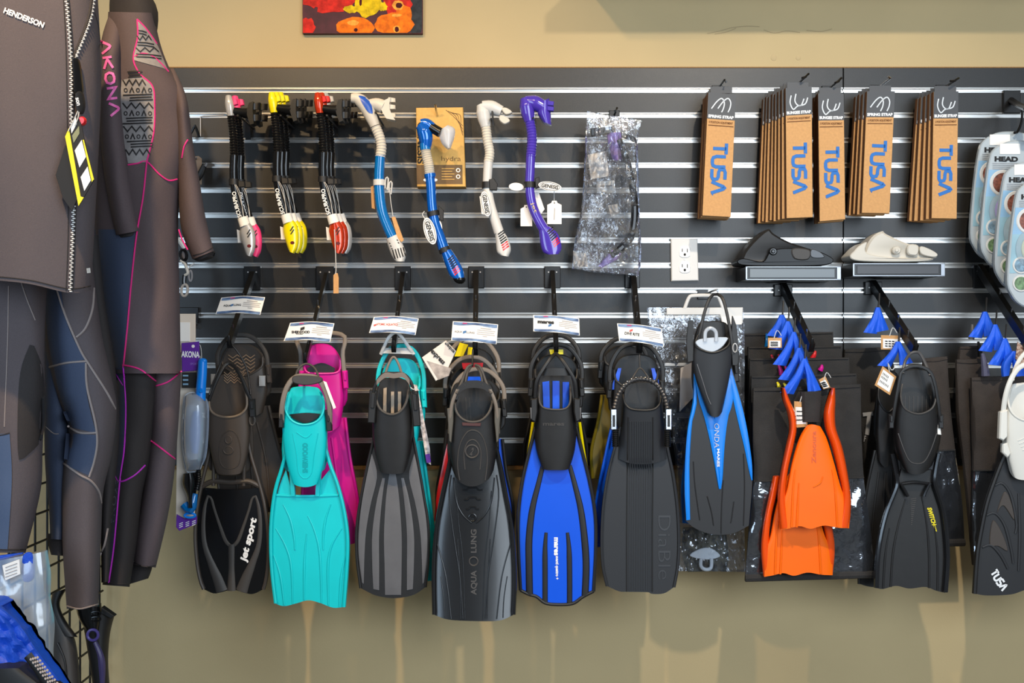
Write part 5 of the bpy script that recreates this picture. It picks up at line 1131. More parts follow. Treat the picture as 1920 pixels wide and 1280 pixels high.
B().tube([(1315, 1046, dd + .04), (1314, 1060, dd + .04), (1322, 1067, dd + .04), (1333, 1064, dd + .04), (1334, 1046, dd + .04)], 3.4, n=24, seg=8).out('insert_loop', FROST, o)
B().plate([(1276, 690), (1300, 678), (1300, 745), (1274, 772)], dd + .06, .002, .4).out('grey_card', mat('grey_card', (176, 172, 172), .6), t)
B().solid(ruled([(1282, 990), (1280, 1040), (1290, 1072)], [(1360, 990), (1366, 1040), (1362, 1070)]), 8, 8, lambda u, v: dd + .01 + .006 * ell(u), dd - .004).out('dark_insert', mat('dark_olive_insert', (84, 80, 62), .6), t)
d = .272
t2 = gfin(1344, 640, 985, 116, .19, 'second azure and black fin tucked behind the front azure fin', AZURE, BLACK, BLACK, lean=-8, wt=.6, rail=AZURE)
t = thing('swim_fin', 'azure blue and black fin with vertical lettering on its centre tongue', 'swim fin', 1340, 552, d, 'swim fins on the display arms')
bed(t, [(1312, 606), (1328, 602), (1350, 602), (1366, 612), (1372, 660), (1366, 740), (1304, 740), (1300, 650)], d, BLACK)
rim = [(1309, 628), (1304, 644), (1312, 654), (1336, 661), (1358, 654), (1368, 642), (1364, 626)]
b, fn = shell(rim, [(1326, 772), (1334, 780), (1342, 782), (1348, 780), (1354, 772)], [(1309, 628), (1300, 660), (1304, 706), (1326, 772)], [(1364, 626), (1372, 660), (1368, 706), (1354, 772)], d, .045, nu=26, nv=22); b.out('foot_pocket', mat('slate_rubber', (56, 58, 62)), t); S = surf(b); rimtube(t, rim, S, BLACK, 2.2)
rib(t, [(1307, 682), (1318, 716), (1326, 742), (1333, 758)], S, 1.6, GREY, .002, 14, 'edge_line')
o = B().plate([(1305, 640), (1320, 634), (1362, 632), (1362, 640), (1352, 652), (1335, 660), (1318, 655), (1308, 648)], d + .05, .006, 1, True, 3).out('frosted_insert', FROST, t)
B().tube([(1322, 640, d + .052), (1323, 622, d + .052), (1332, 615, d + .052), (1342, 622, d + .052), (1343, 640, d + .052)], 3.6, n=22, seg=8).out('insert_loop', FROST, o)
L = [(1302, 690), (1300, 750), (1290, 800), (1285, 860), (1284, 920), (1286, 976)]; R = [(1370, 680), (1384, 730), (1396, 780), (1406, 840), (1411, 890), (1404, 985)]
b, fn = blade([(1302, 690), (1340, 694), (1370, 680)], [(1286, 976), (1300, 988), (1322, 998), (1346, 1002), (1376, 999), (1404, 985)], L, R, d, .010, nu=28); b.out('blade', mat('soft_black_blade', (34, 34, 36), .5, bump=.05, scale=700), t); S = surf(b)
panelr(t, [(1301, 700), (1299, 755), (1290, 800), (1285, 860), (1284, 920), (1287, 975)], [(1306, 706), (1306, 760), (1298, 790), (1293, 860), (1293, 920), (1294, 974)], S, AZURE, .004, name='blue_strip')
panelr(t, [(1364, 700), (1374, 746), (1384, 790), (1396, 840), (1404, 880), (1409, 900)], [(1371, 690), (1386, 742), (1397, 785), (1405, 830), (1410, 870), (1411, 900)], S, AZURE, .004, name='blue_strip')
panelr(t, [(1303, 702), (1310, 748), (1320, 780), (1330, 820), (1338, 860), (1344, 895), (1348, 916)], [(1312, 724), (1326, 764), (1340, 784), (1341, 820), (1346, 860), (1349, 895), (1351, 917)], S, AZURE, .005, name='blue_tongue')
panelr(t, [(1358, 722), (1352, 764), (1340, 782), (1340, 820), (1345, 860), (1349, 895), (1350, 917)], [(1372, 696), (1374, 752), (1366, 778), (1360, 820), (1357, 860), (1355, 895), (1352, 916)], S, AZURE, .005, name='blue_tongue')
S5 = lambda x, y: S(x, y) + .005
text(B(), 'ONDA', 1344, 816, 9, S5, 90, 46, .0, .1, .001).out('lettering', mat('pale_print', (196, 196, 206), .4), t); text(B(), 'MARES', 1347, 858, 4.4, S5, 90, 34, .03, 0, .001).out('lettering', WINK, t)
for q in ([(1300, 865), (1303, 910), (1312, 975)], [(1326, 930), (1334, 960), (1338, 985)], [(1356, 900), (1353, 950), (1352, 1000)], [(1376, 940), (1372, 970), (1370, 980)], [(1394, 850), (1396, 910), (1394, 985)]): rib(t, q, S, 2, BLACK, .003, 14, 'blade_rib', 1)
loop(t, [(1303, 664, d + .03), (1310, 632, d + .03), (1322, 582, d + .02), (1333, 556, d + .01), (1344, 551, .265), (1355, 560, d + .01), (1364, 592, d + .02), (1371, 632, d + .03), (1374, 664, d + .03)], 3, BLACK)
B().solid(ruled([(1292, 600), (1288, 640), (1290, 678)], [(1300, 600), (1300, 640), (1300, 676)]), 3, 8, d + .03, d + .015).out('side_buckle', BLACK, t)
B().solid(ruled([(1374, 592), (1372, 640), (1374, 684)], [(1381, 610), (1384, 640), (1382, 684)]), 3, 8, d + .03, d + .015).out('side_buckle', BLACK, t)
B().ring(1378, 652, 4, 8, d + .034, 1.2).out('buckle_loop', SILV, t)
hook(1318, 552, 0, .235, (1346, 545), 'clear plastic and wire hook holding the white handle header', CHROME)
# ---------------------------------------------------------------- mesh bags with fins at the right
def bag(L, R, ysplit, d, label, fab, strap=None, tag=None, tips=(), w=.015, win=True, group='black fin bags on the right arms'):
    t = thing('fin_bag', label, 'fin bag', (L[0][0] + R[0][0]) / 2, L[0][1], d, group)
    y0, y1 = L[0][1], L[-1][1]; fn0 = ruled(L, R)
    vs = (ysplit - y0) / (y1 - y0)
    def crumple(x, y, a=.006): return a * noise.noise((x * .03, y * .018, d * 20)) + a * .5 * noise.noise((x * .09, y * .05, d * 7))
    up = lambda u, v: fn0(u, v * vs)
    def df(u, v): x, y = up(u, v); return d + w * ell(u, .4) * min(1, .25 + v * 2) + crumple(x, y) * min(1, .2 + v * 3)
    b = B(); b.solid(up, 26, 16, df, lambda u, v: d - .012); b.out('fabric_top', fab, t); S = surf(b, fallback=d + w)
    seam(B(), [fn0(.01, .012), fn0(.5, .018), fn0(.99, .012)], S, 1.6, 20).out('top_hem', fab, t)
    if win:
        lo = lambda u, v: fn0(u, vs + (1 - vs) * v)
        def dl(u, v): x, y = lo(u, v); return d + w * ell(u, .4) * (1 - .7 * v) + crumple(x, y, .007)
        bb = B(); bb.solid(lo, 26, 18, lambda u, v: d - .004, lambda u, v: d - .012); bb.out('dark_lining', mat('bag_lining', (40, 39, 40), .7, vary=.25, vscale=18), t)
        bb = B(); bb.solid(lo, 30, 26, dl, lambda u, v: dl(u, v) - .001); bb.out('clear_window', VINYL, t)
        q = [fn0(u / 10, vs) for u in range(11)]; B().tube([(x, y, S(x, y - 4) + .002) for x, y in q], 1.8, n=24, seg=6).out('window_seam', MESHB, t)
        q = [fn0(u / 10, .985) for u in range(11)]; B().tube([(x, y, d + .004) for x, y in q], 7, n=24, seg=8, flat=.8).out('bottom_hem', MESHB, t)
    if strap:
        (ax, ay), yb, sp, dd = strap
        for s, k in ((-1, 1.0), (1, .62)):
            xb = ax + s * sp * k
            B().solid(ruled([(ax - 4, ay), (ax + s * sp * .35 - 8, (ay + yb) / 2), (xb - 13, yb + 1)], [(ax + 4, ay), (ax + s * sp * .35 + 8, (ay + yb) / 2), (xb + 12, yb - (4 if s > 0 else -4))]), 8, 10,
                      lambda u, v: dd + .008 * ell(u) + .004 * math.sin(u * 9 + v * 3) * v, lambda u, v: dd + .004 * math.sin(u * 9 + v * 3) * v - .003).out('hanging_strap', STRAPB, t)
        B().tube([(ax + 1, ay + 3, dd), (ax + 2, ay - 10, dd - .005), (ax + 3, ay - 26, dd - .015)], 1.8, n=8, seg=6).out('hook_cord', BLACK, t)
    if tag:
        pts, td = tag; o = B().plate(pts, td, .0015, .4).out('kraft_tag', KRAFT, t)
        cx, cy = sum(p[0] for p in pts) / len(pts), sum(p[1] for p in pts) / len(pts)
        q = [(cx + (x - cx) * .8, cy + 2 + (y - cy) * .66) for x, y in pts[:4]]; quadprint(B(), q, td, .0006).out('tag_label', PAPER, o)
        bb = B()
        for r in range(3):
            for c in range(3):
                u, v = .22 + .22 * c, .25 + .25 * r; x = (1 - v) * ((1 - u) * q[0][0] + u * q[1][0]) + v * ((1 - u) * q[3][0] + u * q[2][0]); y = (1 - v) * ((1 - u) * q[0][1] + u * q[1][1]) + v * ((1 - u) * q[3][1] + u * q[2][1])
                ribbon(bb, [(x - 2.4, y), (x + 2.4, y + .4)], td, 2.2, .001)
        bb.out('tag_print', INK, o)
        B().tube([(cx - 2, pts[0][1] + 2, td + .001), (cx + 4, pts[0][1] - 14, td), (cx + 12, pts[0][1] - 4, td)], .8, n=10, seg=5).out('tag_string', WHITE, t)
    for m, (xa, ya), (xb, yb2), wd in tips:
        B().tube([(xa, ya, d + .018), ((xa + xb) / 2 + 1, (ya + yb2) / 2, d + .020), (xb, yb2, d + .018)], [wd * .4, wd * .8, wd], n=8, seg=8).out('fin_tip', m, t)
    return t, S
q4 = lambda x0, y0, x1, y1, k=0: [(x0, y0), (x1, y0 + k), (x1, y1 + k), (x0, y1)]
CRIM = mat('crimson_plastic', (176, 30, 60), .25, coat=.4)
bag([(1380, 626), (1378, 700), (1376, 800)], [(1562, 622), (1566, 700), (1570, 800)], 800, .06, 'black mesh fin bag nearest the wall on the orange fin arm', MESHB, ((1466, 590), 628, 16, .14), (q4(1440, 633, 1466, 652), .20), [(SBLUE, (1437, 625), (1437, 650), 4)], win=False)
bag([(1403, 650), (1403, 740), (1402, 820)], [(1578, 648), (1582, 740), (1586, 820)], 820, .105, 'black mesh fin bag second from the wall on the orange fin arm', MESHB, ((1477, 602), 652, 22, .185), None, [(CRIM, (1446, 665), (1450, 678), 4), (CRIM, (1459, 664), (1464, 676), 4), (RED, (1529, 658), (1523, 672), 5)], win=False)
bag([(1406, 672), (1405, 780), (1404, 860)], [(1592, 670), (1596, 780), (1600, 860)], 860, .15, 'black mesh fin bag third from the wall on the orange fin arm', MESHB, ((1488, 622), 682, 26, .22), None, [(MAGENTA, (1460, 683), (1466, 706), 5), (MAGENTA, (1472, 686), (1480, 706), 5), (MAGENTA, (1541, 684), (1538, 694), 5)], win=False)
bag([(1409, 705), (1408, 800), (1406, 900)], [(1606, 700), (1610, 800), (1614, 900)], 900, .195, 'black mesh fin bag with yellow tips, just behind the orange fin bag', MESHB, ((1498, 652), 710, 26, .25), ([(1535, 712), (1548, 705), (1557, 726), (1544, 730)], .27), [(YEL, (1457, 716), (1461, 728), 4), (YEL, (1469, 718), (1476, 729), 4)], win=False)
tb, S = bag([(1413, 728), (1412, 830), (1414, 890), (1404, 1000), (1397, 1089)], [(1614, 720), (1615, 800), (1620, 900), (1632, 990), (1641, 1082)], 902, .245, 'black fin bag with clear lower window holding the orange fins, front of its arm', MESHB, ((1508, 672), 735, 32, .29), ([(1489, 752), (1515, 754), (1514, 800), (1489, 802)], .30))
B().solid(ruled([(1502, 735), (1504, 791)], [(1540, 733), (1537, 791)]), 6, 8, lambda u, v: .30 + .012 * ell(u), .292).out('black_strap_web', MESHB, tb); t = tb
text(B(), 'SWITCH', 1560, 890, 7, S, 70, 56, .0, .2, .002).out('bag_lettering', mat('pale_yellow_print', (206, 196, 130), .5), t)
def orange(dx, dy, d, label, short):
    t = thing('swim_fin', label, 'swim fin', 1526 + dx, 735 + dy, d, 'orange fins in the bag')
    X = lambda pts: [(x + dx, y + dy) for x, y in pts]
    def rail(L, R, h=.026):
        if short: L, R = L[3:], R[3:]; h = .016
        fn = ruled(X(L), X(R)); b = B(); b.solid(fn, 8, 34, lambda u, v: d + h * max(.1, ell(u)) * (1 - .5 * v), lambda u, v: d - .006); return b
    b = rail([(1467, 727), (1469, 750), (1478, 776), (1481, 806), (1474, 840), (1464, 890), (1459, 940), (1463, 992)], [(1472, 727), (1482, 752), (1492, 776), (1494, 804), (1488, 836), (1477, 885), (1473, 935), (1482, 988)]); b.out('side_rail', ORANGER, t)
    b = rail([(1560, 728), (1552, 750), (1546, 776), (1549, 804), (1560, 836), (1572, 885), (1580, 930), (1573, 988)], [(1566, 727), (1567, 752), (1566, 776), (1568, 804), (1580, 840), (1590, 890), (1596, 940), (1592, 990)]); b.out('side_rail', ORANGER, t)
    fn = coons(X([(1514, 798), (1526, 796), (1538, 799)]), X([(1464, 993), (1482, 990), (1500, 986), (1520, 991), (1545, 985), (1570, 989), (1592, 990)]), X([(1514, 798), (1500, 822), (1486, 868), (1477, 915), (1468, 945), (1464, 993)]), X([(1538, 799), (1550, 822), (1564, 868), (1577, 915), (1590, 945), (1592, 990)]))
    b = B(); b.solid(fn, 26, 34, lambda u, v: d + .006 + .010 * ell(u), lambda u, v: d - .004); b.out('blade', ORANGE, t); S = surf(b)
    for q in ([(1491, 880), (1487, 920), (1484, 988)], [(1560, 880), (1566, 920), (1570, 987)], [(1498, 905), (1496, 945), (1494, 988)]): rib(t, X(q), S, [2, 4, 4], ORANGE, .004, 18, 'blade_rib', 1)
    if not short:
        rib(t, X([(1543, 893), (1538, 905), (1525, 913)]), S, [2, 3, 2], ORANGE, .003, 12, 'blade_rib', 1)
        text(B(), 'Zenoura', 1526 + dx, 838 + dy, 8, S, -90, 60, .02, 0, .0012).out('embossed_lettering', mat('orange_deep', (214, 84, 10), .4), t)
    return t
orange(0, 0, .315, 'bright orange full-foot fin in front of the black bag', False)
orange(-31, 88, .272, 'lower orange fin partly covered by the upper orange one', True)
# black fin with yellow lettering, its kraft tags and neighbours
t, S = bag([(1584, 655), (1586, 740), (1612, 800), (1622, 900), (1634, 980)], [(1668, 650), (1690, 740), (1712, 800), (1716, 900), (1716, 980)], 980, .055, 'dark fin bag with big white initial, behind the fin with yellow lettering', MESHB, ((1646, 576), 622, 14, .16), (q4(1652, 628, 1688, 655, 1), .22), win=False)
b = B(); ribbon(b, [(1618, 777), (1637, 775)], S, 7, .003); ribbon(b, [(1630, 778), (1626, 815)], S, 8, .003); b.out('initial_lettering', mat('grey_print', (176, 176, 178), .5), t)
text(B(), 'F', 1621, 822, 11, S, 0, None, .02, .15, .002).out('initial_lettering', mat('grey_print', (176, 176, 178), .5), t)
t, S = bag([(1732, 672), (1728, 760), (1726, 850), (1722, 940), (1728, 1024)], [(1776, 668), (1782, 760), (1792, 850), (1804, 940), (1809, 1022)], 846, .12, 'brown-black fin bag with wrinkled clear window, right of the fin with yellow lettering', MESHBR, ((1684, 640), 684, 26, .24), None)
t = gfin(1668, 700, 1100, 84, .20, 'black fin seen edge-on beside the bag with the white initial', BLACK, BLACK, BLACK, lean=-18, wt=.5, strap=False)
d = .29
t = thing('swim_fin', 'black fin with yellow lettering and a tall hanging loop', 'swim fin', 1715, 660, d, 'swim fins on the display arms')
o = bed(t, [(1690, 700), (1706, 692), (1730, 692), (1746, 700), (1758, 740), (1756, 860), (1684, 860), (1682, 740)], d, BLACK)
bb = B()
for k in range(7): ribbon(bb, [(1697 + 8 * k, 742), (1697 + 8 * k, 772)], d - .012, 1.4, .001)
bb.out('tread_line', DKGREY, o)
rim = [(1692, 720), (1689, 742), (1694, 762), (1706, 772), (1722, 776), (1738, 772), (1750, 762), (1755, 742), (1752, 716)]
b, fn = shell(rim, [(1692, 872), (1704, 886), (1718, 889), (1733, 886), (1748, 872)], [(1692, 720), (1679, 770), (1678, 826), (1692, 872)], [(1752, 716), (1763, 770), (1763, 826), (1748, 872)], d, .042, nu=26, nv=22); b.out('foot_pocket', BLACK, t); S = surf(b); rimtube(t, rim, S, DKGREY, 2)
b = B(); b.tube([(x, y, S(x, y)) for x, y in ev([(1684, 812), (1696, 846), (1708, 866), (1730, 867), (1744, 846), (1756, 812)], 30)], 1.3, n=30, seg=6, smooth=False); b.out('embossed_frame', DKGREY, t)
L = [(1690, 880), (1680, 918), (1662, 960), (1650, 1005), (1644, 1050), (1642, 1101)]; R = [(1748, 880), (1757, 915), (1768, 958), (1775, 1005), (1776, 1050), (1772, 1111)]
b, fn = blade([(1690, 880), (1718, 884), (1748, 880)], [(1642, 1101), (1655, 1104), (1680, 1098), (1705, 1103), (1735, 1100), (1755, 1107), (1772, 1111)], L, R, d, .010, nu=28); b.out('blade', BLACK, t); S = surf(b)
GBR = mat('gloss_black_rail', (24, 24, 26), .2, coat=.5)
for q in ([(1672, 850), (1678, 880), (1682, 905), (1676, 925), (1662, 960), (1651, 1005), (1645, 1050), (1643, 1101)], [(1760, 850), (1754, 880), (1752, 905), (1758, 925), (1768, 958), (1774, 1005), (1776, 1050), (1772, 1109)]): edge(t, q, d + .008, 5, GBR, n=34)
for q in ([(1688, 905), (1697, 920), (1702, 930)], [(1744, 905), (1736, 920), (1732, 930)]): edge(t, q, d + .012, 3.2, GBR, 'inner_rail', 10)
B().tube([(1690, 907, d + .01), (1716, 904, d + .014), (1742, 907, d + .01)], 3, n=12, seg=8).out('cross_bar', GBR, t)
for q in ([(1698, 935), (1684, 985), (1674, 1040), (1670, 1100)], [(1728, 930), (1738, 985), (1742, 1040), (1742, 1102)], [(1668, 990), (1660, 1040), (1656, 1102)], [(1752, 985), (1758, 1040), (1758, 1106)]): rib(t, q, S, [2, 4, 4], BLACK, .004, 20, 'blade_rib', .9)
for k in range(14): rib(t, [(1707 + k * .1, 936 + k * 3.7), (1718 - k * .6, 934 + k * 3.7)], S, 1.8, DKGREY, .002, 5, 'grip_bar')
text(B(), 'SWITCH', 1747, 967, 7.5, S, 74, 34, .05, .2, .0012).out('lettering', YELINK, t); text(B(), 'zensor', 1754, 989, 4.6, S, 74, 14, .05, .2, .0012).out('lettering', YELINK, t)
loop(t, [(1672, 800, d + .03), (1678, 760, d + .04), (1686, 716, d + .045), (1692, 695, d + .045), (1716, 686, d + .045), (1741, 694, d + .045), (1752, 716, d + .045), (1760, 760, d + .04), (1764, 798, d + .03)], 3.4, BLACK)
loop(t, [(1693, 700, d + .045), (1697, 678, d + .03), (1706, 664, d + .015), (1716, 660, .305), (1726, 664, d + .015), (1738, 688, d + .03), (1744, 704, d + .045)], 3, mat('loop_grey', (74, 72, 72), .4), 'hanging_loop', flat=.8)
for x in (1672, 1765): buckle(t, x, 790, 10, 26, d + .036, BLACK)
B().plate([(1757, 792), (1763, 798), (1765, 815), (1758, 814)], d + .03, .003, .4).out('white_tag_edge', PAPER, t)
t = thing('kraft_tag', 'tilted kraft price tag with barcode label, left of the fin with yellow lettering', 'tag', 1660, 690, .31)
pts = [(1655, 686), (1681, 706), (1669, 741), (1640, 722)]
B().plate(pts, .31, .0015, .4).out('tag_card', KRAFT, t)
cx, cy = 1661, 714; q = [(cx + (x - cx) * .78, cy + (y - cy) * .78) for x, y in pts]; quadprint(B(), q, .31, .0006).out('tag_label', PAPER, t)
bb = B()
for r, vv in enumerate((.2, .42, .7)):
    for c in range(5 if r != 2 else 7):
        u = .12 + .11 * c; x = (1 - vv) * ((1 - u) * q[0][0] + u * q[1][0]) + vv * ((1 - u) * q[3][0] + u * q[2][0]); y = (1 - vv) * ((1 - u) * q[0][1] + u * q[1][1]) + vv * ((1 - u) * q[3][1] + u * q[2][1])
        ribbon(bb, [(x, y - 1.5), (x - 1, y + 2.5)], .31, 1.1, .001)
bb.out('tag_print', INK, t)
B().tube([(1668, 698, .311), (1665, 680, .312), (1672, 694, .312), (1680, 684, .31)], .9, n=14, seg=5).out('tag_string', WHITE, t)
# right-most arm: bags, white and black fin
bag([(1800, 650), (1796, 700), (1794, 760), (1800, 860)], [(1838, 648), (1842, 700), (1842, 760), (1850, 860)], 860, .09, 'narrow brown-black fin bag nearest the wall on the right-hand arm', MESHBR, ((1847, 584), 630, 18, .15), None, [(GREY, (1823, 608), (1821, 636), 6)], win=False)
bag([(1794, 674), (1796, 780), (1810, 900), (1826, 1060)], [(1850, 672), (1860, 780), (1870, 900), (1884, 1060)], 1060, .13, 'brown-black fin bag second from the wall on the right-hand arm', MESHBR, ((1866, 608), 656, 18, .20), None, [(BLACKG, (1834, 640), (1838, 668), 5)], win=False)
t, S = bag([(1822, 708), (1824, 780), (1826, 860), (1824, 960), (1828, 1070)], [(1940, 702), (1944, 780), (1950, 860), (1960, 960), (1970, 1070)], 882, .18, 'brown-black fin bag behind the white and black fin', MESHBR, ((1884, 634), 682, 18, .23), None, [(mat('slate_tip', (86, 84, 104), .3), (1842, 662), (1848, 704), 8)])
B().tube([(1902, 664, .24), (1903, 672, .24)], 2, n=3, seg=6).out('hook_cord', BLACK, t)
for s in (-1, 1): B().solid(ruled([(1898, 658), (1896 + s * 10 - 6, 682), (1892 + s * 12, 706)], [(1906, 658), (1906 + s * 10, 682), (1908 + s * 16, 704)]), 6, 8, lambda u, v: .25 + .006 * ell(u), .243).out('hanging_strap', STRAPB, t)
B().plate([(1908, 640), (1921, 652), (1921, 690), (1904, 672)], .262, .0015, .4).out('spotted_tag', mat('spotted_tag', (214, 190, 170), .7, rgb2=(120, 70, 50), vscale=160), t)
d = .29
t = thing('swim_fin', 'white foot pocket fin with black blade, cut off by the right edge', 'swim fin', 1930, 660, d, 'swim fins on the display arms')
WH2 = mat('pale_ivory_rubber', (226, 222, 212), .38)
bed(t, [(1896, 728), (1915, 718), (1950, 718), (1970, 730), (1974, 800), (1968, 870), (1890, 870), (1886, 790)], d, WH2)
rim = [(1892, 730), (1890, 752), (1898, 774), (1914, 786), (1932, 789), (1950, 786), (1966, 774), (1973, 752), (1972, 730)]
b, fn = shell(rim, [(1894, 882), (1906, 897), (1932, 900), (1958, 897), (1970, 882)], [(1892, 730), (1882, 780), (1884, 836), (1894, 882)], [(1972, 730), (1980, 780), (1978, 836), (1970, 882)], d, .045, nu=26, nv=20); b.out('foot_pocket', WH2, t); S = surf(b); rimtube(t, rim, S, WH2, 2.2)
bb = B()
for k in range(4): bb.tube([(x, y, S(x, y)) for x, y in ev([(1908 + 3 * k, 826 + 6 * k), (1932, 818 + 7 * k), (1956 - 3 * k, 826 + 6 * k)], 14)], 1, n=14, seg=6, smooth=False)
bb.out('embossed_frame', WH2, t)
SBK = mat('soft_black_blade', (40, 40, 42))
L = [(1884, 850), (1868, 890), (1851, 940), (1840, 990), (1832, 1040), (1827, 1112)]; R = [(1980, 850), (1996, 890), (2012, 940), (2024, 990), (2032, 1040), (2036, 1112)]
b, fn = blade([(1884, 850), (1932, 856), (1980, 850)], [(1827, 1112), (1850, 1116), (1896, 1114), (1932, 1104), (1970, 1114), (2036, 1112)], L, R, d, .010, nu=34); b.out('blade', SBK, t); S = surf(b)
for q in (L, R): edge(t, q, d + .006, 4.4, BLACK, n=30)
for pts in ([(1884, 922), (1896, 940), (1902, 975), (1882, 948), (1870, 960)], [(1862, 976), (1878, 996), (1890, 1032), (1872, 1024), (1856, 1020)]): B().plate(pts, lambda x, y: S(x, y) + .003, .006, 1, True).out('raised_inset', BRN, t)
for q in ([(1866, 910), (1880, 906), (1896, 930), (1906, 980), (1904, 1000)], [(1850, 966), (1866, 962), (1884, 985), (1896, 1030), (1900, 1056)], [(1842, 1026), (1858, 1022), (1876, 1040), (1890, 1066)], [(1910, 925), (1912, 1000), (1910, 1070)]): rib(t, q, S, [4, 6, 5], SBK, .005, 22, 'blade_rib', .6)
strokes(B(), 'TUSA', 1873, 1087, 13, S, 58, 40, 3.6, .24, .0014).out('lettering', WINK, t)
loop(t, [(1879, 800, d + .03), (1884, 750, d + .045), (1894, 715, d + .05), (1910, 690, d + .045), (1932, 682, d + .045), (1955, 690, d + .045)], 5, WH2)
loop(t, [(1898, 712, d + .05), (1904, 690, d + .03), (1916, 668, d + .015), (1930, 658, .305), (1944, 668, d + .015)], 4, WH2, 'hanging_loop')
B().plate([(1876, 772), (1890, 768), (1890, 818), (1882, 826), (1874, 822)], d + .05, .016, 2).out('buckle', WH2, t)
B().plate([(1880, 832), (1890, 830), (1896, 850), (1890, 858), (1880, 848)], d + .04, .014, 2).out('lower_clip', WH2, t)

# ---------------------------------------------------------------- black wire grid panel standing at the left
t = thing('wire_grid_panel', 'black wire grid panel standing out from the wall behind the wetsuits', 'grid panel', 150, 900, .4)
GX = -1.25
for k in range(10): dd = .02 + .0762 * k; B().tubew([Vector((GX, -dd, .12)), Vector((GX, -dd, 1.2)), Vector((GX, -dd, 2.3))], .0032, 6).out('vertical_wire', WIREM, t)
for k in range(29): z = .16 + .0762 * k; B().tubew([Vector((GX + .006, -.01, z)), Vector((GX + .006, -.4, z)), Vector((GX + .006, -.715, z))], .0032, 6).out('cross_wire', WIREM, t)

# ---------------------------------------------------------------- wetsuits
def cuff(t, pts, d, m, r=2.4): B().tube([(x, y, d) for x, y in pts], r, n=18, seg=6).out('hem', m, t)
# plum-grey suit with pink seams
d = .60
t = thing('wetsuit', 'plum-grey wetsuit with pink seams and grey printed chest', 'wetsuit', 262, 1060, d)
Lb = [(203, 22), (196, 110), (186, 200), (178, 330), (176, 440), (183, 530), (198, 620), (214, 700)]
Rb = [(288, 24), (300, 80), (318, 128), (346, 176), (355, 225), (350, 285), (338, 360), (334, 430), (337, 560), (339, 700)]
b = B(); b.limb(ruled(Lb, Rb), d, .085, nu=26, nv=60, wr=.012, wf=.022); b.out('body', NEO2, t)
bl = B(); bl.limb(ruled([(214, 660), (218, 740), (216, 840), (210, 920), (199, 1020), (192, 1096)], [(300, 660), (290, 760), (280, 860), (266, 930), (256, 1020), (243, 1100)]), d, .062, nu=20, nv=40, wr=.008, wf=.025); bl.out('leg', NEOB, t)
br = B(); br.limb(ruled([(268, 660), (280, 780), (272, 880), (262, 950), (254, 1000), (248, 1058)], [(340, 660), (338, 740), (331, 840), (324, 910), (312, 980), (292, 1064)]), d - .035, .058, nu=20, nv=40, wr=.008, wf=.025); br.out('leg', NEO2, t)
bs = B(); bs.limb(ruled([(205, 26), (191, 70), (186, 120), (186, 200), (192, 300), (204, 380), (216, 441)], [(228, 26), (228, 70), (227, 110), (228, 190), (238, 290), (250, 370), (263, 432)]), d + .06, .05, nu=18, nv=36, wr=.008, wf=.03, taper=5); bs.out('sleeve', NEO2, t)
b2 = B(); b2.limb(ruled([(318, 128), (326, 190), (330, 260), (334, 350), (340, 430), (361, 486)], [(326, 128), (350, 184), (362, 270), (375, 345), (386, 410), (401, 470)]), d + .02, .05, nu=18, nv=36, wr=.006, wf=.03, taper=4); b2.out('sleeve', NEO2, t)
for fnc, dd in ((ruled([(216, 440), (222, 446)], [(262, 431), (256, 440)]), d + .06), (ruled([(361, 485), (368, 489)], [(400, 470), (396, 478)]), d + .02)):
    bb = B(); bb.solid(fnc, 10, 3, lambda u, v: dd + .03 * ell(u), dd - .02); bb.out('cuff_lining', NEOB, t)
S = surf(b, bl, br, fallback=d + .08); Ss = surf(bs, fallback=d + .1); S2 = surf(b2, fallback=d + .06)
def patch(L, R, S, m, nm, nu=8, nv=24, off=.0018):
    fn = ruled(L, R); V, F = [], []
    for i in range(nu + 1):
        for j in range(nv + 1): x, y = fn(i / nu, j / nv); V.append(P(x, y, S(x, y) + off))
    for i in range(nu):
        for j in range(nv): k = i * (nv + 1) + j; F.append((k, k + 1, k + nv + 2, k + nv + 1))
    return B().add(V, F).out(nm, m, t)
patch([(177, 430), (184, 530), (199, 620), (213, 690), (219, 740), (217, 840), (212, 900), (200, 1020), (193, 1090)], [(254, 430), (245, 520), (238, 600), (232, 690), (236, 760), (233, 840), (225, 900), (214, 1020), (204, 1092)], S, NAVY, 'side_panel', 8, 46, .003)
patch([(228, 150), (226, 190), (232, 260), (240, 306)], [(262, 142), (288, 166), (288, 250), (275, 304)], S, CHEST, 'printed_chest_panel', 10, 24)
patch([(257, 38), (257, 75), (249, 112)], [(276, 56), (294, 82), (314, 130)], S, CHEST, 'printed_shoulder_panel', 8, 16)
for a in ([(236, 706), (232, 760), (236, 840), (226, 896)],): patch(a, [(292, 716), (284, 780), (276, 840), (264, 890)], S, NEOB, 'knee_pad', 8, 20, .0015)
bb = B(); RR = random.Random(5)
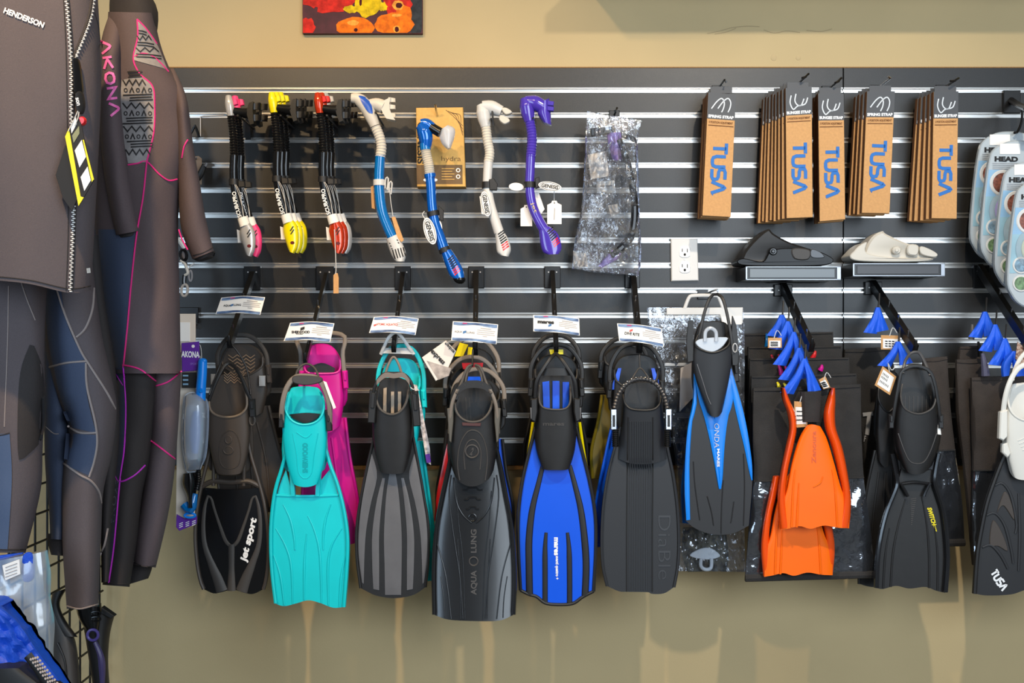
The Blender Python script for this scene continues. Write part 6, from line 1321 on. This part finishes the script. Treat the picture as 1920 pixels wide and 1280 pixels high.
for r in range(11):
    y = 140 + r * 14.5; x0, x1 = 230 + max(0, (y - 230) * .1), 287 - max(0, abs(y - 210) - 60) * .35 - (14 if y < 160 else 0)
    if r % 3 == 1:
        n = 7; ribbon(bb, [(x0 + (x1 - x0) * i / n, y + (5 if i % 2 else -5)) for i in range(n + 1)], S, 2.4, .0032)
    elif r % 3 == 2:
        for i in range(5):
            cx = x0 + (x1 - x0) * (i + .5) / 5
            if i % 2: ribbon(bb, [(cx - 4, y + 5), (cx, y - 5), (cx + 4, y + 5)], S, 2.2, .0032)
            else: ribbon(bb, [(cx + 3 * math.cos(a), y + 3.6 * math.sin(a)) for a in [k * math.pi / 4 for k in range(9)]], S, 1.6, .0032)
    else:
        for k in range(3): ribbon(bb, [(x0 + RR.uniform(0, 14), y - 5 + 5 * k), ((x0 + x1) / 2, y - 6 + 5 * k), (x1 - RR.uniform(0, 4), y - 7 + 5 * k)], S, 2.6, .0032)
bb.out('chest_print', mat('print_black', (34, 32, 33), .6), t); bb = B()
for r in range(5):
    y = 60 + 11 * r; x0, x1 = 258 - r * 1.2, 277 + r * 7
    if r % 2: 
        n = 5; ribbon(bb, [(x0 + (x1 - x0) * i / n, y + (4 if i % 2 else -4)) for i in range(n + 1)], S, 2, .0032)
    else:
        for k in range(2): ribbon(bb, [(x0 + 2, y - 3 + 5 * k), ((x0 + x1) / 2, y - 2 + 5 * k), (x1 - 2, y + 1 + 5 * k)], S, 2.2, .0032)
bb.out('shoulder_print', mat('print_black', (34, 32, 33), .6), t)
for q in ([(257, 36), (258, 70), (250, 110), (262, 138), (286, 162), (290, 200), (288, 250), (275, 303)], [(252, 106), (268, 100), (290, 108), (316, 134)], [(240, 309), (258, 306), (275, 303), (298, 326), (316, 338), (332, 336)],
          [(257, 36), (274, 54), (294, 82)], [(275, 303), (268, 370), (256, 440), (246, 530), (239, 610), (231, 688)], [(230, 684), (262, 692), (292, 714)], [(293, 723), (316, 715), (340, 696)], [(283, 826), (302, 840), (328, 860)]):
    seam(B(), q, S, 1.5).out('pink_seam', PINKT, t)
for q in ([(177, 440), (184, 530), (199, 620), (214, 690), (231, 722)], [(231, 688), (236, 760), (233, 840), (225, 900), (214, 1020), (204, 1092)], [(213, 876), (223, 902), (250, 892), (272, 872)], [(214, 690), (211, 715)]):
    seam(B(), q, S, 1.6).out('violet_seam', MAGT, t)
seam(B(), [(352, 262), (345, 275), (341, 296)], S2, 1.4).out('pink_seam', PINKT, t); seam(B(), [(335, 430), (342, 450), (352, 468)], S2, 1.4).out('pink_seam', PINKT, t)
seam(B(), [(362, 478), (380, 474), (399, 464)], S2, .9).out('cuff_stitch', NEOB, t); seam(B(), [(194, 1088), (214, 1094), (242, 1094)], S, 1).out('cuff_stitch', NEOB, t); seam(B(), [(250, 1052), (270, 1062), (291, 1060)], S, 1).out('cuff_stitch', NEOB, t)
strokes(B(), 'AKONA', 206, 146, 17, Ss, 82, 142, 4.6, .34, .003).out('lettering', mat('pink_print', (240, 110, 180), .5), t)
text(B(), 'AKONA', 214, 940, 8, S, 96, 90, .0, 0, .004).out('leg_lettering', mat('slate_print', (92, 112, 150), .5), t)
b = B(); b.limb(ruled([(208, -30), (205, 10), (206, 48)], [(268, -30), (296, 20), (291, 84)]), d - .01, .07, nu=14, nv=8); b.out('collar', NEOB, t)
B().tube([(246, -60, d - .02), (246, 10, d - .02), (246, 50, d - .02)], [16, 18, 22], n=8, seg=12).out('hanger_neck', mat('hanger_grey', (70, 72, 76), .4), t)
b = B(); b.limb(ruled([(244, 1010), (240, 1060), (232, 1098)], [(290, 1010), (286, 1060), (278, 1084)]), d - .06, .04, nu=14, nv=10); b.out('leg_lining', NEOB, t)
# jacket at the far left
d = .95
t = thing('wetsuit_jacket', 'charcoal neoprene jacket with white zip and yellow-edged swing tag', 'wetsuit jacket', 60, 540, d)
b = B(); b.limb(coons([(-110, -60), (40, -60), (180, -60)], [(-110, 518), (0, 526), (60, 533), (130, 549), (171, 544)], [(-110, -60), (-105, 200), (-110, 518)], [(180, -60), (187, 60), (190, 160), (184, 300), (177, 430), (171, 544)]), d, .10, nu=34, nv=60, wr=.012, wf=.012, back=.3); b.out('body', NEO, t); S = surf(b, fallback=d + .09)
ZL = [(122, -20), (129, 60), (133, 130), (133, 220), (138, 330), (136, 430), (131, 546)]; ZR = [(176, -10), (170, 30), (158, 66), (144, 100), (138, 118)]
for q in (ZL, ZR): seam(B(), [(x + (3 if q is ZL else -3), y) for x, y in q], S, 3.4, 40, .1).out('zip_tape', NEOB, t)
b = B()
for q, n in ((ZL, 150), (ZR, 40)):
    e = ev(q, n)
    for i, (x, y) in enumerate(e): s = 1.2 if i % 2 else -1.2; dz = S(x, y) + .003; b.plate([(x + s - 2.2, y - 1.1), (x + s + 2.2, y - 1.1), (x + s + 2.2, y + 1.1), (x + s - 2.2, y + 1.1)], dz + .002, .004, .3)
b.out('zip_teeth', mat('white_zip', (226, 222, 216), .35), t, kind='stuff')
B().plate([(134, 110), (146, 112), (152, 150), (154, 178), (146, 190), (138, 172), (136, 140)], lambda x, y: S(x, y) + .016, .010, 2, True).out('zip_pull', BLACKG, t)
B().plate([(140, 176), (152, 172), (157, 196), (152, 212), (142, 206)], lambda x, y: S(x, y) + .02, .010, 2, True).out('zip_pull_grip', BLACK, t)
text(B(), 'son', 147, 190, 8, lambda x, y: S(x, y) + .02, 78, 15, .03, 0, .0016).out('pull_lettering', WINK, t)
o = B().disc(152, 226, 7.5, 8.5, S(152, 226) + .03, .01, 18, 2, .3).out('red_button', RED, t)
seam(B(), [(118, -20), (124, 100), (127, 300), (128, 430), (124, 545)], S, 1, 40).out('stitch_line', NEOB, t); seam(B(), [(176, 20), (186, 60), (192, 150)], S, 1).out('stitch_line', NEOB, t)
seam(B(), [(-60, 516), (0, 519), (60, 526), (128, 541), (170, 536)], S, 1.2, 34).out('hem_stitch', NEOB, t)
B().plate([(162, 503), (168, 502), (169, 511), (163, 512)], lambda x, y: S(x, y) + .003, .003, .4).out('side_label', PAPER, t)
text(B(), 'HENDERSON', 45, 33, 10, S, 21, 80, .035, 0, .003).out('lettering', WINK, t)
td = d + .125
B().plate([(122, 272), (104, 328), (118, 372), (135, 396), (150, 360), (150, 300)], td - .012, .002, .5).out('black_tag_back', INK, t)
o = B().plate([(144, 214), (152, 232), (176, 338), (148, 386), (122, 254)], td, .002, .5).out('swing_tag', INK, t)
for pts, m, nm in (([(129, 240), (122, 256), (147, 386), (157, 370), (151, 368)], YELINK, 'yellow_edge'), ([(155, 262), (157, 262), (176, 336), (172, 341)], YELINK, 'yellow_edge'), ([(132, 235), (142, 219), (144, 232), (134, 250)], PAPER, 'label_patch'), ([(135, 254), (148, 236), (149, 250), (138, 268)], mat('tag_olive', (128, 130, 96), .6), 'label_patch'),
                   ([(140, 282), (153, 262), (161, 294), (149, 314)], PAPER, 'label_patch'), ([(151, 332), (164, 312), (170, 338), (158, 358)], PAPER, 'label_patch')):
    B().plate(pts, td + .0012, .001, .1).out(nm, m, o)
B().tube([(146, 208, td), (138, 226, td + .002), (128, 246, td + .003)], .9, n=8, seg=5).out('tag_string', WHITE, t); B().tube([(148, 210, td), (146, 222, td + .002), (140, 236, td + .003)], .9, n=8, seg=5).out('tag_string', WHITE, t)
# suits whose legs show under the jacket
d = .83
t = thing('wetsuit', 'dark wetsuit leg with oval embossed knee pad below the jacket', 'wetsuit', 20, 1030, d)
b = B(); b.limb(ruled([(-70, 480), (-60, 700), (-50, 860), (-40, 1036)], [(92, 480), (84, 620), (84, 740), (80, 840), (76, 920), (48, 1036)]), d, .07, nu=22, nv=46, wr=.010, wf=.02, back=.3); b.out('leg', NEO, t); S = surf(b, fallback=d + .05)
patch([(56, 646), (40, 690), (34, 750), (33, 830), (36, 862)], [(64, 648), (80, 690), (84, 750), (80, 820), (46, 858)], S, NEOB, 'knee_pad', 8, 20, .002)
patch([(-30, 816), (-36, 900), (-36, 1030)], [(18, 812), (22, 900), (14, 1030)], S, mat('blue_grey_neoprene', (74, 90, 118), .7, bump=.25, scale=900, spec=.3), 'side_panel', 6, 20, .002)
for k in range(4): seam(B(), [(44, 700 + 14 * k), (54, 684 + 12 * k), (68, 690 + 14 * k), (66, 730 + 14 * k), (50, 745 + 14 * k), (42, 720 + 14 * k)], S, .8, 24).out('embossed_swirl', DKGREY, t)
seam(B(), [(16, 536), (14, 640), (8, 800)], S, 1, 30).out('stitched_seam', GREYT, t); seam(B(), [(40, 530), (50, 560), (66, 600)], S, 1.1).out('stitched_seam', GREYT, t); seam(B(), [(-30, 818), (0, 816), (18, 812)], S, 1.6).out('panel_seam', NEOB, t)
seam(B(), [(-36, 1028), (10, 1030), (48, 1030)], S, 1.4, 16).out('hem_stitch', NEOB, t)
d = .735
t = thing('wetsuit', 'charcoal wetsuit with grey piping around the knee, below the jacket', 'wetsuit', 150, 1130, d)
b = B(); b.limb(ruled([(76, 480), (82, 620), (94, 700), (108, 750), (130, 806), (119, 866), (114, 940), (118, 1040), (125, 1141)], [(172, 480), (190, 620), (212, 720), (219, 770), (210, 850), (194, 920), (190, 1000), (187, 1070), (184, 1136)]), d, .075, nu=22, nv=60, wr=.008, wf=.02); b.out('leg', NEO, t); S = surf(b, fallback=d + .05)
patch([(94, 688), (108, 746), (130, 800)], [(160, 676), (163, 740), (180, 812)], S, NAVY, 'knee_panel', 8, 18, .002)
patch([(124, 812), (119, 868), (119, 870)], [(180, 815), (180, 850), (168, 892)], S, NAVY, 'shin_panel', 8, 12, .0018)
patch([(78, 500), (83, 620), (92, 686)], [(110, 500), (124, 600), (158, 674)], S, NAVY, 'thigh_panel', 8, 18, .0018)
for q in ([(104, 534), (122, 590), (150, 655), (168, 685), (200, 735), (216, 766)], [(176, 540), (173, 580), (160, 615), (143, 632)], [(93, 688), (125, 680), (163, 677)], [(161, 680), (163, 725), (178, 790), (182, 830), (176, 866), (167, 894)], [(128, 799), (150, 811), (181, 811)], [(119, 868), (150, 890), (170, 901), (185, 920), (190, 942)]):
    seam(B(), q, S, 2.1).out('grey_piping', GREYT, t)
seam(B(), [(126, 1136), (150, 1141), (184, 1132)], S, 1.6).out('hem_piping', GREYT, t)
d2 = .70
b = B(); b.limb(ruled([(80, 500), (82, 700), (84, 860), (92, 960), (94, 1010)], [(126, 500), (124, 700), (132, 860), (126, 960), (120, 1012)]), d2, .05, nu=16, nv=40); b.out('rear_leg', NAVY, t); S = surf(b, fallback=d2 + .03)
seam(B(), [(86, 800), (100, 812), (110, 813)], S, .9).out('stitched_seam', GREYT, t)
b = B(); b.limb(ruled([(88, 1000), (90, 1020), (96, 1040)], [(124, 1000), (124, 1020), (122, 1042)]), d2, .03, nu=12, nv=6); b.out('rear_leg_lining', NEOB, t)
b = B(); b.limb(ruled([(150, 440), (164, 560), (178, 700), (190, 800), (190, 900), (189, 980), (190, 1092)], [(184, 440), (196, 560), (216, 690), (224, 800), (216, 900), (208, 980), (204, 1090)]), d2, .03, nu=12, nv=40); b.out('rear_leg', NEOB, t); S = surf(b, fallback=d2)
seam(B(), [(202, 990), (196, 1020), (188, 1040)], S, 2).out('grey_piping', GREYT, t)

# ---------------------------------------------------------------- mask set hung beside the suit
d = .30
t = thing('mask_set', 'clear-cased blue mask and snorkel set on a white card with purple top', 'mask set', 352, 590, d)
B().plate([(333, 588), (366, 588), (366, 720), (368, 850), (364, 985), (336, 994), (329, 985), (331, 850), (334, 720)], d - .02, .006, 1).out('card', mat('set_card', (222, 208, 192), .6), t)
B().plate([(337, 604), (356, 604), (356, 640), (337, 640)], d - .016, .002, .4).out('clear_sleeve', PAPER, t)
B().plate([(340, 643), (373, 640), (374, 694), (341, 697)], d + .004, .004, .8).out('purple_header', PURPINK, t)
text(B(), 'AKONA', 357, 664, 11, d + .004, 2, 34, .03, 0, .001).out('lettering', WINK, t); text(B(), 'SPORT', 364, 682, 4, d + .004, 2, 15, .0, 0, .001).out('lettering', LILAC, t)
B().disc(362, 649, 3, 3, d + .005, .001, 12, .2).out('punch_hole', PAPER, t)
B().box(341, 368, 698, 727, d + .004, .004, .6).out('dark_label', INK, t)
bb = B()
for k in range(3): ribbon(bb, [(343, 704 + 8 * k), (353, 704 + 8 * k)], d + .004, 3, .001)
bb.out('label_lettering', PACKBLUE, t)
b = B(); b.tube([(380, 676, d + .02), (379, 700, d + .02), (377, 725, d + .02), (376, 750, d + .02)], [8.5, 9, 9.4, 9.6], n=14, seg=12); b.out('snorkel_top', AZURE, t); B().disc(377, 732, 4, 4.5, d + .037, .003, 12, .8).out('snorkel_button', AZURE, t)
B().blob(380, 677, 8.6, 6, d + .02, .012).out('snorkel_cap', AZURE, t)
fn = ruled([(347, 742), (343, 770), (341, 810), (343, 850), (350, 882)], [(366, 736), (384, 752), (386, 800), (382, 850), (374, 880)])
b = B(); b.solid(fn, 14, 22, lambda u, v: d + .02 + .05 * max(.1, ell(u, .35)) * (min(1, v * 6) * min(1, (1 - v) * 8) * .8 + .2), d + .004); b.out('clear_case', CLEARB, t)
B().tube([(x, y, d + .012) for x, y in [(347, 742), (343, 770), (341, 810), (343, 850), (350, 882), (362, 884), (374, 880), (382, 850), (386, 800), (384, 752), (366, 736)]], 1.6, n=60, seg=6, closed=True).out('case_rim', FROST, t)
b = B(); b.solid(ruled([(360, 772), (354, 810), (358, 850)], [(374, 768), (378, 810), (372, 850)]), 8, 12, lambda u, v: d + .03 + .014 * ell(u), d + .012); b.out('blue_mask_skirt', mat('mask_blue', (70, 128, 214), .35), t)
B().tube([(372, 880, d + .016), (372, 900, d + .016), (369, 918, d + .012)], 4.6, ring=9, seg=10, amp=.14).out('corrugated_hose', BLACKG, t)
b = B(); b.solid(ruled([(343, 888), (341, 908), (350, 930), (351, 952)], [(364, 886), (368, 905), (362, 930), (362, 952)]), 10, 14, lambda u, v: d + .012 + .026 * ell(u), d - .004); b.out('mouthpiece', BLACKG, t)
B().tube([(346, 945, d + .012), (357, 955, d + .016), (366, 925, d + .01)], [9, 9, 5], n=10, seg=10).out('blue_end', SBLUE, t); B().ring(356, 966, 10, 4, d + .016, 2).out('blue_ring', AZURE, t)
B().plate([(331, 964), (345, 972), (369, 968), (368, 982), (336, 995), (330, 988)], d + .002, .004, .6).out('purple_foot', PURPINK, t)
bb = B()
for k in range(3):
    for j in range(3): ribbon(bb, [(336 + 12 * k, 982 - 2 * k + 3.4 * j), (343 + 12 * k, 979 - 2 * k + 3.4 * j)], d + .002, 1.2, .001)
bb.out('foot_print', WINK, t)
for k in range(3): B().ring(374 - k, 668 + 20 * k, 4 + k, 22, d - .004 - .004 * k, .5, 24).out('cable_tie', WHITE, t)
t = thing('waterfall_bracket', 'black arm from which the blue mask set hangs', 'bracket', 345, 598, .0)
B().box(330, 372, 576, 606, .012, .0115, 1).out('mounting_plate', BLACKS, t); B().tube([(336, 592, .01), (352, 602, .14), (374, 613, .262)], 5, n=8, seg=8).out('arm', BLACKS, t)
# small things half hidden behind the sleeve
t = thing('goggles', 'black and white swim goggles hanging half hidden behind the suit cuff', 'goggles', 352, 500, .12)
B().tube([(332, 446, .12), (340, 456, .12), (346, 466, .12)], [3, 5, 4], n=8, seg=8).out('strap', WHITE, t)
B().ring(344, 478, 6, 10, .125, 2.6, 24, 1, -.2).out('lens_rim', BLACKG, t); B().disc(344, 479, 4, 7, .122, .003, 16, .5).out('lens', mat('smoke_lens', (110, 96, 90), .15), t)
B().tube([(338, 488, .125), (346, 494, .125), (350, 503, .125), (352, 512, .125), (346, 516, .125)], [2.4, 3, 2.4], n=16, seg=8).out('strap_loop', BONE, t)
B().tube([(352, 505, .12), (358, 498, .12), (364, 493, .12)], 1.2, n=6, seg=6).out('strap_end', WHITE, t)
B().ring(346, 544, 6, 11, .125, 2.4, 24, 1, .1).out('white_ring', mat('ring_grey', (176, 166, 156), .4), t); B().ring(357, 517, 3, 10, .12, 1.6, 20).out('grey_ring', GREYINK, t)
B().tube([(346, 516, .12), (345, 528, .122), (346, 534, .122)], 4, n=6, seg=8).out('black_link', BLACKG, t)
B().tube([(350, 497, -.002), (350, 496, .06), (349, 492, .125)], 2, n=6, seg=6).out('peg', BLACKS, t)
t = thing('small_bracket', 'small black wire easel bracket half hidden by the suit sleeve', 'bracket', 366, 240, .03)
B().tube([(352, 261, .03), (366, 235, .04), (374, 258, .03)], 2.4, n=12, seg=6, smooth=False).out('easel', BLACKS, t)
B().tube([(376, 256, .004), (376, 218, .004), (420, 216, .004)], 1.2, n=12, seg=6, smooth=False).out('wire_frame', SILV, t)
t = thing('dive_torch', 'small black torch clipped to a brown card behind the suit sleeve', 'torch', 372, 320, .07)
B().plate([(358, 294), (372, 292), (378, 297), (378, 346), (360, 346)], .05, .004, .8).out('card', mat('card_brown', (134, 112, 92), .6), t)
B().disc(364, 306, 2, 2, .051, .001, 10, .2).out('punch_hole', INK, t)
B().tube([(366, 338, .07), (374, 330, .075), (384, 308, .08)], [6, 6.5, 5], n=10, seg=10).out('torch_body', BLACK, t); B().tube([(385, 312, .09), (388, 305, .09)], 3, n=4, seg=8).out('torch_head', GREY, t)
B().tube([(368, 300, -.002), (368, 298, .05), (368, 296, .075)], 1.6, n=6, seg=6).out('peg', BLACKS, t)

# ---------------------------------------------------------------- lower left corner
d = .62
t = thing('boot_fin', 'grey and black open-heel fin hanging low behind the polythene bag', 'swim fin', 120, 1100, d)
b = B(); b.limb(ruled([(92, 1150), (94, 1200), (96, 1290)], [(100, 1130), (140, 1196), (152, 1300)]), d, .05, nu=16, nv=20); b.out('foot_pocket', DKGREY, t)
b = B(); b.limb(ruled([(98, 1112), (94, 1140), (96, 1170), (112, 1192)], [(126, 1102), (112, 1130), (122, 1160), (146, 1194)]), d + .03, .02, nu=12, nv=16); b.out('collar', BLACK, t)
edge(t, [(108, 1205), (122, 1240), (126, 1300)], d + .05, 2, BLACK, 'trim_line', 12)
t = thing('boot_fin', 'black fin with violet ring hanging below the grey-piped suit', 'swim fin', 180, 1140, d)
b = B(); b.limb(ruled([(152, 1132), (156, 1170), (164, 1220), (176, 1300)], [(214, 1156), (206, 1190), (203, 1240), (207, 1300)]), d, .045, nu=18, nv=24); b.out('blade', BLACK, t); S = surf(b, fallback=d + .03)
b = B(); b.limb(ruled([(140, 1130), (148, 1160), (160, 1180)], [(190, 1130), (192, 1160), (188, 1182)]), d + .02, .04, nu=14, nv=10); b.out('heel_strap', BLACKG, t)
B().ring(174, 1190, 10, 10, d + .066, 2.2).out('violet_ring', mat('violet_rubber', (74, 62, 128), .35), t)
B().tube([(178, 1203, d + .05), (190, 1235, d + .05), (192, 1290, d + .045)], [4, 7, 4], n=14, seg=8).out('violet_inlay', mat('violet_dark', (66, 58, 96), .3), t)
B().plate([(190, 1138), (214, 1155), (208, 1160), (188, 1150)], d + .05, .02, 1.5).out('heel_edge', BLACK, t)
for y in (1150, 1160): B().ring(180, y, 9, 4, d + .062, 1.2).out('strap_ring', BLACKG, t)
d = 1.08
t = thing('vest', 'royal blue quilted dive vest edge with black mesh webbing in the corner', 'dive vest', 40, 1270, d)
b = B(); fn = ruled([(-60, 1130), (-60, 1210), (-60, 1300)], [(6, 1136), (56, 1196), (128, 1300)])
b.solid(fn, 30, 24, lambda u, v: d + .05 * ell(u, .5) + .014 * noise.noise((fn(u, v)[0] * .06, fn(u, v)[1] * .06, 2)), d - .03); b.out('padded_shell', BLUEBAG, t); S = surf(b, fallback=d + .04)
B().tube([(x, y, S(x, y) - .002) for x, y in ev([(-10, 1140), (16, 1160), (40, 1190), (60, 1220), (86, 1258), (118, 1296)], 30)], [7, 9, 8, 10, 8], n=30, seg=10, flat=.9).out('padded_edge', BLUEBAG, t)
b = B(); fb = ruled([(-40, 1254), (-40, 1300)], [(40, 1252), (104, 1300)]); b.solid(fb, 14, 8, lambda u, v: d + .075 + .02 * ell(u), d + .02); b.out('black_lining', BLACK, t)
b = B()
for k in range(9):
    for j in range(4):
        x, y = 62 + k * 4.6 + j * 4.2 - 6, 1236 + k * 6 - j * 1.2; b.plate([(x, y - 2), (x + 3, y), (x + 2, y + 3), (x - 1, y + 1)], d + .082, .004, .4)
b.out('woven_webbing', mat('webbing_pale', (190, 176, 168), .7), t, kind='stuff')
B().tube([(52, 1228, d + .07), (74, 1258, d + .074), (100, 1300, d + .07)], 9, n=14, seg=8, flat=.4).out('webbing_band', BLACK, t)
t = thing('polythene_bag', 'milky polythene bag with a blue patch and a white barcode label', 'bag', 45, 1045, 1.0)
d = 1.0; fn = ruled([(-50, 1060), (-50, 1180), (-50, 1300)], [(82, 1034), (90, 1130), (98, 1300)])
b = B(); dfp = lambda u, v: d + .012 + .02 * ell(u) + .014 * noise.noise((fn(u, v)[0] * .035, fn(u, v)[1] * .02, 4)); b.solid(fn, 24, 24, dfp, lambda u, v: d - .01); b.out('clear_bag', PLY, t)
B().plate([(42, 1042), (60, 1040), (62, 1084), (42, 1088)], d + .028, .006, 1.5, True).out('blue_patch', BLUEBAG, t)
B().plate([(-40, 1046), (42, 1036), (42, 1046), (2, 1060), (4, 1100), (-40, 1110)], d - .02, .006, 1).out('blue_cloth', BLUEBAG, t)
o = B().plate([(4, 1060), (36, 1048), (38, 1076), (10, 1088)], d + .04, .0015, .3).out('barcode_label', PAPER, t)
bb = B()
for k in range(4): ribbon(bb, [(10, 1064 + 6 * k), (32, 1056 + 6 * k)], d + .04, 1.4, .001)
bb.out('label_print', GREYINK, o)
for o in bpy.data.objects:
    if '_w' in o: del o['_w']
